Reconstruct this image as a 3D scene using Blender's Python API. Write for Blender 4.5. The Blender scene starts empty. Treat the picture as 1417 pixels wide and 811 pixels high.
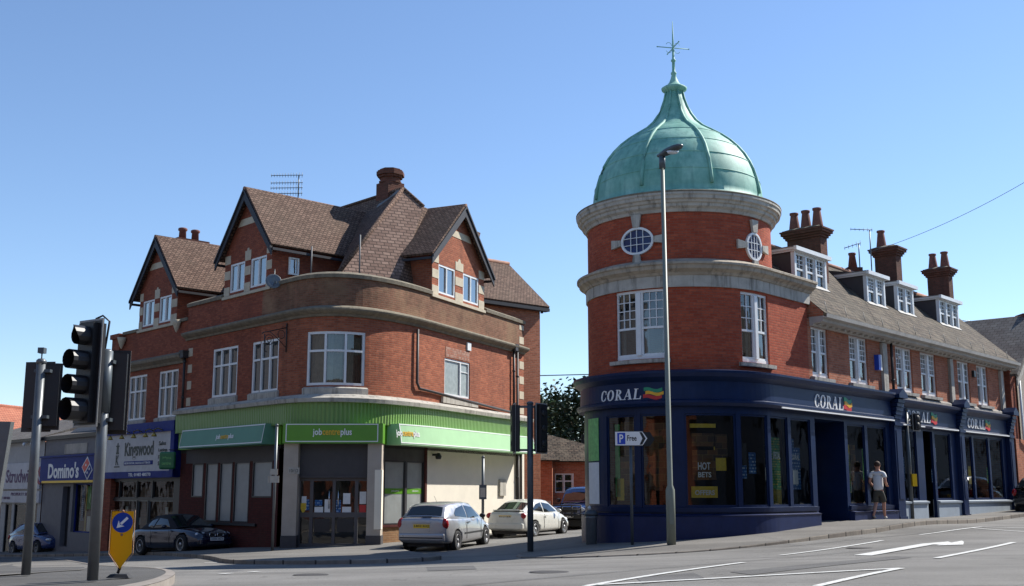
import bpy, math, random
import numpy as np
from mathutils import Vector, Matrix
random.seed(7)
R_ = math.radians
# ------------------------------------------------------------------ camera, sky, sun, exposure
PITCH = math.atan(277/1560.0)
FPX, CX, CY = 1560.0, 708.5, 405.5
SUN_AZ, SUN_EL = R_(62), R_(43)          # azimuth from +Y towards +X
sc = bpy.context.scene
col = sc.collection
cam = bpy.data.cameras.new('camera'); camo = bpy.data.objects.new('camera', cam); col.objects.link(camo)
cam.sensor_width = 36; cam.lens = FPX/1417*36; cam.clip_end = 6000; cam.clip_start = .1
camo.location = (0, 0, 0); camo.rotation_euler = (math.pi/2+PITCH, 0, 0)
sc.camera = camo
w = bpy.data.worlds.new("World"); sc.world = w; w.use_nodes = True
nt = w.node_tree; bgn = nt.nodes['Background']
sky = nt.nodes.new('ShaderNodeTexSky'); sky.sky_type = 'NISHITA'; sky.sun_disc = False
sky.sun_elevation = SUN_EL; sky.sun_rotation = SUN_AZ
sky.altitude = 0; sky.air_density = 1.0; sky.dust_density = .05; sky.ozone_density = 5.0
tint = nt.nodes.new('ShaderNodeMix'); tint.data_type = 'RGBA'; tint.blend_type = 'MULTIPLY'; tint.inputs[0].default_value = 1; tint.inputs[7].default_value = (1.0, .965, .965, 1)   # the camera's colour balance
nt.links.new(sky.outputs[0], tint.inputs[6]); nt.links.new(tint.outputs[2], bgn.inputs[0]); bgn.inputs[1].default_value = .126
sl = bpy.data.lights.new('sun', 'SUN'); sl.energy = 4.95; sl.angle = R_(.53); sl.color = (1, .955, .88)
so = bpy.data.objects.new('sun', sl); col.objects.link(so)
sd = Vector((math.sin(SUN_AZ)*math.cos(SUN_EL), math.cos(SUN_AZ)*math.cos(SUN_EL), math.sin(SUN_EL)))
so.rotation_euler = sd.to_track_quat('Z', 'Y').to_euler(); so.location = sd*60
sc.view_settings.view_transform = 'Standard'; sc.view_settings.look = 'None'
sc.view_settings.exposure = .55; sc.view_settings.gamma = 1; sc.view_settings.use_curve_mapping = False
try:
    sc.cycles.max_bounces = 7; sc.cycles.transparent_max_bounces = 12; sc.cycles.use_denoising = True
except Exception: pass

# ------------------------------------------------------------------ surveying: photo sight lines to real places
def ray(px, py):
    x = (px-CX)/FPX; u = (CY-py)/FPX; c, s = math.cos(PITCH), math.sin(PITCH)
    return Vector((x, c-u*s, s+u*c))
def at(px, py, Y): r = ray(px, py); return r*(Y/r.y)

class Path:
    def __init__(self, pts, s0=0.0):
        self.p = [np.array(p, float)[:2] for p in pts]; self.n = len(pts)
        self.seg = [float(np.hypot(*(b-a))) for a, b in zip(self.p[:-1], self.p[1:])]
        self.s = [s0]
        for L in self.seg: self.s.append(self.s[-1]+L)
        d = [(b-a)/L for a, b, L in zip(self.p[:-1], self.p[1:], self.seg)]
        self.nn = []; self.mit = []
        for i in range(self.n):
            a = d[max(i-1, 0)]; b = d[min(i, self.n-2)]
            t = a+b; t /= np.hypot(*t)
            self.nn.append(np.array([t[1], -t[0]])); self.mit.append(1/max(.3, abs(float(t@b))))
    def idx(self, s):
        i = int(np.searchsorted(self.s, s, side='right'))-1
        return min(max(i, 0), self.n-2)
    def pos(self, s, off=0.0):
        i = self.idx(s); f = (s-self.s[i])/self.seg[i]
        a = self.p[i]+self.nn[i]*self.mit[i]*off; b = self.p[i+1]+self.nn[i+1]*self.mit[i+1]*off
        return a+(b-a)*f
    def P(self, s, off, z): q = self.pos(s, off); return Vector((q[0], q[1], z))
    def nrm(self, s):
        q = self.pos(s, 1)-self.pos(s, 0); q = q/np.hypot(*q); return Vector((q[0], q[1], 0))
    def brk(self, s0, s1):
        return [s0]+[x for x in self.s if s0+1e-4 < x < s1-1e-4]+[s1]
    def hit(self, px, py, off=0.0):
        r = ray(px, py); best = None
        for i in range(self.n-1):
            a = self.p[i]+self.nn[i]*self.mit[i]*off; b = self.p[i+1]+self.nn[i+1]*self.mit[i+1]*off; d = b-a
            det = r.x*(-d[1])+d[0]*r.y
            if abs(det) < 1e-9: continue
            t = (a[0]*(-d[1])+d[0]*a[1])/det; u = (r.x*a[1]-r.y*a[0])/det
            if t > 0 and -1e-6 <= u <= 1+1e-6 and (best is None or t < best[0]): best = (t, self.s[i]+u*self.seg[i], t*r.z)
        return (best[1], best[2]) if best else None
    def sub(self, a, b, off=0.0): return [tuple(self.pos(s, off)) for s in self.brk(a, b)]

def bez(A, C, B, n=20):
    A, B, C = map(np.array, (A, B, C)); return [tuple((1-t)**2*A+2*t*(1-t)*C+t*t*B) for t in np.linspace(0, 1, n+1)]
# left block: street front (left), rounded corner, side front (right)
dL = np.array([-.682, .731]); dL /= np.hypot(*dL); A0 = np.array([-7.54, 38.2]); B0 = np.array([-4.17, 38.2]); dR = np.array([.423, .906]); dR /= np.hypot(*dR)
J = Path([tuple(A0+dL*60)]+bez(A0, (-5.3, 35.8), B0+2.71*dR)+[tuple(B0+dR*26)], -40)
# right block: drum of the tower, then the straight front
TC = np.array([5.04, 33.4]); TR = 2.76
dT = np.array([.6626, .749]); dT /= np.hypot(*dT)
def drum(a): return (TC[0]+TR*math.sin(R_(a)), TC[1]+TR*math.cos(R_(a)))
TA1 = 90+math.degrees(math.atan2(dT[0], dT[1]))
T = Path([drum(a) for a in np.linspace(300, TA1, 45)]+[tuple(np.array(drum(TA1))+dT*60)], 0)
TS = T.s[-2]                              # where the straight front starts
NIN = np.array([-dT[1], dT[0]])

# ------------------------------------------------------------------ materials
def nodes(name):
    m = bpy.data.materials.new(name); m.use_nodes = True; n = m.node_tree; b = n.nodes['Principled BSDF']; return m, n, b
def N(n, t, **k):
    x = n.nodes.new(t)
    for a, v in k.items():
        if hasattr(x, a): setattr(x, a, v)
        else: x.inputs[a.replace('_', ' ')].default_value = v
    return x
def ramp(n, fac, stops):
    r = n.nodes.new('ShaderNodeValToRGB'); e = r.color_ramp.elements
    while len(e) < len(stops): e.new(.5)
    for i, (p, c) in enumerate(stops): e[i].position = p; e[i].color = (*c, 1) if len(c) == 3 else c
    n.links.new(fac, r.inputs[0]); return r.outputs[0]
def mixc(n, fac, a, b, mode='MIX'):
    x = n.nodes.new('ShaderNodeMix'); x.data_type = 'RGBA'; x.blend_type = mode
    for i, v in ((0, fac), (6, a), (7, b)):
        if hasattr(v, 'links') or hasattr(v, 'is_linked'): n.links.new(v, x.inputs[i])
        else: x.inputs[i].default_value = (*v, 1) if isinstance(v, tuple) else v
    return x.outputs[2]
def sc3(c, k): return tuple(min(1, v*k) for v in c)
def mat(name, c, rough=.6, metal=0, var=.15, scale=3, bump=0, spec=.5, coat=0, dirt=0, fine=60):
    m, n, b = nodes(name); b.inputs['Roughness'].default_value = rough; b.inputs['Metallic'].default_value = metal
    b.inputs['Specular IOR Level'].default_value = spec
    if coat: b.inputs['Coat Weight'].default_value = coat; b.inputs['Coat Roughness'].default_value = .06
    tc = N(n, 'ShaderNodeTexCoord')
    z = N(n, 'ShaderNodeTexNoise', Scale=scale, Detail=8, Roughness=.6); n.links.new(tc.outputs['Object'], z.inputs['Vector'])
    cc = ramp(n, z.outputs[0], [(.25, sc3(c, 1-var)), (.75, sc3(c, 1+var))])
    if dirt:
        z2 = N(n, 'ShaderNodeTexNoise', Scale=.9, Detail=10, Roughness=.75); n.links.new(tc.outputs['Object'], z2.inputs['Vector'])
        f = ramp(n, z2.outputs[0], [(.5, (0, 0, 0)), (.75, (dirt,)*3)])
        cc = mixc(n, f, cc, (.09, .085, .075))
    n.links.new(cc, b.inputs['Base Color'])
    if bump:
        z3 = N(n, 'ShaderNodeTexNoise', Scale=fine, Detail=4); n.links.new(tc.outputs['Object'], z3.inputs['Vector'])
        bp = N(n, 'ShaderNodeBump', Strength=bump, Distance=.02); n.links.new(z3.outputs[0], bp.inputs['Height']); n.links.new(bp.outputs[0], b.inputs['Normal'])
    return m
def brick(name, c1, c2, mortar, bw=.225, rh=.075, ms=.01, stain=.5, stainc=(.06, .035, .028), rough=.85, bump=.5, soot=None):
    m, n, b = nodes(name); b.inputs['Roughness'].default_value = rough; b.inputs['Specular IOR Level'].default_value = .2
    tc = N(n, 'ShaderNodeTexCoord')
    t = N(n, 'ShaderNodeTexBrick', Scale=1, Brick_Width=bw, Row_Height=rh, Mortar_Size=ms, Mortar_Smooth=.3, Bias=-.1)
    t.inputs['Color1'].default_value = (*c1, 1); t.inputs['Color2'].default_value = (*c2, 1); t.inputs['Mortar'].default_value = (*mortar, 1)
    n.links.new(tc.outputs['UV'], t.inputs['Vector'])
    z = N(n, 'ShaderNodeTexNoise', Scale=.55, Detail=9, Roughness=.68); n.links.new(tc.outputs['Object'], z.inputs['Vector'])
    f = ramp(n, z.outputs[0], [(.42, (0, 0, 0)), (.72, (stain,)*3)])
    cc = mixc(n, f, t.outputs[0], stainc)
    z2 = N(n, 'ShaderNodeTexNoise', Scale=9, Detail=5, Roughness=.7); n.links.new(tc.outputs['Object'], z2.inputs['Vector'])
    cc = mixc(n, .45, cc, ramp(n, z2.outputs[0], [(.3, (.6, .6, .6)), (.7, (1.25, 1.2, 1.15))]), 'MULTIPLY')
    mp = N(n, 'ShaderNodeMapping'); mp.inputs['Scale'].default_value = (2.2, 2.2, .28); n.links.new(tc.outputs['Object'], mp.inputs[0])
    zs = N(n, 'ShaderNodeTexNoise', Scale=1, Detail=7, Roughness=.65); n.links.new(mp.outputs[0], zs.inputs['Vector'])
    cc = mixc(n, ramp(n, zs.outputs[0], [(.54, (0,)*3), (.72, (.55*min(1, stain*1.6),)*3)]), cc, stainc)
    if soot:   # a weathered patch: (colour, noise scale, amount)
        z3 = N(n, 'ShaderNodeTexNoise', Scale=soot[1], Detail=6, Roughness=.6); n.links.new(tc.outputs['Object'], z3.inputs['Vector'])
        cc = mixc(n, ramp(n, z3.outputs[0], [(.45, (0, 0, 0)), (.62, (soot[2],)*3)]), cc, soot[0])
    n.links.new(cc, b.inputs['Base Color'])
    inv = N(n, 'ShaderNodeMath', operation='SUBTRACT'); inv.inputs[0].default_value = 1; n.links.new(t.outputs[1], inv.inputs[1])
    bp = N(n, 'ShaderNodeBump', Strength=bump, Distance=.02); n.links.new(inv.outputs[0], bp.inputs['Height']); n.links.new(bp.outputs[0], b.inputs['Normal'])
    return m
def glass(name, tint=(.75, .8, .8), rough=.02, k=1.0, base=.04):
    m = bpy.data.materials.new(name); m.use_nodes = True; n = m.node_tree; n.nodes.clear()
    o = N(n, 'ShaderNodeOutputMaterial'); tr = N(n, 'ShaderNodeBsdfTransparent'); tr.inputs[0].default_value = (*tint, 1)
    g = N(n, 'ShaderNodeBsdfGlossy'); g.inputs['Roughness'].default_value = rough
    fr = N(n, 'ShaderNodeFresnel'); fr.inputs[0].default_value = 1.5
    geo = N(n, 'ShaderNodeNewGeometry'); z = N(n, 'ShaderNodeTexNoise', Scale=1.2, Detail=2)
    tc = N(n, 'ShaderNodeTexCoord'); n.links.new(tc.outputs['Object'], z.inputs['Vector'])
    bp = N(n, 'ShaderNodeBump', Strength=.12, Distance=.05); n.links.new(z.outputs[0], bp.inputs['Height']); n.links.new(bp.outputs[0], g.inputs['Normal'])
    a = N(n, 'ShaderNodeMath', operation='MULTIPLY_ADD'); a.inputs[1].default_value = k; a.inputs[2].default_value = base; n.links.new(fr.outputs[0], a.inputs[0])
    mx = N(n, 'ShaderNodeMixShader'); n.links.new(a.outputs[0], mx.inputs[0]); n.links.new(tr.outputs[0], mx.inputs[1]); n.links.new(g.outputs[0], mx.inputs[2])
    n.links.new(mx.outputs[0], o.inputs[0]); return m
def streaky(name, c):
    m, n, b = nodes(name); b.inputs['Roughness'].default_value = .85
    tc = N(n, 'ShaderNodeTexCoord'); z = N(n, 'ShaderNodeTexNoise', Scale=2.2, Detail=9, Roughness=.7); n.links.new(tc.outputs['Object'], z.inputs['Vector'])
    cc = ramp(n, z.outputs[0], [(.28, sc3(c, .72)), (.7, sc3(c, 1.15))])
    mp = N(n, 'ShaderNodeMapping'); mp.inputs['Scale'].default_value = (5, 5, .5); n.links.new(tc.outputs['Object'], mp.inputs[0])
    z2 = N(n, 'ShaderNodeTexNoise', Scale=1, Detail=7, Roughness=.7); n.links.new(mp.outputs[0], z2.inputs['Vector'])
    cc = mixc(n, ramp(n, z2.outputs[0], [(.5, (0,)*3), (.68, (.75,)*3)]), cc, (.085, .075, .06))
    n.links.new(cc, b.inputs['Base Color']); z3 = N(n, 'ShaderNodeTexNoise', Scale=25, Detail=5); n.links.new(tc.outputs['Object'], z3.inputs['Vector'])
    bp = N(n, 'ShaderNodeBump', Strength=.35, Distance=.02); n.links.new(z3.outputs[0], bp.inputs['Height']); n.links.new(bp.outputs[0], b.inputs['Normal']); return m
M = {}
M['brick_red'] = brick('red brick', (.24, .062, .036), (.36, .105, .056), (.20, .085, .055), stain=.3)
M['brick_old'] = brick('weathered red brick', (.31, .085, .043), (.47, .15, .076), (.28, .15, .10), stain=.45, stainc=(.10, .045, .03))
M['brick_parapet'] = brick('mossy brown brick', (.20, .085, .05), (.30, .14, .085), (.22, .15, .10), stain=.6, stainc=(.07, .05, .03), soot=((.32, .21, .12), .9, .45))
M['brick_drum'] = brick('deep red brick', (.34, .062, .03), (.47, .108, .052), (.28, .10, .065), stain=.35, stainc=(.14, .045, .03))
M['brick_front'] = brick('orange red brick', (.36, .115, .06), (.52, .19, .105), (.36, .22, .15), stain=.35, stainc=(.2, .08, .05))
M['brick_maroon'] = brick('dark maroon brick', (.085, .02, .018), (.11, .026, .022), (.06, .025, .02), stain=.5)
M['brick_tan'] = brick('tan brick', (.28, .15, .075), (.34, .2, .1), (.3, .2, .12))
M['brick_diaper'] = brick('grey and red diaper brick', (.36, .13, .08), (.45, .3, .24), (.3, .2, .15), bw=.12, rh=.09, stain=.1)
M['roof_tile'] = brick('brown clay roof tile', (.125, .075, .055), (.225, .145, .108), (.04, .025, .02), bw=.17, rh=.125, ms=.016, stain=.35, stainc=(.11, .085, .06), bump=.9)
M['roof_tile_rough'] = brick('weathered clay roof tile', (.20, .125, .095), (.33, .22, .17), (.10, .066, .052), bw=.3, rh=.16, ms=.024, stain=.15, bump=.45)
M['roof_old'] = brick('mossy grey brown roof tile', (.055, .041, .030), (.140, .102, .072), (.022, .018, .014), bw=.26, rh=.2, ms=.03, stain=.8, stainc=(.05, .043, .03), bump=1, soot=((.17,.14,.10), 2.6, .5))
M['roof_red'] = brick('orange clay roof tile', (.42, .15, .09), (.5, .2, .12), (.2, .07, .05), bw=.25, rh=.25, ms=.02, stain=.3)
M['slate'] = brick('grey slate', (.14, .13, .12), (.2, .19, .17), (.06, .055, .05), bw=.3, rh=.22, ms=.014, stain=.4)
M['ridge'] = mat('terracotta ridge tile', (.30, .15, .10), .8, var=.3, scale=6, dirt=.6)
M['stone'] = streaky('weathered buff stone', (.40, .34, .26))
M['stone_grey'] = streaky('pale grey painted stone', (.45, .42, .36))
M['stone_dark'] = mat('lichened dark stone', (.20, .17, .12), .9, var=.35, scale=5, dirt=.8, bump=.5)
M['eaves_paint'] = mat('weathered eaves paint', (.42, .40, .36), .8, var=.15, dirt=.5)
M['lead'] = mat('lead flashing', (.15, .15, .15), .6, var=.2, dirt=.4)
M['quoin'] = mat('cream quoin stone', (.52, .45, .33), .85, var=.15, dirt=.35)
M['white_paint'] = mat('white window paint', (.74, .75, .74), .45, var=.06, dirt=.12)
M['dark_paint'] = mat('black gloss paint', (.018, .02, .024), .4, var=.2)
M['black_timber'] = mat('black bargeboard timber', (.02, .02, .026), .6, var=.3)
M['cast_iron'] = mat('black cast iron pipe', (.03, .026, .026), .55, var=.3)
M['cream_wall'] = mat('cream render', (.80, .74, .62), .9, var=.05, scale=1.5, dirt=.12, bump=.15)
M['cream_pillar'] = mat('beige painted pillar', (.44, .38, .31), .85, var=.08, dirt=.2)
M['cream_strip'] = mat('pale cream painted strip', (.85, .78, .62), .8, var=.04)
M['green'] = mat('mid green sign paint', (.11, .30, .022), .35, var=.08, scale=2)
M['green_dark'] = mat('dark green sign face', (.02, .15, .06), .35, var=.1)
M['green_awning'] = mat('pale green awning cloth', (.38, .63, .35), .8, var=.06, scale=1.5)
M['teal_awning'] = mat('blue green awning cloth', (.12, .29, .20), .6, var=.06, scale=1.5)
M['sign_white'] = mat('white lettering', (.8, .8, .78), .5, var=.02)
M['sign_amber'] = mat('amber lettering', (.72, .42, .02), .5, var=.02)
M['dark_grey'] = mat('charcoal grey shutter', (.055, .05, .052), .6, var=.15)
M['door_grey'] = mat('grey metal door frame', (.085, .078, .08), .45, var=.1)
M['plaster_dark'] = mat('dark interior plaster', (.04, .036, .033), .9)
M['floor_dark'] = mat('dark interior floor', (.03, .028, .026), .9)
M['coral_blue'] = mat('navy blue shopfront paint', (.005, .017, .062), .42, var=.2, scale=2, spec=.22, dirt=.08)
M['coral_bright'] = mat('royal blue glazed stallriser', (.009, .019, .075), .45, var=.2, spec=.3)
M['grey_board'] = mat('pale blue grey panel', (.30, .35, .40), .6, var=.1)
M['copper'] = None
M['sign_navy'] = mat('blue sign paint', (.012, .028, .19), .5, spec=.12)
M['yellow'] = mat('yellow sign sheet', (.85, .52, .01), .4, var=.03)
M['sign_blue'] = mat('road sign blue', (.01, .06, .45), .35, var=.03)
M['sign_red'] = mat('sign red', (.6, .03, .03), .4, var=.03)
M['galv'] = mat('galvanised grey steel', (.13, .14, .145), .38, .35, var=.15, scale=6)
M['galv_dark'] = mat('dark grey painted steel pole', (.075, .09, .1), .4, .2, var=.2)
M['lamp_green'] = mat('grey green painted lamp column', (.19, .21, .17), .5, 0, var=.1, dirt=.2)
M['black_plastic'] = mat('black plastic', (.012, .012, .014), .45, var=.2)
M['poster_y'] = mat('yellow poster', (.75, .5, .04), .6, var=.2, scale=14)
M['poster_w'] = mat('white paper notice', (.75, .76, .74), .8, var=.08, scale=9)
M['poster_g'] = mat('green poster', (.2, .5, .16), .6, var=.3, scale=8)
M['poster_gp'] = brick('printed green poster', (.12,.4,.2), (.75,.55,.1), (.1,.3,.12), bw=.17, rh=.07, ms=.02, stain=0)
M['poster_b'] = brick('printed blue poster', (.05,.2,.45), (.5,.6,.7), (.04,.12,.3), bw=.14, rh=.09, ms=.03, stain=0)
M['poster_o'] = brick('printed brown and orange poster', (.26,.12,.045), (.07,.05,.04), (.3,.2,.07), bw=.31, rh=.17, ms=.008, stain=.5, stainc=(.03,.02,.02))
M['curtain'] = mat('grey net curtain', (.42, .43, .4), .9, var=.18, scale=5)
M['blind'] = mat('vertical grey blind', (.36, .40, .40), .85, var=.12, scale=3)
M['curtain_warm'] = mat('beige curtain', (.5, .42, .3), .9, var=.3, scale=6)
M['frosted_panel'] = mat('grey frosted glazing', (.30,.32,.31), .3, var=.12, scale=3)
M['frosted'] = mat('frosted window glass', (.33, .37, .36), .25, var=.2, scale=6)
M['white_wall'] = mat('whitewashed wall', (.4, .4, .39), .8, var=.08, dirt=.2)
M['grey_tile'] = mat('grey stone shopfront', (.13, .13, .145), .6, var=.12, scale=4)
M['render'] = mat('grey brown pebbledash render', (.34, .30, .25), .95, var=.18, scale=14, bump=.6)
M['terracotta'] = mat('terracotta chimney pot', (.17, .06, .042), .85, var=.3, scale=8)
M['chimney_brick'] = brick('sooty brick', (.12, .045, .03), (.18, .065, .045), (.10, .06, .045), stain=.6, stainc=(.06, .04, .03))
M['tarmac_pave'] = None
M['glass_up'] = glass('upper window glass', (.5, .53, .53), k=1.5, base=.07)
M['glass_shop'] = glass('shop window glass', (.74, .8, .8), k=.8, base=.04)
M['glass_sky'] = glass('dormer window glass', (.35, .4, .45), k=2.2, base=.22)
def ground_mat(name, c, var, spots, fine=220, cracks=0, rough=.9):
    m, n, b = nodes(name); b.inputs['Roughness'].default_value = rough; b.inputs['Specular IOR Level'].default_value = .25
    tc = N(n, 'ShaderNodeTexCoord')
    z = N(n, 'ShaderNodeTexNoise', Scale=.35, Detail=8, Roughness=.62); n.links.new(tc.outputs['Object'], z.inputs['Vector'])
    mp = N(n, 'ShaderNodeMapping'); mp.inputs['Rotation'].default_value = (0, 0, R_(-47)); mp.inputs['Scale'].default_value = (.12, 1.1, 1); n.links.new(tc.outputs['Object'], mp.inputs[0])
    zt = N(n, 'ShaderNodeTexNoise', Scale=.9, Detail=5); n.links.new(mp.outputs[0], zt.inputs['Vector'])
    z2 = N(n, 'ShaderNodeTexNoise', Scale=38, Detail=6, Roughness=.85); n.links.new(tc.outputs['Object'], z2.inputs['Vector'])
    cc = ramp(n, z.outputs[0], [(.3, sc3(c, 1-var)), (.7, sc3(c, 1+var))])
    cc = mixc(n, .5, cc, ramp(n, zt.outputs[0], [(.35, (.7,)*3), (.65, (1.22,)*3)]), 'MULTIPLY')
    cc = mixc(n, .6, cc, ramp(n, z2.outputs[0], [(.3, (1-spots,)*3), (.7, (1+spots,)*3)]), 'MULTIPLY')
    if cracks:
        v = N(n, 'ShaderNodeTexVoronoi', Scale=cracks); v.feature = 'DISTANCE_TO_EDGE'; zz = N(n, 'ShaderNodeTexNoise', Scale=1.4, Detail=6); n.links.new(tc.outputs['Object'], zz.inputs['Vector']); va = N(n, 'ShaderNodeVectorMath'); va.operation = 'ADD'; n.links.new(tc.outputs['Object'], va.inputs[0]); n.links.new(zz.outputs[1], va.inputs[1]); n.links.new(va.outputs[0], v.inputs['Vector'])
        cc = mixc(n, ramp(n, v.outputs[0], [(.0, (.6,)*3), (.006, (0,)*3)]), cc, sc3(c, .5))
    n.links.new(cc, b.inputs['Base Color'])
    z3 = N(n, 'ShaderNodeTexNoise', Scale=fine, Detail=3); n.links.new(tc.outputs['Object'], z3.inputs['Vector'])
    bp = N(n, 'ShaderNodeBump', Strength=.5, Distance=.01); n.links.new(z3.outputs[0], bp.inputs['Height']); n.links.new(bp.outputs[0], b.inputs['Normal'])
    return m
M['asphalt'] = ground_mat('grey asphalt', (.185, .178, .165), .22, .5, cracks=.22)
M['tarmac_pave'] = ground_mat('pale tarmac pavement', (.17, .16, .145), .2, .3)
M['kerb'] = mat('concrete kerb stone', (.25, .22, .19), .9, var=.25, scale=4, bump=.3)
M['kerb_line'] = brick('jointed kerb stones', (.20, .175, .15), (.29, .26, .22), (.05, .045, .04), bw=.92, rh=3, ms=.03, stain=.6, stainc=(.1, .09, .075))
def worn():
    m, n, b = nodes('worn white road paint'); b.inputs['Roughness'].default_value = .8; tc = N(n, 'ShaderNodeTexCoord')
    z = N(n, 'ShaderNodeTexNoise', Scale=9, Detail=9, Roughness=.8); n.links.new(tc.outputs['Object'], z.inputs['Vector'])
    n.links.new(ramp(n, z.outputs[0], [(.36, (.17, .168, .16)), (.46, (.58, .58, .55)), (.8, (.68, .68, .65))]), b.inputs['Base Color']); return m
M['marking'] = worn()
def copper():
    m, n, b = nodes('verdigris copper'); b.inputs['Roughness'].default_value = .62
    tc = N(n, 'ShaderNodeTexCoord')
    z = N(n, 'ShaderNodeTexNoise', Scale=1.3, Detail=9, Roughness=.65); n.links.new(tc.outputs['Object'], z.inputs['Vector'])
    mp = N(n, 'ShaderNodeMapping'); mp.inputs['Scale'].default_value = (7, 7, .7); n.links.new(tc.outputs['Object'], mp.inputs[0])
    z2 = N(n, 'ShaderNodeTexNoise', Scale=1.0, Detail=6); n.links.new(mp.outputs[0], z2.inputs['Vector'])
    cc = ramp(n, z.outputs[0], [(.3, (.10, .29, .225)), (.5, (.19, .42, .33)), (.72, (.33, .57, .46))])
    cc = mixc(n, ramp(n, z2.outputs[0], [(.48, (0,)*3), (.66, (.4,)*3)]), cc, (.06, .19, .16))
    n.links.new(cc, b.inputs['Base Color']); return m
M['copper'] = copper()
def ribbed(name, c, width):
    m, n, b = nodes(name); b.inputs['Roughness'].default_value = .4
    tc = N(n, 'ShaderNodeTexCoord'); wv = N(n, 'ShaderNodeTexWave', Scale=1/width/2*.318*2); wv.bands_direction = 'X'
    n.links.new(tc.outputs['UV'], wv.inputs['Vector'])
    n.links.new(ramp(n, wv.outputs[1], [(.0, sc3(c, .75)), (.25, c)]), b.inputs['Base Color'])
    bp = N(n, 'ShaderNodeBump', Strength=.8, Distance=.03); n.links.new(wv.outputs[1], bp.inputs['Height']); n.links.new(bp.outputs[0], b.inputs['Normal'])
    return m
M['green_rib'] = ribbed('ribbed green cladding', (.17, .31, .08), .12)
def paint(name, c, metal=0, rough=.28):
    m, n, b = nodes(name); b.inputs['Base Color'].default_value = (*c, 1); b.inputs['Metallic'].default_value = metal
    b.inputs['Roughness'].default_value = rough; b.inputs['Coat Weight'].default_value = .8; b.inputs['Coat Roughness'].default_value = .05
    tc = N(n, 'ShaderNodeTexCoord'); z = N(n, 'ShaderNodeTexNoise', Scale=5, Detail=6); n.links.new(tc.outputs['Object'], z.inputs['Vector'])
    n.links.new(ramp(n, z.outputs[0], [(.35, sc3(c, .97)), (.65, sc3(c, 1.02))]), b.inputs['Base Color'])
    n.links.new(ramp(n, z.outputs[0], [(.3, (rough*.8,)*3), (.7, (rough*1.3,)*3)]), b.inputs['Roughness'])
    return m
M['car_silver'] = paint('silver car paint', (.40, .40, .41), .55, .34)
M['car_white'] = paint('off white car paint', (.66, .66, .60), 0, .3)
M['car_navy'] = paint('midnight blue car paint', (.006, .01, .028), .1, .2)
M['car_blue'] = paint('dark blue car paint', (.015, .035, .13), .2, .25)
M['car_dark'] = paint('black car paint', (.01, .01, .012), .1, .25)
M['tyre'] = mat('tyre rubber', (.015, .015, .015), .85)
M['rim'] = mat('alloy wheel', (.42, .43, .44), .35, .6)
M['steel_rim'] = mat('dull silver wheel trim', (.2, .2, .21), .4, .5)
M['car_glass'] = mat('dark car glass', (.012, .016, .018), .04, 0, var=.1, spec=.9)
M['lamp_red'] = mat('red lamp lens', (.3, .012, .015), .15, var=.1)
M['lamp_clear'] = mat('clear lamp lens', (.6, .62, .64), .12, .2, var=.2, scale=25)
M['plate_y'] = mat('yellow number plate', (.78, .5, .03), .4, var=.03)
M['plate_w'] = mat('white number plate', (.75, .75, .72), .4, var=.03)
M['trim_black'] = mat('black car trim', (.02, .02, .021), .6)
M['chrome'] = mat('chrome', (.7, .7, .7), .12, 1, var=.03)
M['soft_top'] = mat('black fabric hood', (.012, .012, .016), .9)
M['skin'] = mat('skin', (.48, .24, .16), .6, var=.06)
M['shirt'] = mat('white t-shirt cotton', (.72, .72, .72), .9, var=.05)
M['shorts'] = mat('dark khaki shorts', (.07, .065, .05), .9, var=.15)
M['hair'] = mat('brown hair', (.05, .025, .015), .8, var=.3, scale=40)
M['shoe'] = mat('light grey trainer', (.4, .4, .38), .7)

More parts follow.
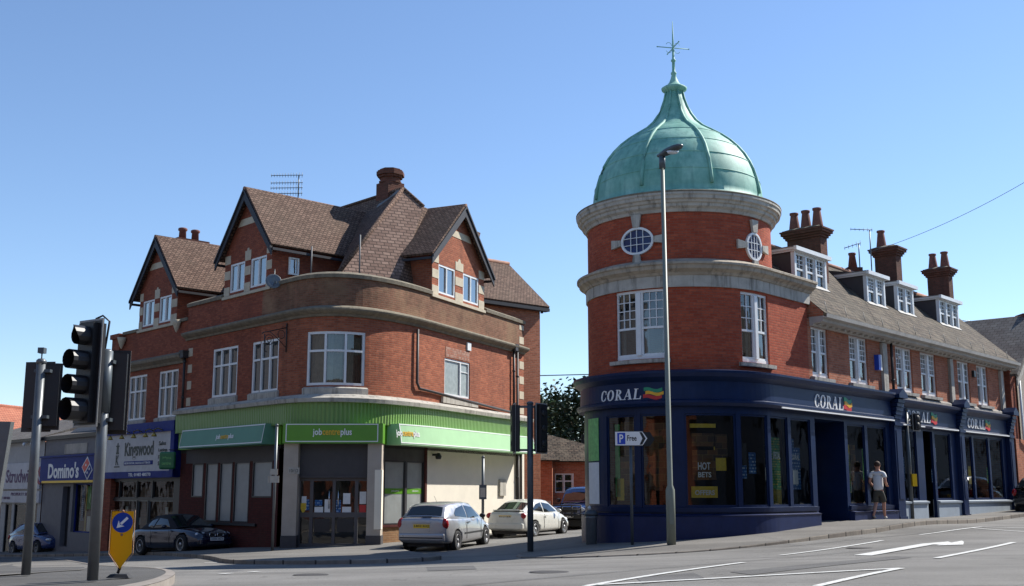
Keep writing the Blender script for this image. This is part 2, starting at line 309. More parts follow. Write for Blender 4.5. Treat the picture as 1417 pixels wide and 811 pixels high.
# ------------------------------------------------------------------ mesh building
class MB:
    def __init__(self): self.v = []; self.f = []; self.uv = []; self.mi = []; self.sm = []
    def add(self, vs, fs, uvs=None, mi=0, smooth=False):
        b = len(self.v); self.v += [Vector(p) for p in vs]
        for k, f in enumerate(fs):
            self.f.append([b+i for i in f]); self.uv.append(uvs[k] if uvs else None); self.mi.append(mi); self.sm.append(smooth)
        return self
    def quad(self, a, b, c, d, mi=0, uv=None): return self.add([a, b, c, d], [(0, 1, 2, 3)], [uv] if uv else None, mi)
    def poly(self, pts, mi=0): return self.add(pts, [tuple(range(len(pts)))], None, mi)
    def box(self, x0, x1, y0, y1, z0, z1, X=None, mi=0):
        vs = [Vector((x, y, z)) for z in (z0, z1) for y in (y0, y1) for x in (x0, x1)]
        if X is not None: vs = [X @ p for p in vs]
        return self.add(vs, [(0, 2, 3, 1), (4, 5, 7, 6), (0, 1, 5, 4), (2, 6, 7, 3), (0, 4, 6, 2), (1, 3, 7, 5)], None, mi)
    def hexa(self, lo, hi, mi=0):
        n = len(lo); fs = [tuple(reversed(range(n))), tuple(range(n, 2*n))]+[(i, (i+1) % n, n+(i+1) % n, n+i) for i in range(n)]
        return self.add(list(lo)+list(hi), fs, None, mi)
    def slab(self, pts, t, mi=0):
        a, b, c = Vector(pts[0]), Vector(pts[1]), Vector(pts[2]); n = (b-a).cross(c-a).normalized()
        return self.hexa([Vector(p)-n*t for p in pts], [Vector(p) for p in pts], mi)
    def tube(self, pts, r, n=8, mi=0, caps=True, smooth=True):
        pts = [Vector(p) for p in pts]; rs = r if isinstance(r, (list, tuple)) else [r]*len(pts); vs = []
        for i, p in enumerate(pts):
            d = (pts[min(i+1, len(pts)-1)]-pts[max(i-1, 0)]).normalized()
            a = d.cross(Vector((0, 0, 1)) if abs(d.z) < .9 else Vector((1, 0, 0))).normalized(); b = d.cross(a)
            vs += [p+(a*math.cos(2*math.pi*k/n)+b*math.sin(2*math.pi*k/n))*rs[i] for k in range(n)]
        fs = [(i*n+k, i*n+(k+1) % n, (i+1)*n+(k+1) % n, (i+1)*n+k) for i in range(len(pts)-1) for k in range(n)]
        self.add(vs, fs, None, mi, smooth)
        if caps:
            b = len(self.v)-len(vs)
            for f in (tuple(reversed(range(n))), tuple(range(len(vs)-n, len(vs)))): self.f.append([b+i for i in f]); self.uv.append(None); self.mi.append(mi); self.sm.append(False)
        return self
    def lathe(self, c, prof, n=32, mi=0, smooth=True, a0=0, X=None, closed=False):
        vs = []
        for r, z in prof:
            for k in range(n):
                a = a0+2*math.pi*k/n; p = Vector((r*math.cos(a), r*math.sin(a), z))
                vs.append((X @ p) if X is not None else p+Vector(c))
        fs = []; m = len(prof)
        for i in range(m-1 if not closed else m):
            j = (i+1) % m
            for k in range(n): fs.append((i*n+k, i*n+(k+1) % n, j*n+(k+1) % n, j*n+k))
        if not closed:
            if prof[0][0] > 1e-4: fs.append(tuple(reversed(range(n))))
            if prof[-1][0] > 1e-4: fs.append(tuple(range((m-1)*n, m*n)))
        return self.add(vs, fs, None, mi, smooth)
    # ---- shapes that follow a street front: s along it, off outwards, z up
    def pbox(self, P, s0, s1, o0, o1, z0, z1, mi=0):
        b = P.brk(s0, s1); vs = []; fs = []; uv = []
        for s in b: vs += [P.P(s, o0, z0), P.P(s, o1, z0), P.P(s, o1, z1), P.P(s, o0, z1)]
        for i in range(len(b)-1):
            q = 4*i; a, c = b[i], b[i+1]
            fs += [(q+1, q+5, q+6, q+2), (q+2, q+6, q+7, q+3), (q, q+4, q+5, q+1), (q+3, q+7, q+4, q)]
            uv += [[(a, z0), (c, z0), (c, z1), (a, z1)], [(a, 0), (c, 0), (c, o1-o0), (a, o1-o0)], [(a, 0), (c, 0), (c, o1-o0), (a, o1-o0)], [(a, z1), (c, z1), (c, z0), (a, z0)]]
        q = 4*(len(b)-1); fs += [(0, 1, 2, 3), (q+3, q+2, q+1, q)]
        uv += [[(o0, z0), (o1, z0), (o1, z1), (o0, z1)], [(o0, z1), (o1, z1), (o1, z0), (o0, z0)]]
        return self.add(vs, fs, uv, mi)
    def psweep(self, P, s0, s1, prof, mi=0, smooth=False):
        b = P.brk(s0, s1); n = len(prof); vs = [P.P(s, o, z) for s in b for o, z in prof]; fs = []; uv = []
        L = [0]
        for i in range(n): L.append(L[-1]+math.dist(prof[i], prof[(i+1) % n]))
        for i in range(len(b)-1):
            for k in range(n):
                k2 = (k+1) % n; fs.append((i*n+k, (i+1)*n+k, (i+1)*n+k2, i*n+k2))
                uv.append([(b[i], L[k]), (b[i+1], L[k]), (b[i+1], L[k+1]), (b[i], L[k+1])])
        fs += [tuple(range(n)), tuple(reversed(range((len(b)-1)*n, len(b)*n)))]; uv += [None, None]
        return self.add(vs, fs, uv, mi, smooth)
    def pwall(self, P, s0, s1, z0, z1, off=0.0, holes=(), rev=.14, mi=0, rmi=None):
        ss = set(P.brk(s0, s1)); zs = {z0, z1}
        for h in holes: ss |= {max(s0, h[0]), min(s1, h[1])}; zs |= {h[2], h[3]}
        ss = sorted(ss); zs = sorted(z for z in zs if z0-1e-6 <= z <= z1+1e-6)
        for i in range(len(ss)-1):
            for k in range(len(zs)-1):
                cs, cz = (ss[i]+ss[i+1])/2, (zs[k]+zs[k+1])/2
                if any(h[0] < cs < h[1] and h[2] < cz < h[3] for h in holes): continue
                a, b, c, d = ss[i], ss[i+1], zs[k], zs[k+1]
                self.quad(P.P(a, off, c), P.P(b, off, c), P.P(b, off, d), P.P(a, off, d), mi, [(a, c), (b, c), (b, d), (a, d)])
        for h in holes:
            a, b, c, d = h[:4]; r = off-rev; m2 = mi if rmi is None else rmi
            self.quad(P.P(a, off, c), P.P(a, off, d), P.P(a, r, d), P.P(a, r, c), m2, [(0, c), (0, d), (rev, d), (rev, c)])
            self.quad(P.P(b, off, d), P.P(b, off, c), P.P(b, r, c), P.P(b, r, d), m2, [(0, d), (0, c), (rev, c), (rev, d)])
            for z in (c, d):
                bb = P.brk(a, b)
                for x, y in zip(bb[:-1], bb[1:]): self.quad(P.P(x, off, z), P.P(y, off, z), P.P(y, r, z), P.P(x, r, z), m2, [(x, 0), (y, 0), (y, rev), (x, rev)])
        return self
    def pprism(self, P, pts, o0, o1, mi=0):
        return self.hexa([P.P(s, o0, z) for s, z in pts], [P.P(s, o1, z) for s, z in pts], mi)
    def build(self, name, mats, parent=None, label=None, smooth=None):
        me = bpy.data.meshes.new(name)
        org = Vector(parent['org']) if parent is not None and 'org' in parent else Vector((0, 0, 0))
        me.from_pydata([tuple(p-org) for p in self.v], [], self.f)
        if not isinstance(mats, (list, tuple)): mats = [mats]
        for m in mats: me.materials.append(m)
        ul = me.uv_layers.new(name='UVMap').data; li = 0; Z = Vector((0, 0, 1))
        for k, p in enumerate(me.polygons):
            p.material_index = self.mi[k]; p.use_smooth = self.sm[k] if smooth is None else smooth
            u = self.uv[k]
            if u is None:
                n = p.normal; t = Z.cross(n)
                if t.length < .02: t = Vector((1, 0, 0))
                t.normalize(); b = n.cross(t)
                for j, vi in enumerate(p.vertices): q = self.v[vi]; ul[p.loop_start+j].uv = (q.dot(t), q.dot(b))
            else:
                for j in range(len(p.vertices)): ul[p.loop_start+j].uv = u[j]
        me.update()
        o = bpy.data.objects.new(name, me); col.objects.link(o)
        if parent is not None:
            o.parent = parent
            if 'org' in parent: o['org'] = parent['org']
        if label: o['label'] = label
        return o
def clean():
    for o in bpy.data.objects:
        if 'org' in o: del o['org']
def thing(name, label, cat, loc=(0, 0, 0), group=None, rz=0):
    o = bpy.data.objects.new(name, None); col.objects.link(o); o.location = loc; o['org'] = tuple(float(x) for x in loc)
    o.empty_display_size = .3; o['label'] = label; o['category'] = cat
    if group: o['group'] = group
    return o
def lthing(name, label, cat, loc, rz, group=None):   # built in its own local axes
    o = thing(name, label, cat, loc, group); del o['org']; o.rotation_euler = (0, 0, rz); return o
def tag(o, label, cat, group=None):
    o['label'] = label; o['category'] = cat
    if group: o['group'] = group
    return o
def parts(root, name, m, fns):
    for fn in fns: b = MB(); fn(b); b.build(name, M[m], root)
def struct(o, kind='structure'): o['kind'] = kind; return o
def glyphs(body, bold=0.0, shear=0.0):
    c = bpy.data.curves.new('lettering', 'FONT'); c.body = body; c.extrude = .03; c.offset = bold; c.shear = shear; c.resolution_u = 3
    o = bpy.data.objects.new('lettering', c); col.objects.link(o); dg = bpy.context.evaluated_depsgraph_get(); dg.update()
    me = bpy.data.meshes.new_from_object(o.evaluated_get(dg)); vs = [tuple(v.co) for v in me.vertices]; fs = [tuple(p.vertices) for p in me.polygons]
    bpy.data.objects.remove(o); bpy.data.curves.remove(c); bpy.data.meshes.remove(me)
    return vs, fs
def letter(body, a0, a1, b0, b1, fn, bold=0.0, shear=0.0, part=None, mb=None, mi=0):
    """lettering fitted to the box a0..a1, b0..b1 and placed by fn(a, b, lift)"""
    vs, fs = glyphs(body, bold, shear); xs = [v[0] for v in vs]; ys = [v[1] for v in vs]
    x0, x1, y0, y1 = min(xs), max(xs), min(ys), max(ys); mb = mb or MB()
    mb.add([fn(a0+(v[0]-x0)/(x1-x0)*(a1-a0), b0+(v[1]-y0)/(y1-y0)*(b1-b0), .012 if v[2] > 0 else 0) for v in vs], fs, None, mi)
    return mb
# serif capitals for the betting shop name
def coral_glyphs():
    P = []
    def ring(cx, w, h, iw, ih, a0, a1, n=22):
        for k in range(n):
            t0, t1 = R_(a0+(a1-a0)*k/n), R_(a0+(a1-a0)*(k+1)/n)
            P.append([(cx+w*math.cos(t0), .5+h*math.sin(t0)), (cx+w*math.cos(t1), .5+h*math.sin(t1)), (cx+iw*math.cos(t1), .5+ih*math.sin(t1)), (cx+iw*math.cos(t0), .5+ih*math.sin(t0))])
    def q(*p): P.append(list(p))
    def bx(a, b, c, d): q((a, c), (b, c), (b, d), (a, d))
    ring(.38, .36, .52, .18, .44, 42, 318); bx(.60, .66, .62, .96); bx(.6, .66, .06, .34)
    ring(1.22, .40, .52, .20, .44, 0, 360)
    x = 1.78; bx(x+.08, x+.26, 0, 1); bx(x, x+.4, 0, .06); bx(x, x+.3, .94, 1)
    for k in range(12):
        t0, t1 = R_(-90+180*k/12), R_(-90+180*(k+1)/12)
        P.append([(x+.26+.34*math.cos(t0), .74+.26*math.sin(t0)), (x+.26+.34*math.cos(t1), .74+.26*math.sin(t1)), (x+.26+.16*math.cos(t1), .74+.2*math.sin(t1)), (x+.26+.16*math.cos(t0), .74+.2*math.sin(t0))])
    q((x+.26, .5), (x+.44, .5), (x+.78, 0), (x+.58, 0)); bx(x+.56, x+.86, 0, .06)
    x = 2.66; q((x+.1, .04), (x+.17, .04), (x+.47, .95), (x+.41, 1)); q((x+.34, 1), (x+.5, 1), (x+.82, .04), (x+.6, .04)); bx(x+.2, x+.62, .3, .37); bx(x, x+.28, 0, .06); bx(x+.5, x+.92, 0, .06)
    x = 3.66; bx(x+.08, x+.26, 0, 1); bx(x, x+.38, .94, 1); bx(x, x+.66, 0, .08); q((x+.6, 0), (x+.72, 0), (x+.72, .32), (x+.66, .32))
    return [[(a/4.4+b*.035, b) for a, b in poly] for poly in P]
# ------------------------------------------------------------------ terrain, roads, pavements
CTRL = [(0,0,-1.62),(-8,2,-1.62),(9,2,-1.5),(0,9,-1.5),(-10,9,-1.5),(10,10,-1.3),(-6,16.5,-1.34),(-2,16,-1.3),(-8,21,-1.48),(-13,28,-1.85),(0,16,-1.28),(6,16,-1.15),(10,18,-1.08),(14,22,-1.03),(20,20,-.9),
 (-11.6,38,-2.08),(-19,45,-2.55),(-9.5,40.3,-1.98),(-5.3,37,-1.78),(-2.3,34.6,-1.72),(-.9,37,-1.64),(.7,39.6,-1.53),(1.9,42.5,-1.52),(3,51,-1.5),(.5,31,-1.6),(-4,28,-1.72),(2.6,26.5,-1.42),(5,27,-1.31),
 (2.8,31.5,-1.45),(5,30.5,-1.30),(7.1,31.4,-1.14),(9.2,33.8,-1.0),(10.4,35.1,-.9),(10.2,32,-1.08),(14.7,37.7,-.98),(19.9,46,-.78),(19,42,-.85),(25,50,-.75),(35,62,-.6),(-30,57,-3.2),(-45,70,-3.9),
 (-60,0,-2.6),(60,10,-.8),(0,-40,-1.9),(-70,90,-4.5),(0,80,-1.5),(60,90,-.4),(0,130,-1.6),(100,130,-.5),(-100,130,-5),(-100,-40,-3),(100,-40,-1)]
_c = np.array(CTRL, float)
def _u(r2): return np.where(r2 > 1e-9, .5*r2*np.log(np.maximum(r2, 1e-9)), 0)
_r2 = ((_c[:, None, :2]-_c[None, :, :2])**2).sum(-1); _n = len(_c)
_A = np.zeros((_n+3, _n+3)); _A[:_n, :_n] = _u(_r2)+np.eye(_n)*2.0; _A[:_n, _n] = 1; _A[:_n, _n+1:] = _c[:, :2]; _A[_n, :_n] = 1; _A[_n+1:, :_n] = _c[:, :2].T
_w = np.linalg.solve(_A, np.concatenate([_c[:, 2], np.zeros(3)]))
def tz(x, y):
    x = min(max(x, -100), 100); y = min(max(y, -40), 130)
    r2 = (_c[:, 0]-x)**2+(_c[:, 1]-y)**2
    return float(_w[:_n]@_u(r2)+_w[_n]+_w[_n+1]*x+_w[_n+2]*y)
def gpt(px, py, lift=0.0):
    """where the sight line through a photo point meets the road"""
    r = ray(px, py); z = -1.5
    for _ in range(30):
        t = z/r.z; z = .5*z+.5*tz(r.x*t, r.y*t)
    t = z/r.z; return Vector((r.x*t, r.y*t, tz(r.x*t, r.y*t)+lift))
xs = sorted(set([-3000,-1200,-500,-250,-160,-120]+list(range(-100,-40,6))+list(np.arange(-40,40.1,1.0))+list(range(46,104,6))+[120,160,250,500,1200,3000]))
ys = sorted(set([-3000,-1000,-300,-120,-80]+list(range(-40,4,6))+list(np.arange(4,64,1.0))+list(range(66,132,6))+[160,220,400,900,2000,4000]))
g = MB(); g.add([(x, y, tz(x, y)) for y in ys for x in xs], [(j*len(xs)+i, j*len(xs)+i+1, (j+1)*len(xs)+i+1, (j+1)*len(xs)+i) for j in range(len(ys)-1) for i in range(len(xs)-1)], None, 0, True)
struct(g.build('ground', M['asphalt']))
def resample(pts, n):
    p = Path(pts); return [p.pos(p.s[0]+(p.s[-1]-p.s[0])*i/(n-1)) for i in range(n)]
def smooth_pts(pts, it=2):
    for _ in range(it):
        q = [pts[0]]
        for a, b in zip(pts[:-1], pts[1:]):
            a = np.array(a); b = np.array(b); q += [tuple(a*.75+b*.25), tuple(a*.25+b*.75)]
        pts = q+[pts[-1]]
    return pts
def pavement(name, outer, inner, n=70, m=5, h=.12, kh=None, kw=.15):
    o = resample(smooth_pts(outer), n); i_ = resample(inner, n); hh = kh or (lambda t: h)
    P = MB(); K = MB(); top = []; Lk = 0
    for k in range(n):
        row = []; d = (i_[k]-o[k]); L = np.hypot(*d); d = d/L
        for q in range(m+1):
            p = o[k]+d*(kw+(L-kw)*q/m); f = min(1, q/m*3); row.append((p[0], p[1], tz(*p)+hh(k/(n-1))*(1-f)+h*f*.95+.004))
        top.append(row)
    P.add([p for r in top for p in r], [(k*(m+1)+q, k*(m+1)+q+1, (k+1)*(m+1)+q+1, (k+1)*(m+1)+q) for k in range(n-1) for q in range(m)], None, 0, True)
    pav = struct(P.build(name, M['tarmac_pave']))
    ks = []
    for k in range(n):
        d = (i_[k]-o[k]); d = d/np.hypot(*d); a = o[k]; b = o[k]+d*(kw-.001); z = tz(*a); H = hh(k/(n-1))
        ks += [(a[0], a[1], z-.05), (a[0]+d[0]*.012, a[1]+d[1]*.012, z+H-.012), (a[0]+d[0]*.03, a[1]+d[1]*.03, z+H+.004), (b[0], b[1], z+H+.006), (b[0], b[1], z-.05)]
    fs = []
    for k in range(n-1):
        a, b = k*5, k*5+5
        fs += [(a, b, b+1, a+1), (a+1, b+1, b+2, a+2), (a+2, b+2, b+3, a+3), (a+3, b+3, b+4, a+4)]
    ln = [0]
    for k in range(n-1): ln.append(ln[-1]+float(np.hypot(*(o[k+1]-o[k]))))
    K.add(ks, fs, [[(ln[i//4], .1+.1*(i % 4)), (ln[i//4+1], .1+.1*(i % 4)), (ln[i//4+1], .2+.1*(i % 4)), (ln[i//4], .2+.1*(i % 4))] for i in range(len(fs))]); struct(K.build('kerb', M['kerb_line']))
    return o
# right-hand pavement round the tower and up the hill
outR = [(9,56),(5.2,47),(3.0,41),(1.2,35),(.2,31.5),(.05,29.2),(.5,27.6),(1.6,26.6),(3.2,26.3),(5.2,27.1),(8.2,29.7),(11.3,33.2),(14.8,37.4),(19.0,42.4),(24,47.8),(40,64)]
inR = [(14,56),(9,48),(6,42),(5,37),(5,35.5),(5,34.5),(5,34),(5,33.6),(5.2,33.4),(6,33.2),(7.5,33.5),(9.3,35.5),(12.3,39),(16.5,43.8),(21.5,49.4),(37.5,66.5)]
pavement('pavement', outR, inR, 90, kh=lambda t: .03+.09*min(1, max(0, (t-.40)*14)))
# left-hand pavement: narrow along the shops, widening in front of the corner
fl = lambda s, o: tuple(J.pos(s, o))
outL = [fl(-20, 2.2), fl(-8, 2.0), fl(2, 1.8), fl(10, 1.75), fl(14, 1.75), fl(16.5, 2.4), (-8.6,33.4), (-7.6,30.4), (-6.2,29.3), (-3.6,28.6), (-2.0,28.9), (-1.7,30.2), (-2.7,32.2), (-3.55,34.4), (-3.0,37.2), (-1.5,41.5), (1.6,48.2),(6,58)]
inL = [fl(-20, -.6), fl(-8, -.6), fl(2, -.6), fl(10, -.6), fl(14, -.6), fl(16.5, -.6), fl(18.5, -.6), fl(19.5,-.6), fl(20.5, -.6), fl(21.5, -.6), fl(22.2, -.6), fl(22.8, -.6), fl(23.5, -.6), fl(24.5, -.6), fl(26, -.6), fl(30, -.6), fl(36, -.6), fl(46,-.6)]
pavement('pavement', outL, inL, 100, kh=lambda t: .10)
# traffic island
isl = [gpt(*p) for p in [(-160,776),(-60,774),(60,775),(92,781),(150,792),(215,796),(238,800),(244,808),(215,822),(120,840),(-100,850),(-260,830),(-260,790)]]
cz = Vector((sum(p.x for p in isl)/len(isl), sum(p.y for p in isl)/len(isl), 0)); ip = smooth_pts([(p.x, p.y) for p in isl]+[(isl[0].x, isl[0].y)], 2)[:-1]
I = MB(); Kk = MB(); n = len(ip); rings = []
for f in (1.0, .965, .6, .3, .02): rings.append([(cz.x+(x-cz.x)*f, cz.y+(y-cz.y)*f) for x, y in ip])
for a, b in zip(rings[1:-1], rings[2:]):
    for k in range(n):
        k2 = (k+1) % n; I.quad(*[Vector((p[0], p[1], tz(*p)+.125)) for p in (a[k], a[k2], b[k2], b[k])])
struct(I.build('traffic_island', ground_mat('dark island tarmac', (.10,.097,.092), .2, .4)))
PS = MB(); pp_ = [gpt(*p) for p in [(-60,796),(30,784),(96,784),(128,792),(112,799),(20,806),(-60,812)]]; PS.poly([Vector((p.x, p.y, tz(p.x, p.y)+.131)) for p in pp_]); struct(PS.build('island_paving', M['tarmac_pave']))
for k in range(n):
    k2 = (k+1) % n; a, b = rings[0], rings[1]
    Kk.quad(*[Vector((p[0], p[1], tz(*p)+z)) for p, z in ((a[k], -.05), (a[k2], -.05), (a[k2], .125), (a[k], .125))])
    Kk.quad(*[Vector((p[0], p[1], tz(*p)+.13)) for p in (a[k], a[k2], b[k2], b[k])])
struct(Kk.build('kerb', M['kerb']))
def islz(x, y): return tz(x, y)+.125
# painted road markings
RM = MB()
def mark(poly, n=14):
    """four photo corners a,b,c,d of a painted strip (a-b and d-c run along it)"""
    a, b, c, d = [gpt(*p, .006) for p in poly]
    for k in range(n):
        f, g_ = k/n, (k+1)/n; q = [a.lerp(b, f), a.lerp(b, g_), d.lerp(c, g_), d.lerp(c, f)]
        RM.quad(*[Vector((p.x, p.y, tz(p.x, p.y)+.012)) for p in q])
def line(p, q, wd=.1, n=16):
    a, b = gpt(*p), gpt(*q); d = (b-a); d.z = 0; d.normalize(); s = Vector((-d.y, d.x, 0))*wd/2
    for k in range(n):
        u, v = a.lerp(b, k/n), a.lerp(b, (k+1)/n)
        RM.quad(*[Vector((p.x, p.y, tz(p.x, p.y)+.012)) for p in (u-s, v-s, v+s, u+s)])
line((810,812),(1029,779),.13); line((826,810),(1247,787),.12); line((1130,812),(1247,787),.13)
line((1080,769),(1221,748.5),.12); line((1296,773),(1403,751),.14)
line((1273,740.5),(1358,729.5),.1); line((1345,731),(1417,736),.09); line((1358,729.5),(1417,731),.09); line((1395,713),(1417,715.5),.1)
# the turn arrow: a long stem with its head bent across
mark([(1181,769),(1206,769.5),(1292,754),(1276,753)]); mark([(1276,753),(1300,754.5),(1318,752),(1312,750)]); mark([(1296,755.5),(1333,754.3),(1334,750.5),(1331,748.8)], 4)
for a, b in [((100,788.5),(156,789.5)),((213,786.5),(268,785.5)),((306,795),(318,794)),((345,792.5),(358,791.5)),((283,779.5),(300,779))]: line(a, b, .16, 3)
struct(RM.build('road_markings', M['marking']))
# reinstated patches and iron covers let into the road
def disc_cover(px, py, r, name, m):
    c = gpt(px, py); b = MB(); b.poly([Vector((c.x+r*math.cos(t), c.y+r*math.sin(t), tz(c.x, c.y)+.009)) for t in np.linspace(0, 2*math.pi, 25)[:-1]]); struct(b.build(name, m))
def road_patch(pl, m):
    PT = MB(); a, b, c, d = [gpt(*p) for p in pl]
    for k in range(12):
        f, g_ = k/12, (k+1)/12; PT.quad(*[Vector((p.x, p.y, tz(p.x, p.y)+.006)) for p in (a.lerp(b, f), a.lerp(b, g_), d.lerp(c, g_), d.lerp(c, f))])
    struct(PT.build('road_patch', m))
pm_ = ground_mat('older asphalt patch', (.125, .122, .118), .1, .45)
road_patch([(880,800),(960,793),(975,800),(890,808)], pm_); road_patch([(590,785),(655,783),(660,788),(592,790.5)], pm_)
iron = mat('iron cover', (.07, .065, .06), .7, .3, var=.4, scale=20)
disc_cover(760, 792, .33, 'manhole_cover', iron); disc_cover(1190, 758.5, .3, 'manhole_cover', iron); disc_cover(430, 796, .3, 'manhole_cover', iron)
for a in [(1045,750.2)]:
    c = gpt(*a); b = MB(); h_ = Vector((.66,.75,0)); r_ = Vector((.75,-.66,0))
    for k in range(7): q = c+h_*(k*.075-.25); b.quad(*[Vector((p.x, p.y, tz(c.x, c.y)+.012)) for p in (q-r_*.17, q-r_*.17+h_*.045, q+r_*.17+h_*.045, q+r_*.17)])
    struct(b.build('gully_grate', iron))

# tar seams where the lanes were resurfaced, and a stepped trench repair
RM = MB()
line((640,811),(1290,753.5),.035,30); line((1080,758),(1417,727),.03,20); line((300,786),(610,781),.03,16)
struct(RM.build('tar_seams', mat('bitumen seam', (.05,.048,.046), .5)))
st_m = ground_mat('oil darkened asphalt', (.13,.127,.122), .15, .5)
road_patch([(1010,792),(1240,770),(1262,772),(1040,796)], st_m)
# ------------------------------------------------------------------ building helpers
def window(root, P, s0, s1, z0, z1, off=0.0, mull=(), trans=(), fw=.075, bars=None, pm='glass_up', fm='white_paint', rev=.1, curt=None, blind=None, sill=None, arch=0, name='window', th=.07):
    f = MB(); a, b = off-rev, off-rev+th
    f.pbox(P, s0, s1, a, b, z0, z0+fw); f.pbox(P, s0, s1, a, b, z1-fw, z1)
    f.pbox(P, s0, s0+fw, a+.002, b-.002, z0+fw, z1-fw); f.pbox(P, s1-fw, s1, a+.002, b-.002, z0+fw, z1-fw)
    W, H = s1-s0, z1-z0
    for m in mull:
        mw = fw*.9; x = s0+m*W; f.pbox(P, x-mw/2, x+mw/2, a+.004, b+.006, z0+fw, z1-fw)
    for t in trans: z = z0+t*H; f.pbox(P, s0+fw, s1-fw, a+.006, b+.003, z-fw*.42, z+fw*.42)
    if bars:
        for (x0, x1, y0, y1, nc, nr) in bars:
            X0, X1, Y0, Y1 = s0+x0*W, s0+x1*W, z0+y0*H, z0+y1*H
            for k in range(1, nc): x = X0+(X1-X0)*k/nc; f.pbox(P, x-.014, x+.014, a+.015, b-.012, Y0, Y1)
            for k in range(1, nr): z = Y0+(Y1-Y0)*k/nr; f.pbox(P, X0, X1, a+.017, b-.014, z-.014, z+.014)
    w_ = f.build(name, M[fm], root)
    g = MB(); bb = P.brk(s0+fw*.5, s1-fw*.5)
    for x, y in zip(bb[:-1], bb[1:]): g.quad(P.P(x, a+.02, z0+.03), P.P(y, a+.02, z0+.03), P.P(y, a+.02, z1-.03), P.P(x, a+.02, z1-.03))
    g.build('pane', M[pm], w_)
    if curt:
        c = MB()
        for (x0, x1, y0, y1) in curt:
            X0, X1 = s0+x0*W, s0+x1*W; n = max(4, int((X1-X0)/.05)); pr = [X0+(X1-X0)*k/n for k in range(n+1)]
            for k in range(n):
                o0, o1 = (a-.12-(.035 if k % 2 else 0)), (a-.12-(0 if k % 2 else .035))
                c.quad(P.P(pr[k], o0, z0+y0*H), P.P(pr[k+1], o1, z0+y0*H), P.P(pr[k+1], o1, z0+y1*H), P.P(pr[k], o0, z0+y1*H))
        c.build('curtain', M[blind or 'curtain'], w_)
    if sill:
        s = MB(); s.psweep(P, s0-.1, s1+.1, [(off-rev, z0-sill), (off+.11, z0-sill), (off+.12, z0-.03), (off-rev, z0+.003)]); s.build('sill', M['stone_grey'], w_)
    return w_
def quoins(root, P, s0, s1, z0, z1, off, step=.32, m='quoin', name='quoin_blocks'):
    q = MB(); z = z0; k = 0
    while z < z1-.05:
        if k % 2 == 0: q.pbox(P, s0, s1, off-.04, off+.014, z, min(z+step, z1))
        z += step; k += 1
    return q.build(name, M[m], root)
def downpipe(root, P, s, z0, z1, off=.1, r=.05, m='cast_iron', hopper=True):
    d = MB(); d.tube([P.P(s, off, z0), P.P(s, off, z1)], r, 8)
    for z in np.arange(z0+.4, z1, 1.4): d.lathe(P.P(s, off, 0), [(r, z), (r*1.35, z+.01), (r*1.35, z+.07), (r, z+.08)], 8)
    o = d.build('downpipe', M[m], root)
    if hopper:
        h = MB(); h.pbox(P, s-.13, s+.13, off-.09, off+.15, z1-.02, z1+.2); h.pbox(P, s-.16, s+.16, off-.1, off+.18, z1+.2, z1+.26); h.build('hopper', M[m], o)
    return o
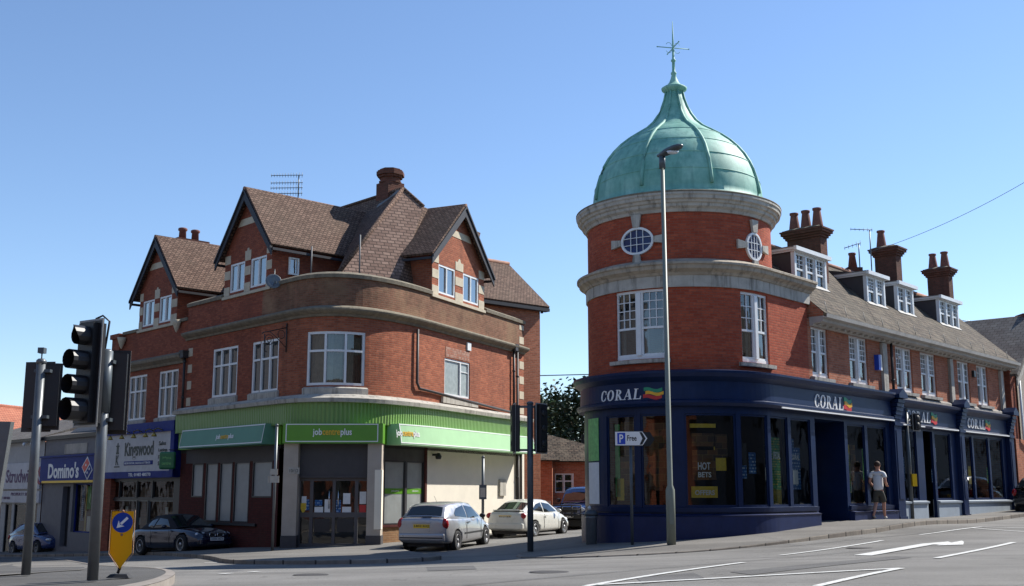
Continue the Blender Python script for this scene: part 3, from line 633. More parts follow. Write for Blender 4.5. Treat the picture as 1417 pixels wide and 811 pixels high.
def gable(root, P, s0, s1, zb, ze, fl_, fr_, sap, zap, zf, wins, ov, depth, base_off=0.0, bm='brick_red', rm='roof_tile', cheek=3.0, edepth=None, tri_band=True):
    """gable with walls s0..s1, roof feet fl_/fr_ at height zf and its ridge at (sap, zap) running back"""
    o = base_off; wl = MB(); wl.pwall(P, s0, s1, zb, ze, o, wins, .1, rmi=None)
    slope = (zap-zf)/((fr_-fl_)/2); zr = zap-.14
    wl.pprism(P, [(s0, ze), (s1, ze), (s1, max(ze+.01, zr-slope*(s1-sap))), (sap, zr), (s0, max(ze+.01, zr-slope*(sap-s0)))], o-.14, o)
    for s in (s0, s1): wl.quad(P.P(s, o, zb), P.P(s, o-cheek, zb), P.P(s, o-cheek, zr-slope*abs(s-sap)+.02), P.P(s, o, zr-slope*abs(s-sap)+.02))
    g = wl.build('gable_wall', M[bm], root)
    ss = sorted([s0]+[x for h in wins for x in h[:2]]+[s1])
    q = MB()
    for i in range(0, len(ss), 2):
        a, b = ss[i]+.012, ss[i+1]-.012
        for z in (zb+.05, zb+.66, zb+1.25):
            if z+.3 < ze+.4: q.pbox(P, a if i else ss[i]+.003, b if i < len(ss)-2 else ss[i+1]-.003, o-.03, o+.016, z, z+.33)
        if 0 < i < len(ss)-2: q.pprism(P, [(a, ze-.05), (b, ze-.05), ((a+b)/2+.05, ze+.42), ((a+b)/2-.05, ze+.42)], o-.02, o+.015)
    q.build('quoin_blocks', M['quoin'], g)
    if tri_band:
        t = MB(); zz = zap-1.3; hw = (zr-zz-.28)/slope
        t.pprism(P, [(sap-hw-.1, zz), (sap+hw+.1, zz), (sap+hw-.12, zz+.26), (sap-hw+.12, zz+.26)], o-.02, o+.014); t.build('stone_band', M['quoin'], g)
        h = MB(); zz = ze+.12; a, b = s0+.5, s1-.5
    sb = MB(); sb.psweep(P, s0-.05, s1+.05, [(o-.02, zb-.08), (o+.07, zb-.08), (o+.07, zb+.02), (o-.02, zb+.06)]); sb.build('sill', M['quoin'], g)
    for h in wins: window(root, P, h[0], h[1], h[2], h[3], o, mull=(.5,), fw=.07, pm='glass_sky', rev=.08, curt=[(.05, .95, .05, .95)], blind='blind')
    rf = MB(); ed = edepth or (depth, depth)
    for side, (sf, e) in enumerate(((fl_, ed[0]), (fr_, ed[1]))):
        a, b, c, d = P.P(sf, o+ov, zf), P.P(sap, o+ov, zap), P.P(sap, o-depth, zap), P.P(sf, o-e, zf)
        rf.slab([a, b, c, d] if side else [a, d, c, b], .09)
    r = rf.build('roof', M[rm], root)
    rt = MB(); rt.tube([P.P(sap, o+ov+.02, zap+.0), P.P(sap, o-depth, zap+.0)], .085, 8); rt.build('ridge_tiles', M['ridge'], r)
    bb = MB(); hgt = .26
    for sf in (fl_, fr_):
        d_ = 1 if sf > sap else -1
        bb.pprism(P, [(sap, zap-.09), (sap, zap-.09-hgt*1.3), (sf+d_*.05, zf-hgt-.1), (sf+d_*.05, zf-.06)][::d_], o+ov-.05, o+ov+.0)
        bb.pprism(P, [(sap, zap-.01), (sap, zap-.1), (sf+d_*.05, zf-.1), (sf+d_*.05, zf-.01)][::d_], o+ov, o+ov+.05)
        bb.pbox(P, min(sf, sf+d_*.1), max(sf, sf+d_*.1), o-ed[0 if sf < sap else 1], o+ov-.05, zf-.17, zf-.08)
    bb.build('bargeboard', M['black_timber'], r)
    return g
def plane_hit(px, py, p0, n): r = ray(px, py); return r*(Vector(p0).dot(n)/r.dot(n))
def block_shell(root, P, s0, s1, back, z0, z1, m='brick_old', slabs=(), name='rear_wall'):
    a, b = tuple(P.pos(s1, -.02)), tuple(P.pos(s0, -.02)); R2 = Path([a]+back+[b]); w_ = MB(); w_.pwall(R2, R2.s[0], R2.s[-1], z0, z1, 0, ()); w_.build(name, M[m], root)
    for z in slabs:
        f = MB(); f.poly([Vector((*p, z)) for p in [tuple(P.pos(s, -.05)) for s in P.brk(s0, s1)]+back]); f.build('floor_slab', M['floor_dark'], root)

# ------------------------------------------------------------------ corner building with the green shopfront
b1 = thing('corner_building', 'three storey red brick corner block with tall gables, rounded corner and green shop fascia', 'building', (-5.3, 38.5, -1.8))
w1 = [(14.58,16.42,3.5,5.32),(17.45,19.22,3.48,5.31),(20.85,22.93,3.54,5.35),(27.6,29.66,3.58,4.98)]
m = MB(); m.pwall(J, 12.42, 18.0, 3.0, 7.2, 0, w1[:1]+[(17.45,18.0,3.48,5.31)]); m.build('wall', M['brick_red'], b1)
m = MB(); m.pwall(J, 18.0, 34.7, 3.0, 5.85, 0, [(18.0,19.22,3.48,5.31)]+w1[2:]); m.build('wall', M['brick_old'], b1)
m = MB(); m.pwall(J, 18.0, 34.7, 5.85, 7.2, 0, ()); m.build('parapet', M['brick_parapet'], b1)
for i, h in enumerate(w1):
    if i < 3: window(b1, J, *h, 0, mull=(.335, .665), trans=(.64,), fw=.085, th=.08, curt=[(.0,.16,0,1),(.82,1,0,1)] if i != 2 else [(.03,.28,.0,1),(.36,.62,0,1),(.72,.97,0,1)], blind='curtain' if i < 2 else 'curtain_warm')
    else: window(b1, J, *h, 0, mull=(.64,), trans=(), fw=.08, pm='frosted', bars=[(.64,1,.7,.72,1,2)])
for a, b in [(12.42,15.15),(18.62,26.5),(30.95,34.75)]: m = MB(); m.psweep(J, a, b, [(-.3,7.18),(.07,7.18),(.09,7.3),(-.1,7.4),(-.3,7.3)]); m.build('coping', M['stone_dark'], b1)
m = MB(); m.psweep(J, 12.42, 34.75, [(-.02,5.86),(.05,5.86),(.08,5.93),(.18,5.98),(.26,6.04),(.28,6.09),(.26,6.13),(-.02,6.24)]); m.build('cornice', M['stone_dark'], b1)
for h in w1[:3]: m = MB(); m.psweep(J, h[0]-.1, h[1]+.1, [(-.02,3.24),(.08,3.24),(.09,3.44),(-.02,3.5)]); m.build('sill', M['stone_grey'], b1)
m = MB(); m.pbox(J, 27.35, 30.2, -.02, .1, 3.28, 3.5); m.build('sill', M['stone_grey'], b1)
m = MB(); m.psweep(J, 12.5, 34.6, [(0,2.95),(.5,2.95),(.52,3.08),(.30,3.16),(.26,3.2),(0,3.26)]); m.build('ledge', M['stone_grey'], b1)
m = MB(); m.pbox(J, 27.65, 29.6, -.02, .012, 5.02, 5.4); m.build('patterned_lintel', M['brick_diaper'], b1)
m = MB(); m.pbox(J, 29.35, 29.65, 0, .06, 5.45, 5.75); m.build('vent_grille', M['white_paint'], b1)
quoins(b1, J, 12.62, 12.95, 3.3, 5.75, 0); quoins(b1, J, 34.25, 34.7, 3.3, 5.75, 0); quoins(b1, J, 34.25, 34.7, 6.3, 7.1, 0, .3)
downpipe(b1, J, 12.5, 3.2, 5.2); downpipe(b1, J, 33.5, 3.2, 5.9); downpipe(b1, J, 33.85, -1.2, 5.9, hopper=False)
m = MB(); m.tube([J.P(25.45,.1,5.75),J.P(25.45,.1,3.85),J.P(25.6,.1,3.65),J.P(33.3,.1,3.3)], .05, 8); m.build('downpipe', M['cast_iron'], b1)
# green cladding band, sign boards, awnings
m = MB(); m.psweep(J, 12.5, 34.4, [(0,2.25),(.34,2.25),(.36,2.95),(0,2.95)]); m.build('green_fascia', M['green_rib'], b1)
parts(b1, 'under_fascia', 'green', [lambda m: m.psweep(J, 12.5, 19.85, [(.05,1.62),(.18,1.62),(.18,2.25),(.05,2.25)]), lambda m: m.psweep(J, 23.6, 34.4, [(.05,1.62),(.18,1.62),(.18,2.25),(.05,2.25)])])
E0, E1 = at(391.5,600,37.05)[:2], at(530,600,37.05)[:2]; JE = Path([tuple(E0), tuple(E1)]); LE = JE.s[-1]
sb = MB(); sb.pbox(JE, .0, LE, -.6, .04, 1.6, 2.25); sg = sb.build('fascia_sign', M['green'], b1)
m = MB()
for a in ((.1, LE-.15, 1.645, 1.675), (.1, LE-.15, 2.2, 2.23)): m.pbox(JE, a[0], a[1], .04, .055, a[2], a[3])
for a in (.1, LE-.18): m.pbox(JE, a, a+.03, .04, .055, 1.675, 2.2)
m.build('sign_border', M['sign_white'], sg)
def jobtext(P, a0, a1, z0, z1, off, par, slope=None):
    fn = (lambda a, b, l: P.P(a, off+l, b)) if slope is None else (lambda a, b, l: P.P(a, slope(b)+l, b))
    W = a1-a0; m = MB(); letter('job', a0, a0+W*.235, z0, z1, fn, .018, mb=m); letter('plus', a0+W*.715, a1, z0, z1, fn, .018, mb=m, mi=0)
    h = (z1-z0); m2 = MB(); letter('centre', a0+W*.25, a0+W*.70, z0+h*.24, z1-h*.1, fn, .018, mb=m2)
    m.build('lettering', M['sign_white'], par); m2.build('lettering', M['sign_amber'], par)
jobtext(JE, LE*.30, LE*.69, 1.8, 2.08, .042, sg)
def awning(root, P, a, b, zt, zb, o0, o1, mname, border=True):
    m = MB(); m.psweep(P, a, b, [(.12,zb),(o1,zb),(o1,zb+.05),(o0,zt),(.12,zt)]); aw = m.build('awning', M[mname], root)
    sl_ = lambda z: o1+(o0-o1)*(z-zb-.05)/(zt-zb-.05)
    if border:
        t = MB()
        for z in (zb+.06, zt-.03): t.psweep(P, a, b, [(sl_(z), z-.016), (sl_(z)+.012, z-.016), (sl_(z)+.006, z+.016), (sl_(z)-.006, z+.016)])
        for s in (a, b-.03): t.add([P.P(s, sl_(zb+.05)+.008, zb+.05), P.P(s+.03, sl_(zb+.05)+.008, zb+.05), P.P(s+.03, sl_(zt)+.008, zt), P.P(s, sl_(zt)+.008, zt)], [(0,1,2,3)])
        t.build('awning_trim', M['sign_white'], aw)
    return aw, sl_
awl, sl1 = awning(b1, J, J.hit(251,606,.6)[0], 19.45, 2.32, 1.63, .56, .68, 'teal_awning')
ta, tb = J.hit(300,609,.6), J.hit(324,608,.6); jobtext(J, ta[0], tb[0], 1.84, 2.06, 0, awl, lambda z: sl1(z)+.003)
awr, sl2 = awning(b1, J, 23.78, 34.0, 2.3, 1.6, .74, .86, 'green_awning')
ta, tb = J.hit(545,606,.7), J.hit(577,608,.7); jobtext(J, ta[0], tb[0], 1.82, 2.1, 0, awr, lambda z: sl2(z)+.003)
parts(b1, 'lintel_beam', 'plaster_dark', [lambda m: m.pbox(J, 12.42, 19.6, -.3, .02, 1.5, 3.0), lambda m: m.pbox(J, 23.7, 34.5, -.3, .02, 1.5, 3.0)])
# street level, left front
zg = -2.6
lw = [(13.4,14.25,-.15,1.1),(14.45,15.35,-1.02,1.1),(15.5,16.4,-1.02,1.1),(16.55,17.6,-1.02,1.1),(17.8,19.1,-.15,1.1)]
m = MB(); m.pwall(J, 12.42, 19.5, zg, 1.62, .0, lw, .12); m.build('shop_wall', M['brick_maroon'], b1)
m = MB(); m.pbox(J, 12.9, 19.5, .0, .03, 1.1, 1.62); m.build('signboard_backing', M['dark_grey'], b1)
for i, h in enumerate(lw): window(b1, J, *h, 0, fw=.05, fm='dark_paint', pm='frosted_panel', rev=.06)
m = MB(); m.pbox(J, 12.95, 18.2, .0, .08, -1.12, -1.03); m.build('sill', M['dark_paint'], b1)
# entrance between two pillars
m = MB(); m.pbox(JE, .03, .5, -.75, -.12, -2.2, 1.6); m.build('pillar', M['cream_pillar'], b1)
m = MB(); m.pbox(JE, LE-.5, LE-.04, -.75, -.12, -2.2, 1.6); m.build('pillar', M['cream_pillar'], b1)
m = MB(); m.pbox(JE, LE-.25, LE-.02, -.5, -.1, -1.15, .75); m.build('pillar_casing', M['cream_strip'], b1)
parts(b1, 'plinth', 'dark_grey', [lambda m: m.pbox(JE, LE-.52, LE-.02, -.77, -.1, -2.2, -1.35), lambda m: m.pbox(JE, .01, .52, -.77, -.1, -2.2, -1.35)])
m = MB(); m.pbox(JE, .5, LE-.5, -.7, -.45, .55, 1.6); m.pbox(JE, .5, LE-.5, -.44, -.42, .5, .58); m.build('shutter_box', M['dark_grey'], b1)
ent = MB(); e0, e1 = .5, LE-.5; we = e1-e0; eo = -.62
for f0, f1 in ((0, .018), (.15, .20), (.478, .522), (.80, .85), (.982, 1)): ent.pbox(JE, e0+we*f0, e0+we*f1, eo-.05, eo+.05, -1.75, .52)
ent.pbox(JE, e0, e1, eo-.052, eo+.052, .40, .55); ent.pbox(JE, e0, e1, eo-.048, eo+.048, -1.78, -1.62); ent.pbox(JE, e0, e1, eo-.046, eo+.046, -.78, -.62)
eb = ent.build('entrance_frame', M['door_grey'], b1)
for k, (f0, f1) in enumerate(((.018,.15),(.2,.478),(.522,.8),(.85,.982))):
    a, b = e0+we*f0, e0+we*f1; d = MB(); d.quad(JE.P(a, eo, -1.62), JE.P(b, eo, -1.62), JE.P(b, eo, .4), JE.P(a, eo, .4)); dd = d.build('pane', M['glass_shop'], eb)
    if 0 < k < 3:
        h = MB(); x = b-.1 if k == 1 else a+.1; h.tube([JE.P(x, eo+.1, -.5), JE.P(x, eo+.1, .1)], .018, 6); h.tube([JE.P(x, eo, -.45), JE.P(x, eo+.1, -.45)], .012, 6); h.tube([JE.P(x, eo, .05), JE.P(x, eo+.1, .05)], .012, 6); h.build('handle', M['chrome'], dd)
def notice(root, P, a, b, z0, z1, off, mname, name='notice'):
    m = MB(); m.pbox(P, a, b, off, off+.006, z0, z1); return m.build(name, M[mname], root)
for f0, f1, z0, z1, mn in ((.03,.10,-.55,-.1,'poster_w'),(.1,.145,-.55,-.2,'poster_b'),(.225,.33,-.40,-.22,'poster_b'),(.22,.345,-.62,-.44,'poster_w'),(.365,.445,-.62,-.2,'poster_w'),(.53,.60,-.62,-.22,'poster_b'),(.63,.735,-.35,.0,'poster_w'),(.62,.75,-.62,-.44,'poster_w'),(.87,.965,-.35,.05,'poster_w'),(.87,.965,-.65,-.38,'sign_red')):
    notice(eb, JE, e0+we*f0, e0+we*f1, z0, z1, eo+.008, mn)
m = MB(); m.pprism(JE, [(e0+we*.055, -.68),(e0+we*.10,-.5),(e0+we*.10,-.32),(e0+we*.02,-.32),(e0+we*.02,-.5)], eo+.016, eo+.02); m.build('notice', M['poster_y'], eb)
for f0, f1 in ((.225,.45),(.55,.79)):
    notice(eb, JE, e0+we*f0, e0+we*f1, -1.25, -.82, eo+.009, 'dark_paint', 'kick_panel')
m = MB(); m.pbox(JE, .2, .56, -.115, -.1, .62, .82); npl = m.build('address_plate', M['stone_grey'], b1)
m = letter('10/12', .24, .52, .67, .77, lambda a, b, l: JE.P(a, -.098+l*.3, b)); m.build('lettering', M['dark_paint'], npl)
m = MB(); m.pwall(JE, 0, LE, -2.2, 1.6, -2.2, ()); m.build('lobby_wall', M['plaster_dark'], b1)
# street level, side front
rw = [(23.86,24.98,-1.05,1.1),(25.05,26.15,-1.05,1.1)]
m = MB(); m.pwall(J, 23.6, 26.28, -2.2, -1.1, .02, ()); m.build('stallriser', M['brick_tan'], b1)
m = MB(); m.pwall(J, 23.6, 26.28, -1.1, 1.62, .0, rw, .1); m.build('shop_wall', M['dark_grey'], b1)
for h in rw:
    ww = window(b1, J, *h, 0, fw=.05, fm='dark_paint', pm='frosted_panel', rev=.08)
    notice(ww, J, h[0]+.05, h[1]-.05, -.02, .16, -.055, 'green', 'green_strip'); 
    m = letter('jobcentre', h[0]+.4, h[1]-.3, .03, .11, lambda a, b, l: J.P(a, -.043+l*.2, b)); m.build('lettering', M['sign_white'], ww)
m = MB(); m.pbox(J, 23.7, 26.28, .0, .08, -1.13, -1.04); m.build('sill', M['brick_maroon'], b1)
m = MB(); m.pbox(J, 26.17, 26.3, .0, .05, -2.0, 1.62); m.build('door_post', M['brick_maroon'], b1)
m = MB(); m.pwall(J, 26.28, 34.7, -2.4, 1.62, .02, ()); m.build('side_wall', M['cream_wall'], b1)
m = MB(); m.pbox(J, 32.2, 32.75, .02, .1, -.1, .55); m.build('meter_box', M['stone_grey'], b1)
m = MB(); m.lathe((0,0,0), [(.09,-.1),(.12,0),(.05,.12)], 10, X=Matrix.Translation(J.P(26.75,.25,1.3))); m.pbox(J, 26.7, 26.8, 0, .2, 1.32, 1.4); m.build('wall_lamp', M['dark_paint'], b1)
m = MB(); m.tube([J.P(33.95,.08,-2),J.P(33.95,.08,1.62)], .05, 8); m.tube([J.P(34.25,.08,-2),J.P(34.25,.08,2.9)], .05, 8); m.build('downpipe', M['cast_iron'], b1)
# shell behind the fronts
bk = [tuple(J.pos(34.7)+np.array([-.906,.423])*8), tuple(J.pos(12.42)+np.array([.731,.682])*9)]
block_shell(b1, J, 12.42, 34.7, bk, -2.6, 7.2, slabs=(3.02, 7.05))
# gables, big corner roof
gable(b1, J, 15.2, 18.55, 7.2, 8.45, 14.92, 18.85, 16.87, 11.07, 8.62, [(15.62,16.66,7.34,8.42),(17.1,18.18,7.34,8.42)], .28, 5.2, base_off=.0, edepth=(4.2,4.2), cheek=4.0)
gable(b1, J, 26.55, 30.85, 7.2, 8.5, 26.15, 31.2, 28.7, 11.02, 8.6, [(27.05,28.36,7.34,8.44),(29.03,30.36,7.34,8.44)], .28, 3.6, base_off=.0, bm='brick_old', edepth=(2.4,3.6), cheek=3.0)
K = Path([tuple(J.pos(18.56)), tuple(J.pos(18.56)+np.array([.731,.682])*4)])
kw = (K.hit(399,356), K.hit(412,382)); window(b1, K, kw[0][0], kw[1][0], kw[1][1], kw[0][1], .06, fw=.06, pm='glass_sky', rev=.05)
A3 = at(558,261,43.0); nL = Vector((-.731,-.682,0)); dLv = Vector((dL[0], dL[1], 0))
P1 = at(462,386,38.9)
lev = Vector((math.sin(R_(62)), math.cos(R_(62)), 0)); nC = (P1-A3).cross(lev); A4 = plane_hit(586,286,A3,nC); P2 = plane_hit(548,400,A3,nC)
P1b = P1+(P1-A3)*.08; P2b = P2+(P2-A4)*.1
m = MB(); m.add([P1b, P2b, A4, A3], [(0,1,2,3)]); crf = m.build('corner_roof', M['roof_tile_rough'], b1)
inn = Vector((.731,.682,0)); R0 = A3+dLv*9.5; m = MB()
V1 = Vector((*(J.pos(18.85)+np.array([.731,.682])*4.15), 8.55)); V2 = Vector((*(J.pos(16.87)+np.array([.731,.682])*5.15), 11.05)); V0 = Vector((V1.x+.5, V1.y+.3, 7.0)); m.add([P1, A3, V2], [(0,1,2)]); m.add([P1, V2, V1], [(0,1,2)]); m.add([P1, V1, V0], [(0,1,2)]); m.add([A3, R0, V2], [(0,1,2)]); m.add([V2, R0, R0-inn*5+Vector((0,0,-4.5)), V2+dLv*3-inn*3+Vector((0,0,-3.8))], [(0,1,2,3)]); m.add([A3, A3+inn*4+Vector((0,0,-4.6)), R0+inn*4+Vector((0,0,-4.6)), R0], [(0,1,2,3)])
dRv = Vector((dR[0],dR[1],0)); m.add([P2, P2+dRv*5, A4+dRv*5, A4], [(0,1,2,3)]); m.add([A4, A4+dRv*5, A3+dRv*5+Vector((-1,0,-.7)), A3], [(0,1,2,3)])
m.build('main_roof', M['roof_tile'], b1)
m = MB(); m.tube([P1, A3], .08, 8); m.tube([A3, A4], .08, 8); m.tube([A3, R0], .08, 8); m.build('ridge_tiles', M['roof_tile'], crf)
# leaning lead apron and chimney
ch = MB(); c0 = at(540,262,44.0); X = Matrix.Translation((c0.x, c0.y, 0)) @ Matrix.Rotation(R_(43), 4, 'Z')
zc = c0.z; ch.box(-.4,.4,-.4,.4,zc-2.0,zc+.22,X)
for r, za, zb_ in ((.47,.22,.30),(.42,.30,.44),(.50,.44,.53),(.58,.53,.68),(.53,.68,.74),(.44,.74,.80)): ch.lathe((0,0,0), [(r,zc+za),(r,zc+zb_)], 8, a0=R_(22.5), smooth=False, X=X)
chm = ch.build('chimney', M['chimney_brick'], b1)
m = MB(); q = [at(521,288,43.4), at(545,276,43.0), at(556,262,42.95), at(549,263,43.2), at(540,272,43.3), at(523,283,43.5)]; m.slab(q, .03); m.build('lead_flashing', M['lead'], chm)
# rear wing with its own tiled roof
wg = Vector((.766,.643,0)); c1 = Vector((*J.pos(34.7), 0)); W0 = c1+Vector((0,0,0)); W1 = c1+wg*.95; dl = Vector((-.682,.731,0))
m = MB()
wv = [W0-wg*7, W1, W1+dl*5.2, W0-wg*7+dl*5.2]
for a, b in zip(wv, wv[1:]+wv[:1]): m.quad(Vector((a.x,a.y,-2)), Vector((b.x,b.y,-2)), Vector((b.x,b.y,7.9)), Vector((a.x,a.y,7.9)))
m.build('rear_wing_wall', M['brick_front'], b1)
ea = 8.05; ov = -dl*.3; e_r = W1+wg*.3+ov; e_l = W0-wg*6+ov; rz_ = 10.35; r_r = W1+wg*.3+dl*2.35; r_l = W0-wg*6+dl*2.35; b_r = r_r+dl*2.7; b_l = r_l+dl*2.7
Z = lambda v, z: Vector((v.x, v.y, z))
m = MB(); m.slab([Z(e_l,ea), Z(e_r,ea), Z(r_r,rz_), Z(r_l,rz_)], .1); m.slab([Z(r_l,rz_), Z(r_r,rz_), Z(b_r,ea), Z(b_l,ea)], .1); wr = m.build('rear_wing_roof', M['roof_tile'], b1)
m = MB(); m.tube([Z(r_l,rz_+.02), Z(r_r,rz_+.02)], .09, 8); m.build('ridge_tiles', M['ridge'], wr)
m = MB(); m.hexa([Z(e_l,ea-.22), Z(e_r,ea-.22), Z(e_r-ov,ea-.22), Z(e_l-ov,ea-.22)], [Z(e_l,ea-.08), Z(e_r,ea-.08), Z(e_r-ov,ea-.08), Z(e_l-ov,ea-.08)]); m.tube([Z(W1+ov*.4,ea-.3), Z(W1+ov*.4,ea-.1)], .07, 6); m.build('bargeboard', M['black_timber'], wr)

# ------------------------------------------------------------------ neighbour with the white sign board
b2 = thing('shop_building', 'red brick gabled building with white name board, between the low pizza shop and corner block', 'building', (-14, 44.5, -2.3))
w2 = [(7.4,9.05,2.97,4.83),(10.15,11.8,2.97,4.83)]
m = MB(); m.pwall(J, 5.95, 12.4, 2.4, 6.7, -.02, w2); m.build('wall', M['brick_red'], b2)
for h in w2: window(b2, J, *h, -.02, mull=(.335,.665), trans=(.64,), fw=.085, curt=[(.05,.3,0,.6),(.36,.62,0,.7),(.7,.95,0,.55)])
m = MB(); m.psweep(J, 5.95, 12.3, [(-.04,5.02),(.06,5.02),(.1,5.12),(.26,5.24),(.28,5.34),(-.04,5.5)]); m.build('cornice', M['stone_dark'], b2)
for h in w2: m = MB(); m.psweep(J, h[0]-.1, h[1]+.1, [(-.04,2.78),(.07,2.78),(.08,2.93),(-.04,2.98)]); m.build('sill', M['stone_grey'], b2)
m = MB(); m.pbox(J, 5.75, 6.5, -.5, .12, -3, 6.55); m.pbox(J, 5.68, 6.57, -.55, .2, 6.55, 6.75); m.build('pier', M['brick_red'], b2)
for q_ in ((6.75,6.55),(11.75,6.75)): m = MB(); m.lathe((0,0,0), [(.0,-.5),(.06,-.42),(.16,-.15),(.2,0)], 10, X=Matrix.Translation(J.P(q_[0],.14,q_[1]))); m.build('stone_corbel', M['quoin'], b2)
for a, b in ((6.6,7.95),(11.5,12.4)): m = MB(); m.psweep(J, a, b, [(-.3,6.68),(.05,6.68),(.06,6.8),(-.3,6.85)]); m.build('coping', M['stone_dark'], b2)
bk = [tuple(J.pos(12.38)+np.array([.731,.682])*9), tuple(J.pos(5.95)+np.array([.731,.682])*9)]
block_shell(b2, J, 5.95, 12.38, bk, -3, 6.7, slabs=(.62, 2.42, 6.6))
gable(b2, J, 8.0, 11.4, 6.7, 7.95, 7.55, 11.75, 9.6, 10.48, 8.02, [(8.32,9.36,6.84,7.92),(9.84,10.88,6.84,7.92)], .25, 7, base_off=-.02, cheek=5)
m = MB(); cq = at(261,334,48.5); Xc = Matrix.Translation((cq.x,cq.y,0)) @ Matrix.Rotation(R_(43),4,'Z'); m.box(-.65,.65,-.4,.4,cq.z-3,cq.z-.12,Xc); m.box(-.75,.75,-.5,.5,cq.z-.12,cq.z,Xc); c_ = m.build('chimney', M['chimney_brick'], b2)
for x in (-.3,.3): m = MB(); m.lathe((0,0,0), [(.17,cq.z),(.15,cq.z+.4),(.2,cq.z+.44),(.2,cq.z+.52),(.15,cq.z+.55)], 10, X=Xc @ Matrix.Translation((x,0,0))); m.build('chimney_pot', M['terracotta'], c_)
m = MB(); m.pbox(J, 5.95, 12.3, -.1, .3, 2.38, 2.78); m.pbox(J, 12.0, 12.3, -.1, .27, .62, 2.38); m.build('fascia', M['sign_navy'], b2)
m = MB(); m.pbox(J, 5.95, 12.0, .0, .22, .86, 2.38); sg = m.build('sign_board', mat('off white name board', (.5,.5,.5), .6, dirt=.2), b2)
m = MB(); m.pbox(J, 5.95, 12.3, .0, .24, .6, .86); sg2 = m.build('sign_board', M['sign_navy'], b2)
fJ = lambda o: (lambda a, b, l: J.P(a, o+l, b))
dk = mat('black green lettering', (.02, .035, .03), .5)
m = letter('Kingswood', 7.9, 10.5, 1.32, 2.05, fJ(.222), .02); m.build('lettering', dk, sg)
m = MB(); m.pbox(J, 7.88, 10.5, .222, .232, 1.12, 1.28); st_ = m.build('sign_stripe', M['sign_navy'], sg)
m = letter('RESIDENTIAL SALES & LETTINGS', 7.98, 10.3, 1.16, 1.24, fJ(.234)); m.build('lettering', M['sign_white'], st_)
for wd, z, a1 in (('Sales',1.9,11.55),('Lettings',1.62,11.7),('Financial',1.36,11.75),('Services',1.12,11.7)): m = letter(wd, 10.95, a1, z-.05, z+.11, fJ(.222), .01); m.build('lettering', dk, sg)
m = letter('TEL: 01483 480770', 8.4, 10.4, .67, .80, fJ(.242), .01); m.build('lettering', M['sign_white'], sg2)
m = MB()   # the tall K emblem topped by a chess piece
m.pprism(J, [(6.95,1.05),(7.45,1.05),(7.45,1.1),(6.95,1.1)], .222, .232); m.pbox(J, 7.12,7.28,.222,.234,1.66,1.9); m.pbox(J, 7.05,7.35,.222,.236,1.9,1.95); m.pbox(J,7.16,7.24,.222,.235,1.95,2.05); m.pbox(J,7.08,7.32,.222,.234,1.6,1.66)
letter('K', 7.08, 7.36, 1.14, 1.55, fJ(.222), .01, mb=m); m.build('emblem', dk, sg)
for s in (7.35, 8.45, 9.55, 10.6, 11.35):   # brass swan-neck lamps over the board
    m = MB(); m.tube([J.P(s,.28,2.42), J.P(s,.5,2.5), J.P(s+.05,.68,2.42), J.P(s+.02,.66,2.3)], .022, 6); m.lathe((0,0,0), [(.03,.12),(.06,.08),(.12,-.03)], 8, X=Matrix.Translation(J.P(s,.64,2.2))); m.build('swan_neck_lamp', mat('old brass', (.35,.26,.06), .4, .6), b2)
sh = [(6.2,7.0,-.2,.5),(7.05,8.6,-.2,.5),(8.7,10.0,-.2,.5),(10.1,11.9,-.2,.5),(6.2,8.7,-1.9,-.28),(8.8,9.7,-2.3,-.28),(9.8,11.9,-1.9,-.28)]
m = MB(); m.pwall(J, 5.95, 12.4, -3, .62, -.02, sh, .1); m.build('shopfront', M['dark_paint'], b2)
for i, h in enumerate(sh):
    wn = window(b2, J, *h, -.02, fw=.045, fm='galv' if i > 3 else 'dark_paint', pm='glass_shop', name='shop_window')
    if i in (4, 6):
        for k in range(7):
            a = h[0]+.15+k*.3; z = -1.7+(k*37 % 5)*.22; notice(wn, J, a, a+.22, z, z+.28, -.4, ['poster_w','poster_b','poster_w','poster_y'][k % 4], 'property_card')

# ------------------------------------------------------------------ low pizza shop
b3 = thing('low_shop', 'single storey grey shop with dark blue pizza sign and yellow strip beneath it', 'shop', (-20, 52, -2.6))
dh = [(1.15,2.0,-2.35,.3),(2.3,4.35,-1.7,.42)]
m = MB(); m.pwall(J, -1.25, 5.7, -3.2, 2.45, .0, dh, .25); m.build('wall', M['grey_tile'], b3)
m = MB(); m.pbox(J, .2+.9, 3.6, .0, .03, 1.75, 2.2); m.build('blank_panel', M['stone_grey'], b3)
m = MB(); m.psweep(J, -1.4, 5.75, [(-.3,2.45),(.12,2.45),(.14,2.62),(-.3,2.62)]); m.build('gutter', M['dark_paint'], b3)
m = MB(); m.pbox(J, -1.2, 4.85, .0, .2, .5, 1.62); m.pbox(J, -1.25, 4.95, .0, .26, 1.62, 1.7); sg = m.build('sign_board', M['sign_navy'], b3)
m = MB(); m.pbox(J, -.9, 4.85, .2, .215, .46, .56); m.build('sign_stripe', M['yellow'], sg)
m = letter("Domino's", -.2, 3.3, .66, 1.36, fJ(.202), .03); m.build('lettering', M['sign_white'], sg)
Cx, Cz = 4.15, 1.08
def dia(dx, dz, sx, sz): return [(Cx+dx-sx, Cz+dz), (Cx+dx, Cz+dz-sz), (Cx+dx+sx, Cz+dz), (Cx+dx, Cz+dz+sz)]
m = MB(); m.pprism(J, [(Cx-.55,Cz+.05),(Cx+.1,Cz-.52),(Cx+.6,Cz-.1),(Cx,Cz+.5)], .2, .215); em = m.build('emblem', M['sign_white'], sg)
m = MB(); m.pprism(J, [(Cx-.48,Cz+.05),(Cx-.2,Cz-.18),(Cx+.25,Cz+.2),(Cx,Cz+.42)], .215, .225); m.build('emblem_field', M['sign_red'], em)
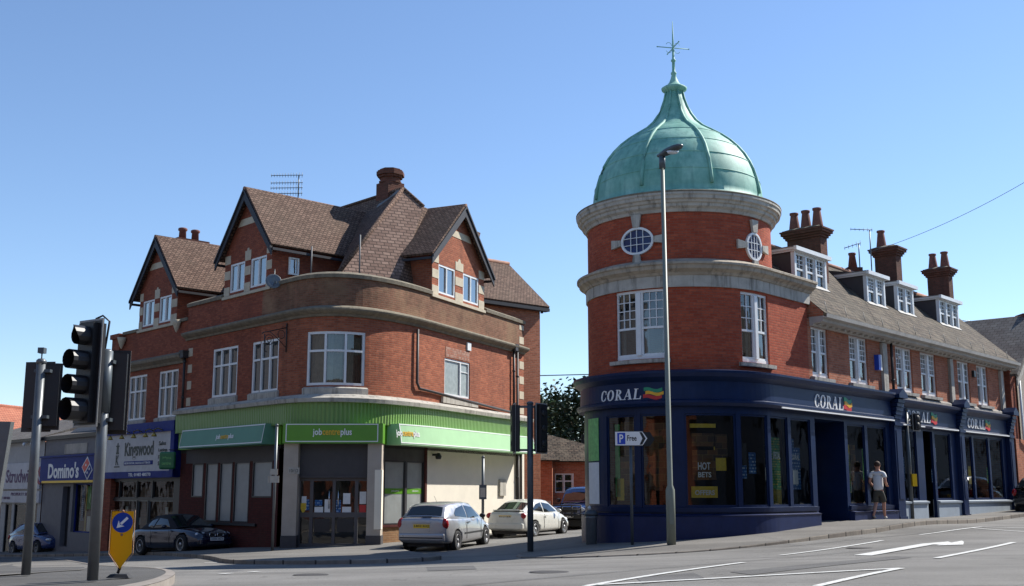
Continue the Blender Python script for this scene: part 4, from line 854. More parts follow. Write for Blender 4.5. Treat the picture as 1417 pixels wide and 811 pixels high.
m = MB(); m.pprism(J, [(Cx-.14,Cz-.24),(Cx+.1,Cz-.45),(Cx+.53,Cz-.08),(Cx+.31,Cz+.14)], .215, .225); m.build('emblem_field', M['sign_navy'], em)
m = MB()
for (x, z) in ((Cx-.08,Cz+.13),(Cx+.1,Cz-.2),(Cx+.3,Cz-.04)): m.pprism(J, [(x+.055*math.cos(t), z+.055*math.sin(t)) for t in np.linspace(0, 2*math.pi, 11)[:-1]], .225, .232)
m.build('emblem_dot', M['sign_white'], em)
window(b3, J, *dh[1], .0, fw=.05, fm='sign_navy', pm='glass_shop', name='shop_window', rev=.2)
m = MB(); m.pbox(J, 1.15, 2.0, -.28, -.22, -2.5, .3); m.build('door', M['dark_paint'], b3)
for a, b, z0, z1, mn in ((2.5,2.75,-1.2,.3,'poster_b'),(2.95,3.06,-1.65,.35,'poster_y'),(3.1,3.5,-.7,.3,'poster_g'),(3.2,4.0,-1.65,-1.0,'poster_w'),(3.65,3.95,-.4,.1,'sign_red')): notice(b3, J, a, b, z0, z1, -.35, mn, 'poster')
bk = [tuple(J.pos(5.7)+np.array([.731,.682])*8), tuple(J.pos(-1.25)+np.array([.731,.682])*8)]
block_shell(b3, J, -1.25, 5.7, bk, -3.4, 2.45, slabs=(2.4,))
m = MB(); m.slab([J.P(-1.4,.1,2.62), J.P(5.75,.1,2.62), J.P(5.75,-4,3.7), J.P(-1.4,-4,3.7)], .1); m.slab([J.P(-1.4,-4,3.7), J.P(5.75,-4,3.7), J.P(5.75,-8,2.6), J.P(-1.4,-8,2.6)], .1); m.build('roof', M['slate'], b3)
m = MB(); m.hexa([J.P(0,-.6,2.75), J.P(5.6,-.6,2.75), J.P(5.6,-.7,2.75), J.P(0,-.7,2.75)], [J.P(.6,-.6,2.95), J.P(5.6,-.6,3.35), J.P(5.6,-.7,3.35), J.P(.6,-.7,2.95)]); m.build('white_upstand', M['white_wall'], b3)

# ------------------------------------------------------------------ white shop at the far left
b4 = thing('low_shop', 'white painted low shop with white and purple lettered sign at far left', 'shop', (-27, 58, -2.9))
dh = [(-11.5,-9.2,-2.2,-.5),(-9,-6.5,-2.2,-.5),(-5.9,-5.0,-2.9,-.5),(-4.7,-1.7,-2.2,-.5)]
m = MB(); m.pwall(J, -13, -1.3, -3.8, 2.5, .02, dh, .15); m.build('wall', M['white_wall'], b4)
m = MB(); m.psweep(J, -13.1, -1.3, [(-.3,2.45),(.25,2.45),(.27,2.6),(-.3,2.62)]); m.build('gutter', M['dark_paint'], b4)
m = MB(); m.pbox(J, -9.5, -1.35, .02, .14, .2, 1.45); m.pbox(J, -9.5, -1.35, .02, .12, -.45, .1); sg = m.build('sign_board', mat('white sign board', (.45,.46,.5), .5), b4)
pur = mat('dark purple lettering', (.07,.02,.1), .5); red = mat('maroon lettering', (.25,.02,.05), .5)
sx = lambda px: J.hit(px,655,.14)[0]; m = letter('Strudwick', sx(9), sx(50), .5, 1.15, fJ(.142), .015); m.build('lettering', pur, sg)
m = letter('S', sx(1), sx(5.5), .4, 1.25, fJ(.142), .03); m.build('lettering', red, sg); m = letter('S', sx(53), sx(58), .4, 1.25, fJ(.142), .03); m.build('lettering', red, sg)
m = letter('PROPERTY SERVICES', sx(17), sx(52), -.12, .03, fJ(.122), .01); m.build('lettering', pur, sg)
m = letter('01483 480480', sx(-2), sx(16), -.3, -.17, fJ(.122), .01); m.build('lettering', pur, sg)
for h in dh: window(b4, J, *h, .02, fw=.06, fm='dark_paint', pm='glass_shop', name='shop_window')
bk = [tuple(J.pos(-1.3)+np.array([.731,.682])*8), tuple(J.pos(-13)+np.array([.731,.682])*8)]
block_shell(b4, J, -13, -1.3, bk, -3.9, 2.45, slabs=(2.4,))
m = MB(); m.slab([J.P(-13.3,.25,2.6), J.P(-1.4,.25,2.6), J.P(-1.4,-4,4.0), J.P(-13.3,-4,4.0)], .1); m.slab([J.P(-13.3,-4,4.0), J.P(-1.4,-4,4.0), J.P(-1.4,-8,2.6), J.P(-13.3,-8,2.6)], .1); m.build('roof', M['slate'], b4)
for s in (-8.2,-5.6,-3.0,-2.0): m = MB(); m.lathe((0,0,0), [(.02,.1),(.06,.06),(.08,-.06)], 8, X=Matrix.Translation(J.P(s,.4,2.3))); m.tube([J.P(s,.1,2.4), J.P(s,.4,2.38)], .012, 5); m.build('floodlight', M['white_paint'], b4)


# ------------------------------------------------------------------ red roofed house beyond
b5 = thing('brick_house', 'distant house with orange tiled roof seen above the white shop', 'house', (-35, 75, -3.4))
Pa = at(-120,549,66); r = ray(96,572); Pb = r*(Pa.z/r.z); dd = (Pb-Pa).normalized(); nn_ = Vector((dd.y,-dd.x,0))
m = MB(); q0, q1 = Pa+nn_*5, Pb+nn_*5
for v in (q0, q1): v.z = Pa.z-3.4
b0_, b1_ = Pa-nn_*5, Pb-nn_*5; b0_.z = b1_.z = Pa.z-3.4
m.slab([q0, q1, Pb, Pa], .15); m.slab([Pa, Pb, b1_, b0_], .15); rf = m.build('roof', M['roof_red'], b5)
m = MB(); w_ = [Pa+nn_*4.6, Pb+nn_*4.6-dd*.3, Pb-nn_*4.6-dd*.3, Pa-nn_*4.6]
for a, b in zip(w_, w_[1:]+w_[:1]): m.quad(Z(a,-5), Z(b,-5), Z(b,Pa.z-3.4), Z(a,Pa.z-3.4))
m.add([Z(w_[1],Pa.z-3.4), Z(w_[2],Pa.z-3.4), Pb-dd*.3], [(0,1,2)]); m.build('wall', M['brick_front'], b5)
m = MB(); m.tube([Pa, Pb], .14, 6); m.build('ridge_tiles', M['roof_red'], rf)
# ------------------------------------------------------------------ domed corner building and the terrace running up the hill from it
t1 = thing('domed_building', 'red brick corner building with green copper dome and long navy blue betting shopfront', 'building', (5.04, 33.4, -1.3))
FE = 28.15
dw = [(3.4,4.95,3.66,5.6),(7.17,8.42,3.58,5.56)]
m = MB(); m.pwall(T, 0, 10.8, 2.9, 5.7, 0, dw, .16); m.build('wall', M['brick_drum'], t1)
tw = [(10.72,12.0,3.46,4.98),(13.6,14.95,3.46,4.98),(17.2,18.6,3.44,4.98),(19.35,20.75,3.44,4.98),(22.9,24.15,3.42,4.98),(24.95,26.15,3.42,4.98)]
tw[0] = (11.0,12.1,3.46,4.98)
m = MB(); m.pwall(T, 10.8, FE, 2.9, 5.2, 0, tw, .18); m.build('wall', M['brick_front'], t1)
def pair_window(s0, s1, z0, z1, P=T, off=0.0, rev=.13, n=2, sill=.13, split=.55, name='window', pm='glass_up'):
    W = s1-s0; f = MB(); a, b = off-rev, off-rev+.07; fw = .055
    post = .13 if n == 2 else .1; cw = (W-post*(n-1))/n
    f.pbox(P, s0, s1, a, b+.01, z0, z0+.1); f.pbox(P, s0, s1, a, b+.01, z1-.07, z1)
    for k in range(n-1): x = s0+cw*(k+1)+post*k; f.pbox(P, x, x+post, a, b+.055, z0+.1, z1-.07)
    zm = z0+(z1-z0)*(1-split) if split > .5 else z0+(z1-z0)*(1-split)
    for k in range(n):
        x0 = s0+(cw+post)*k; x1 = x0+cw
        f.pbox(P, x0, x0+fw, a+.002, b, z0+.1, z1-.07); f.pbox(P, x1-fw, x1, a+.002, b, z0+.1, z1-.07)
        f.pbox(P, x0+fw, x1-fw, a+.004, b+.005, zm-.03, zm+.03); f.pbox(P, x0+fw, x1-fw, a+.003, b-.003, z0+.1, z0+.15)
        nc, nr = (3, 4) if n == 2 and W > 1.3 or P is not T else (2, 3)
        for q in range(1, nc): x = x0+fw+(cw-2*fw)*q/nc; f.pbox(P, x-.012, x+.012, a+.02, b-.01, zm+.03, z1-.07)
        for q in range(1, nr): z = zm+.03+(z1-.1-zm)*q/nr; f.pbox(P, x0+fw, x1-fw, a+.022, b-.012, z-.012, z+.012)
    w_ = f.build(name, M['white_paint'], t1)
    g = MB(); bb = P.brk(s0+.03, s1-.03)
    for x, y in zip(bb[:-1], bb[1:]): g.quad(P.P(x, a+.025, z0+.05), P.P(y, a+.025, z0+.05), P.P(y, a+.025, z1-.05), P.P(x, a+.025, z1-.05))
    g.build('pane', M[pm], w_)
    c = MB()
    for k in range(n):
        x0 = s0+(cw+post)*k+.05; x1 = x0+cw-.1; c.pbox(P, x0, x0+.1, a-.14, a-.12, z0, z1); c.pbox(P, x1-.1, x1, a-.14, a-.12, z0, z1)
    c.build('curtain', M['curtain'], w_)
    if sill:
        s = MB(); s.psweep(P, s0-.13, s1+.13, [(off-rev, z0-sill), (off+.14, z0-sill), (off+.15, z0-.03), (off-rev, z0+.004)]); s.build('sill', M['stone_grey'], w_)
    return w_
for h in dw: pair_window(*h)
for h in tw: pair_window(*h, split=.5)
# rough mortar line over the shopfront
m = MB(); m.psweep(T, 7.6, FE, [(-.02,3.1),(.12,3.1),(.1,3.24),(-.02,3.34)]); m.build('lead_weathering', mat('flaking mortar flashing', (.34,.31,.27), .95, var=.5, scale=16, dirt=.8, bump=.8), t1)
# stone frieze and string cornice of the drum
m = MB(); m.psweep(T, 0, 10.95, [(-.02,5.62),(.05,5.62),(.05,5.98),(-.02,5.98)]); m.build('frieze', M['stone_grey'], t1)
m = MB(); m.psweep(T, 0, 11.0, [(-.1,5.95),(.08,5.95),(.12,6.02),(.25,6.1),(.27,6.2),(.32,6.22),(.32,6.28),(.0,6.42),(-.1,6.42)]); m.build('string_course', M['stone'], t1)
DC = Vector((TC[0], TC[1], 0)); XD = Matrix.Translation(DC)
DR = Path([drum(a) for a in np.linspace(359, -1, 73)], 0)
m = MB(); m.pwall(DR, 0, DR.s[-1], 6.3, 7.86, -.02, ()); m.build('attic_wall', M['brick_drum'], t1)
# the arc and rear of the building
RB = Path([tuple(T.pos(FE,-.0)), tuple(T.pos(FE,-5.5)), drum(311), drum(306), drum(300)]); m = MB(); m.pwall(RB, RB.s[0], RB.s[-1], -2, 5.25, 0, ()); m.build('rear_wall', M['brick_front'], t1)
for z in (2.6, 5.2):
    f = MB(); f.poly([T.P(s, -.3, z) for s in T.brk(.3, FE-.2)]+[T.P(FE-.2,-5.3,z), T.P(TS,-5.3,z)]); f.build('floor_slab', M['floor_dark'], t1)
f = MB(); f.lathe(DC, [(0,6.34),(TR-.05,6.34)], 40, smooth=False); f.lathe(DC, [(0,7.8),(TR,7.8)], 40, smooth=False); f.build('floor_slab', M['floor_dark'], t1)
m = MB(); m.lathe(DC, [(TR-.1,7.76),(TR+.03,7.76),(TR+.06,7.84),(TR+.14,7.9),(TR+.15,7.98),(TR+.2,8.0),(TR+.22,8.06),(TR+.28,8.09),(TR+.29,8.17),(TR+.32,8.2),(TR+.32,8.28),(TR+.25,8.31),(2.3,8.45)], 72, closed=False)
for i in range(len(m.sm)): m.sm[i] = False
m.build('cornice', M['stone_grey'], t1)
m = MB(); m.lathe(DC, [(TR+.325,8.26),(TR+.33,8.30),(TR+.25,8.335),(2.45,8.46)], 72); m.build('gutter', M['stone_dark'], t1)
# oval windows with four stone keys
def oval(s, z, a, b):
    C = (s, z); r = MB(); n = 28
    for k in range(n):
        t0, t1_ = 2*math.pi*k/n, 2*math.pi*(k+1)/n; p = []
        for f_ in (1,):
            q = [(s+(a+.065)*math.cos(t), z+(b+.065)*math.sin(t)) for t in (t0, t1_)]; w_ = [(s+a*math.cos(t), z+b*math.sin(t)) for t in (t0, t1_)]
            r.quad(DR.P(w_[0][0], .05, w_[0][1]), DR.P(q[0][0], .05, q[0][1]), DR.P(q[1][0], .05, q[1][1]), DR.P(w_[1][0], .05, w_[1][1]))
            r.quad(DR.P(q[0][0], .05, q[0][1]), DR.P(q[0][0], -.03, q[0][1]), DR.P(q[1][0], -.03, q[1][1]), DR.P(q[1][0], .05, q[1][1]))
            r.quad(DR.P(w_[0][0], -.02, w_[0][1]), DR.P(w_[0][0], .05, w_[0][1]), DR.P(w_[1][0], .05, w_[1][1]), DR.P(w_[1][0], -.02, w_[1][1]))
    rg = r.build('oval_window', M['white_paint'], t1)
    p = MB(); p.poly([DR.P(s+a*math.cos(2*math.pi*k/n), 0.0, z+b*math.sin(2*math.pi*k/n)) for k in range(n)]); p.build('pane', mat('dark blue glazing', (.012,.025,.10), .25, spec=.4), rg)
    g_ = MB()
    for x in (-.33,.0,.33): g_.pbox(DR, s+x*a*1.3-.009, s+x*a*1.3+.009, .005, .03, z-b*math.sqrt(1-min(.99,(x*1.3)**2)), z+b*math.sqrt(1-min(.99,(x*1.3)**2)))
    for y in (-.3,.3): g_.pbox(DR, s-a*.95, s+a*.95, .006, .028, z+y*b-.009, z+y*b+.009)
    g_.build('glazing_bars', M['white_paint'], rg)
    k_ = MB()
    for dx, dz, h_ in ((0,1,0),(0,-1,0)):
        zz = z+dz*(b+.06); ze = z+dz*(b+.42); pts = [(s-.09,zz),(s+.09,zz),(s+.15,ze),(s-.15,ze)]; k_.pprism(DR, pts if dz > 0 else pts[::-1], 0, .08)
    for dx in (-1,1):
        x0 = s+dx*(a+.06); x1 = s+dx*(a+.4); pts = [(x0,z-.08),(x1,z-.13),(x1,z+.13),(x0,z+.08)]; k_.pprism(DR, pts if dx > 0 else pts[::-1], 0, .08)
    k_.build('keystones', M['stone_grey'], rg)
def drs(px, py): return DR.hit(px, py)
for a, b in (((863,902,334),(318,350,882)),((1034,1051,341),(325,358,1042))):
    h0, h1 = drs(a[0], a[2]), drs(a[1], a[2]); v0, v1 = drs(b[2], b[0]), drs(b[2], b[1]); oval((h0[0]+h1[0])/2, (v0[1]+v1[1])/2, abs(h1[0]-h0[0])/2, (v0[1]-v1[1])/2)
# copper dome
prof = [(2.64,8.40),(2.64,8.46),(2.57,8.5),(2.57,8.66),(2.545,8.9),(2.50,9.13),(2.42,9.4),(2.31,9.67),(2.16,9.93),(1.97,10.18),(1.74,10.42),(1.47,10.64),(1.17,10.84),(.89,11.02),(.68,11.22),(.53,11.45),(.41,11.7),(.32,11.97),(.26,12.25)]
m = MB(); m.lathe(DC, prof, 64); dome = m.build('dome', M['copper'], t1)
m = MB()
for k in range(8):
    a = R_(-98.6+22.5+45*k); pts = [(DC.x+(r+.02)*math.cos(a), DC.y+(r+.02)*math.sin(a), z) for r, z in prof[3:]]
    m.tube(pts, [.052]*(len(pts)-4)+[.045,.038,.032,.028], 8)
m.build('dome_ribs', M['copper'], dome)
m = MB()
for i, a in enumerate((5, 7, 9, 11)):
    r, z = prof[a]; m.lathe(DC, [(r-.01,z-.02),(r+.016,z-.008),(r+.012,z+.012),(r-.03,z+.02)], 64)
m.build('dome_seams', M['copper'], dome)
m = MB(); m.lathe(DC, [(.26,12.2),(.28,12.26),(.38,12.32),(.40,12.38),(.33,12.43),(.24,12.47),(.15,12.58),(.1,12.7),(.07,12.82),(.09,12.86),(.09,12.9),(.05,12.94),(.045,13.25),(.075,13.28),(.075,13.32),(.04,13.36),(.028,13.9),(.008,14.6)], 20)
fin = m.build('finial', M['copper'], t1)
m = MB(); zc = 13.72; ax = Vector((math.cos(R_(12)), math.sin(R_(12)), 0)); ay = Vector((-ax.y, ax.x, 0)); c_ = Vector((DC.x, DC.y, zc))
for d in (ax, ay): m.tube([c_-d*.52, c_+d*.52], .014, 6); [m.lathe((0,0,0), [(.0,-.03),(.028,0),(0,.03)], 6, X=Matrix.Translation(c_+d*q)) for q in (-.52,.52)]
for s in (-1,1):
    for v in (-1,1): m.tube([c_+ax*s*(.04+.10*(1-math.cos(t)))*1.0+Vector((0,0,v*(.04+.13*math.sin(t)))) for t in np.linspace(.2,2.6,8)], .008, 5)
m.build('weather_arms', M['copper'], fin)
# eaves box, gutter, roof
m = MB(); m.psweep(T, 10.95, FE+.3, [(-.02,4.98),(.10,4.98),(.14,5.05),(.42,5.08),(.46,5.2),(.46,5.24),(-.02,5.24)])
for s in np.arange(11.15, FE+.2, .42): m.pbox(T, s, s+.1, .1, .24, 5.0, 5.06)
m.build('eaves_cornice', M['eaves_paint'], t1)
m = MB(); m.psweep(T, 10.95, FE+.35, [(.46,5.17),(.58,5.19),(.6,5.3),(.57,5.3),(.55,5.22),(.46,5.22)]); m.build('gutter', M['eaves_paint'], t1)
RP = 45.; k1 = (8.28-5.34)/(2.72+.5)
def zr(o): return 5.34+(.5-o)*k1      # roof surface height at offset o
m = MB()
def rslab(s0, s1, o0, o1): m.slab([T.P(s0,o0,zr(o0)), T.P(s1,o0,zr(o0)), T.P(s1,o1,zr(o1)), T.P(s0,o1,zr(o1))], .1)
n = 18
for k in range(n):     # gently uneven old slope, in short lengths
    a, b = 10.98+(FE+.3-10.98)*k/n, 10.98+(FE+.3-10.98)*(k+1)/n; rslab(a, b+.0, .5, -2.72)
rslab(8.4, 10.98, -.5, -2.72)
m.slab([T.P(FE+.3,-2.72,8.28), T.P(FE+.3,-6.0,5.3), T.P(8.4,-6.0,5.3), T.P(8.4,-2.72,8.28)][::-1], .1)
rf = m.build('roof', M['roof_old'], t1)
m = MB(); m.tube([T.P(8.4,-2.72,8.3), T.P(FE+.3,-2.72,8.3)], .09, 8); m.tube([T.P(8.9,-.42,6.35),T.P(10.9,-.4,6.35)], .09, 6); m.build('ridge_tiles', M['ridge'], rf)
0 and m.pprism(T, [(10.95,5.3),(11.0,5.3),(11.0,5.75),(10.95,5.75)], -.4, .35)
for s in (FE, FE-.01)[:1]:
    m = MB(); m.add([T.P(s,0,5.0), T.P(s,-5.5,5.0), T.P(s,-5.5,5.6), T.P(s,-2.72,8.15), T.P(s,0,5.7)], [(0,1,2,3,4)]); m.build('gable_wall', M['brick_front'], t1)
m = MB(); m.add([T.P(10.975,.46,5.24), T.P(10.975,-.6,5.24), T.P(10.975,-.6,zr(-.6)-.02), T.P(10.975,.46,zr(.46)-.02)], [(0,1,2,3)]); m.build('verge', M['brick_front'], rf)
m = MB()
for s in np.arange(11.3, FE, 1.35): m.tube([T.P(s,.42,5.4), T.P(s,.36,5.72)], .012, 4)
m.build('snow_guard_stays', M['stone_grey'], rf)
# dormers
def dormer(s0, s1, n, z0=6.48, z1=7.55, off=-.9):
    d = MB(); back = off-1.7
    for s in (s0-.06, s1+.06):
        d.add([T.P(s,off,zr(off)-.15), T.P(s,off,z1+.06), T.P(s,back,z1+.06), T.P(s,back,zr(back)-.2)], [(0,1,2,3)])
    dd = d.build('dormer', M['dark_grey'], t1)
    c = MB(); c.pbox(T, s0-.16, s1+.16, back-.2, off+.16, z1+.06, z1+.13); c.pbox(T, s0-.12, s1+.12, back-.1, off+.1, z1-.0, z1+.06); c.pbox(T, s0-.2, s1+.2, off+.1, off+.2, z1+.02, z1+.15)
    c.build('dormer_roof', M['white_paint'], dd)
    l = MB(); l.pbox(T, s0-.18, s1+.18, back-.2, off+.15, z1+.13, z1+.155); l.build('lead_roof', M['lead'], dd)
    f = MB(); f.pbox(T, s0-.08, s0+.04, off-.08, off+.05, z0, z1); f.pbox(T, s1-.04, s1+.08, off-.08, off+.05, z0, z1); f.pbox(T, s0-.1, s1+.1, off-.08, off+.1, z0-.08, z0); f.build('dormer_frame', M['white_paint'], dd)
    pair_window(s0+.04, s1-.04, z0, z1, off=off, rev=.06, n=n, sill=0, split=.5, pm='glass_up')
    ap = MB(); ap.slab([T.P(s0-.12,off+.15,zr(off+.15)+.03), T.P(s1+.12,off+.15,zr(off+.15)+.03), T.P(s1+.12,off,zr(off)+.03), T.P(s0-.12,off,zr(off)+.03)], .02); ap.build('lead_apron', M['lead'], dd)
for a in ((11.9,13.95,3),(17.2,18.58,2),(19.82,21.15,2),(23.85,25.75,3)): dormer(*a)
# chimneys
def chimney(s0, s1, o0, o1, zt, pots, cap=.4, flaunch=True):
    c = MB(); c.pbox(T, s0, s1, o0, o1, 5.5, zt)
    for k, (e, h0, h1) in enumerate(((.05,0,.08),(.10,.08,.16),(.16,.16,.25),(.19,.25,.30),(.12,.30,cap))): c.pbox(T, s0-e, s1+e, o0-e, o1+e, zt+h0, zt+h1)
    cc = c.build('chimney', M['chimney_brick'], t1)
    f = MB(); sm = (s0+s1)/2; om = (o0+o1)/2
    f.hexa([T.P(s0-.1,o1+.1,zt+cap), T.P(s1+.1,o1+.1,zt+cap), T.P(s1+.1,o0-.1,zt+cap), T.P(s0-.1,o0-.1,zt+cap)], [T.P(s0+.12,o1-.15,zt+cap+.1), T.P(s1-.12,o1-.15,zt+cap+.1), T.P(s1-.12,o0+.15,zt+cap+.1), T.P(s0+.12,o0+.15,zt+cap+.1)]); f.build('flaunching', M['stone_dark'], cc)
    for o, h in pots:
        p = MB(); z = zt+cap+.03; X = Matrix.Translation(T.P(sm, o, 0)); p.lathe((0,0,0), [(.20,z),(.19,z+.08),(.13,z+h-.12),(.12,z+h-.1),(.155,z+h-.06),(.155,z+h),(.12,z+h),(.12,z+h-.15)], 14, X=X); p.build('chimney_pot', M['terracotta'], cc)
chimney(14.72, 15.22, -2.6, -1.35, 8.62, ((-1.55,.68),(-1.98,.66),(-2.42,.64)), .34)
chimney(20.9, 21.4, -2.15, -1.3, 8.95, ((-1.95,.7),), .34)
chimney(26.35, 26.8, -2.25, -1.35, 8.95, ((-1.55,.68),(-2.05,.66)), .34)
# small pot on the rear slope, only its head shows
m = MB(); h = T.hit(1180,371,-3.2); z = h[1]; X = Matrix.Translation(T.P(h[0],-3.2,0)); m.box(-.3,.3,-.3,.3,z-1.2,z-.02,X); pc = m.build('chimney', M['chimney_brick'], t1)
m = MB(); m.lathe((0,0,0), [(.19,z-.02),(.12,z+.5),(.15,z+.53),(.15,z+.6),(.11,z+.6)], 12, X=X); m.build('chimney_pot', M['terracotta'], pc)
# pipes on the upper front
downpipe(t1, T, 16.65, 3.3, 5.0, hopper=False)
for a, b in ((15.95,16.3),(21.95,22.25),(27.45,27.75)): m = MB(); m.pbox(T, a, b, .0, .1, 3.3, 4.95); m.build('pilaster_strip', M['stone_grey'], t1)
m = MB(); m.pbox(T, 15.45, 15.68, .0, .16, 4.0, 4.5); ab = m.build('alarm_box', M['sign_blue'], t1); m = MB(); m.pbox(T, 15.6, 15.685, .05, .165, 3.99, 4.51); m.build('alarm_box_side', M['sign_white'], ab)
m = MB(); m.lathe((0,0,0), [(0,-.08),(.09,0),(.0,.05)], 10, X=Matrix.Translation(T.P(17.0,.2,4.55))); m.build('wall_lamp', M['sign_white'], t1)
m = MB(); m.pbox(T, 24.4, 24.6, 0, .1, 4.45, 4.7); m.build('vent_grille', M['dark_paint'], t1)

# ---- shopfront
bays = [(3.1,4.08),(4.24,4.98),(5.4,6.78),(6.9,7.9),(8.06,9.04),(9.22,10.42)]
bays2 = [(12.85,14.1),(14.3,15.7)]; bays3 = [(16.85,18.2),(19.85,21.3)]; bays4 = [(22.5,23.5),(23.66,25.25),(25.42,26.85)]
zs_, zt_ = -.36, 2.12
holes = [(a,b,zs_,zt_) for a, b in bays+bays2]+[(a,b,-.22,zt_) for a, b in bays3+bays4]+[(10.7,12.65,-1.8,zt_+.05),(18.8,19.65,-1.8,zt_+.02)]
m = MB(); m.pwall(T, 0, FE, -2, 2.42, .14, holes, .09); m.build('shopfront_frame', M['coral_blue'], t1)
m = MB(); m.psweep(T, 0, 15.95, [(.1,2.32),(.3,2.32),(.36,2.4),(.36,2.46),(.26,2.5),(.24,2.98),(.3,3.02),(.42,3.1),(.46,3.2),(.46,3.26),(-.02,3.34)]); m.build('fascia', M['coral_blue'], t1)
m = MB()
for a, b in ((16.7,21.8),(22.4,27.3)): m.psweep(T, a, b, [(.1,2.22),(.26,2.22),(.3,2.3),(.22,2.34),(.22,2.86),(.3,2.92),(.42,3.0),(.44,3.08),(-.02,3.2)])
m.build('fascia', M['coral_blue'], t1)
m = MB(); m.psweep(T, 8.3, 15.9, [(.36,2.33),(.395,2.33),(.395,2.37),(.36,2.37)]); m.psweep(T, 16.75, 18.6, [(.3,2.24),(.33,2.24),(.33,2.28),(.3,2.28)]); m.psweep(T, 19.3, 21.75, [(.3,2.24),(.33,2.24),(.33,2.28),(.3,2.28)]); m.psweep(T, 22.45, 27.25, [(.3,2.24),(.33,2.24),(.33,2.28),(.3,2.28)]); m.build('light_trough', M['sign_white'], t1)
for a, b in ((16.06,16.62),(21.88,22.34),(27.32,27.8)):
    m = MB(); m.pbox(T, a, b, .0, .3, -1.4, 2.2); m.pbox(T, a+.1, b-.1, .3, .32, -.2, 2.05); m.pbox(T, a-.03, b+.03, .0, .34, -1.4, -.75); m.pbox(T, a-.03, b+.03, 0, .34, 2.2, 2.3)
    for k in range(6): z = 2.3+k*.13; e = .30+.035*k; m.pbox(T, a+.02, b-.02, 0, e, z, z+.115)
    m.pprism(T, [(a-.06,3.1),(b+.06,3.1),(b+.06,3.22),((a+b)/2,3.42),(a-.06,3.22)], 0, .56); m.build('pilaster', M['coral_blue'], t1)
# glazed stallriser, sills
m = MB(); m.psweep(T, 1.4, 10.62, [(.0,-2),(.26,-2),(.26,-.62),(.29,-.58),(.0,-.5)]); m.build('stallriser', M['coral_bright'], t1)
m = MB(); m.psweep(T, 12.72, 15.98, [(.0,-2),(.32,-2),(.32,-.6),(.36,-.56),(.0,-.5)]); m.build('stallriser', M['coral_bright'], t1)
m = MB()
for a, b in ((16.66,18.75),(19.7,21.85),(22.36,27.3)): m.pbox(T, a, b, .0, .2, -1.6, -.34); m.psweep(T, a, b, [(0,-.34),(.26,-.34),(.27,-.28),(0,-.22)])
m.build('stallriser', M['grey_board'], t1)
m = MB()
for a, b in ((1.9,10.62),(12.74,15.95)): m.psweep(T, a, b, [(.0,-.5),(.2,-.5),(.22,-.38),(.0,-.35)])
m.build('sill', M['coral_blue'], t1)
def post(P, a, b, z0, z1, off, mn, par, nm='poster'): m = MB(); m.pbox(P, a, b, off-.004, off, z0, z1); return m.build(nm, M[mn], par)
allb = [(a,b,zs_,zt_) for a, b in bays+bays2]+[(a,b,-.22,zt_) for a, b in bays3+bays4]; wins = []
for i, h in enumerate(allb): wins.append(window(t1, T, *h, .14, fw=.05, fm='coral_blue', pm='glass_shop', name='shop_window', rev=.075, th=.04))
# displays hanging behind the glass
po = -.12
for (i, s0, s1, z0, z1, mn) in ((0,3.15,3.35,-.1,1.9,'poster_g'),(0,3.36,3.95,.2,1.95,'poster_o'),(0,3.2,3.5,-.2,.4,'poster_y'),(1,4.35,4.9,.2,1.9,'poster_o'),(2,5.55,6.3,1.75,1.86,'poster_y'),(2,5.6,6.25,1.25,1.6,'poster_o'),(2,5.6,6.28,.35,1.15,'poster_o'),(2,5.55,6.3,-.12,.18,'poster_y'),(3,6.95,7.3,.75,1.35,'plaster_dark'),(4,8.15,8.85,.3,1.5,'poster_b'),(4,8.1,8.4,.35,.7,'poster_w'),(4,8.5,9.0,-.3,1.55,'poster_gp'),(4,8.5,9.0,-.3,.1,'poster_y'),(5,9.5,10.2,.1,1.3,'poster_b'),(5,9.7,10.0,.25,.65,'poster_w'),(6,12.95,13.5,.0,1.2,'poster_gp'),(6,12.95,13.5,.5,1.5,'poster_y'),(6,13.6,13.95,.9,1.5,'poster_o'),(7,14.4,14.7,.4,1.4,'poster_g'),(8,17.2,17.7,.4,1.2,'poster_b'),(9,20.1,20.5,1.1,1.6,'poster_w')):
    post(T, s0, s1, z0, z1, po-.02*(mn=='poster_o')+.02*(mn=='poster_w'), mn, wins[i])
rp = random.Random(4)
for i, (a, b, z0, z1) in enumerate(allb):
    for k in range(3 if i < 8 else 2):
        x = rp.uniform(a+.1, b-.45); z = rp.uniform(-.2, 1.2); post(T, x, x+rp.uniform(.18,.4), z, z+rp.uniform(.3,.7), po-.05-.01*k, rp.choice(['poster_o','poster_b','poster_gp','poster_w','poster_y','poster_o']), wins[i])
fT = lambda o: (lambda a, b, l: T.P(a, o+l*.3, b))
for body, s0, s1, z0, z1, i in (('HOT',5.75,6.1,.62,.82,2),('BETS',5.75,6.12,.42,.56,2),('OFFERS',5.65,6.2,-.05,.08,2),('SPECIAL',8.55,8.95,.95,1.15,4),('NEW',13.0,13.4,1.05,1.25,6),('CORAL',9.6,10.1,.95,1.1,5)):
    m = letter(body, s0, s1, z0, z1, fT(po+.03), .02); m.build('lettering', M['sign_white'], wins[i])
m = MB(); m.pbox(T, 2.1, 2.75, .15, .16, .9, 2.1); m.build('poster', M['poster_g'], t1)
m = MB(); m.pbox(T, 2.1, 2.75, .15, .158, -.3, .86); m.build('poster', M['poster_w'], t1)
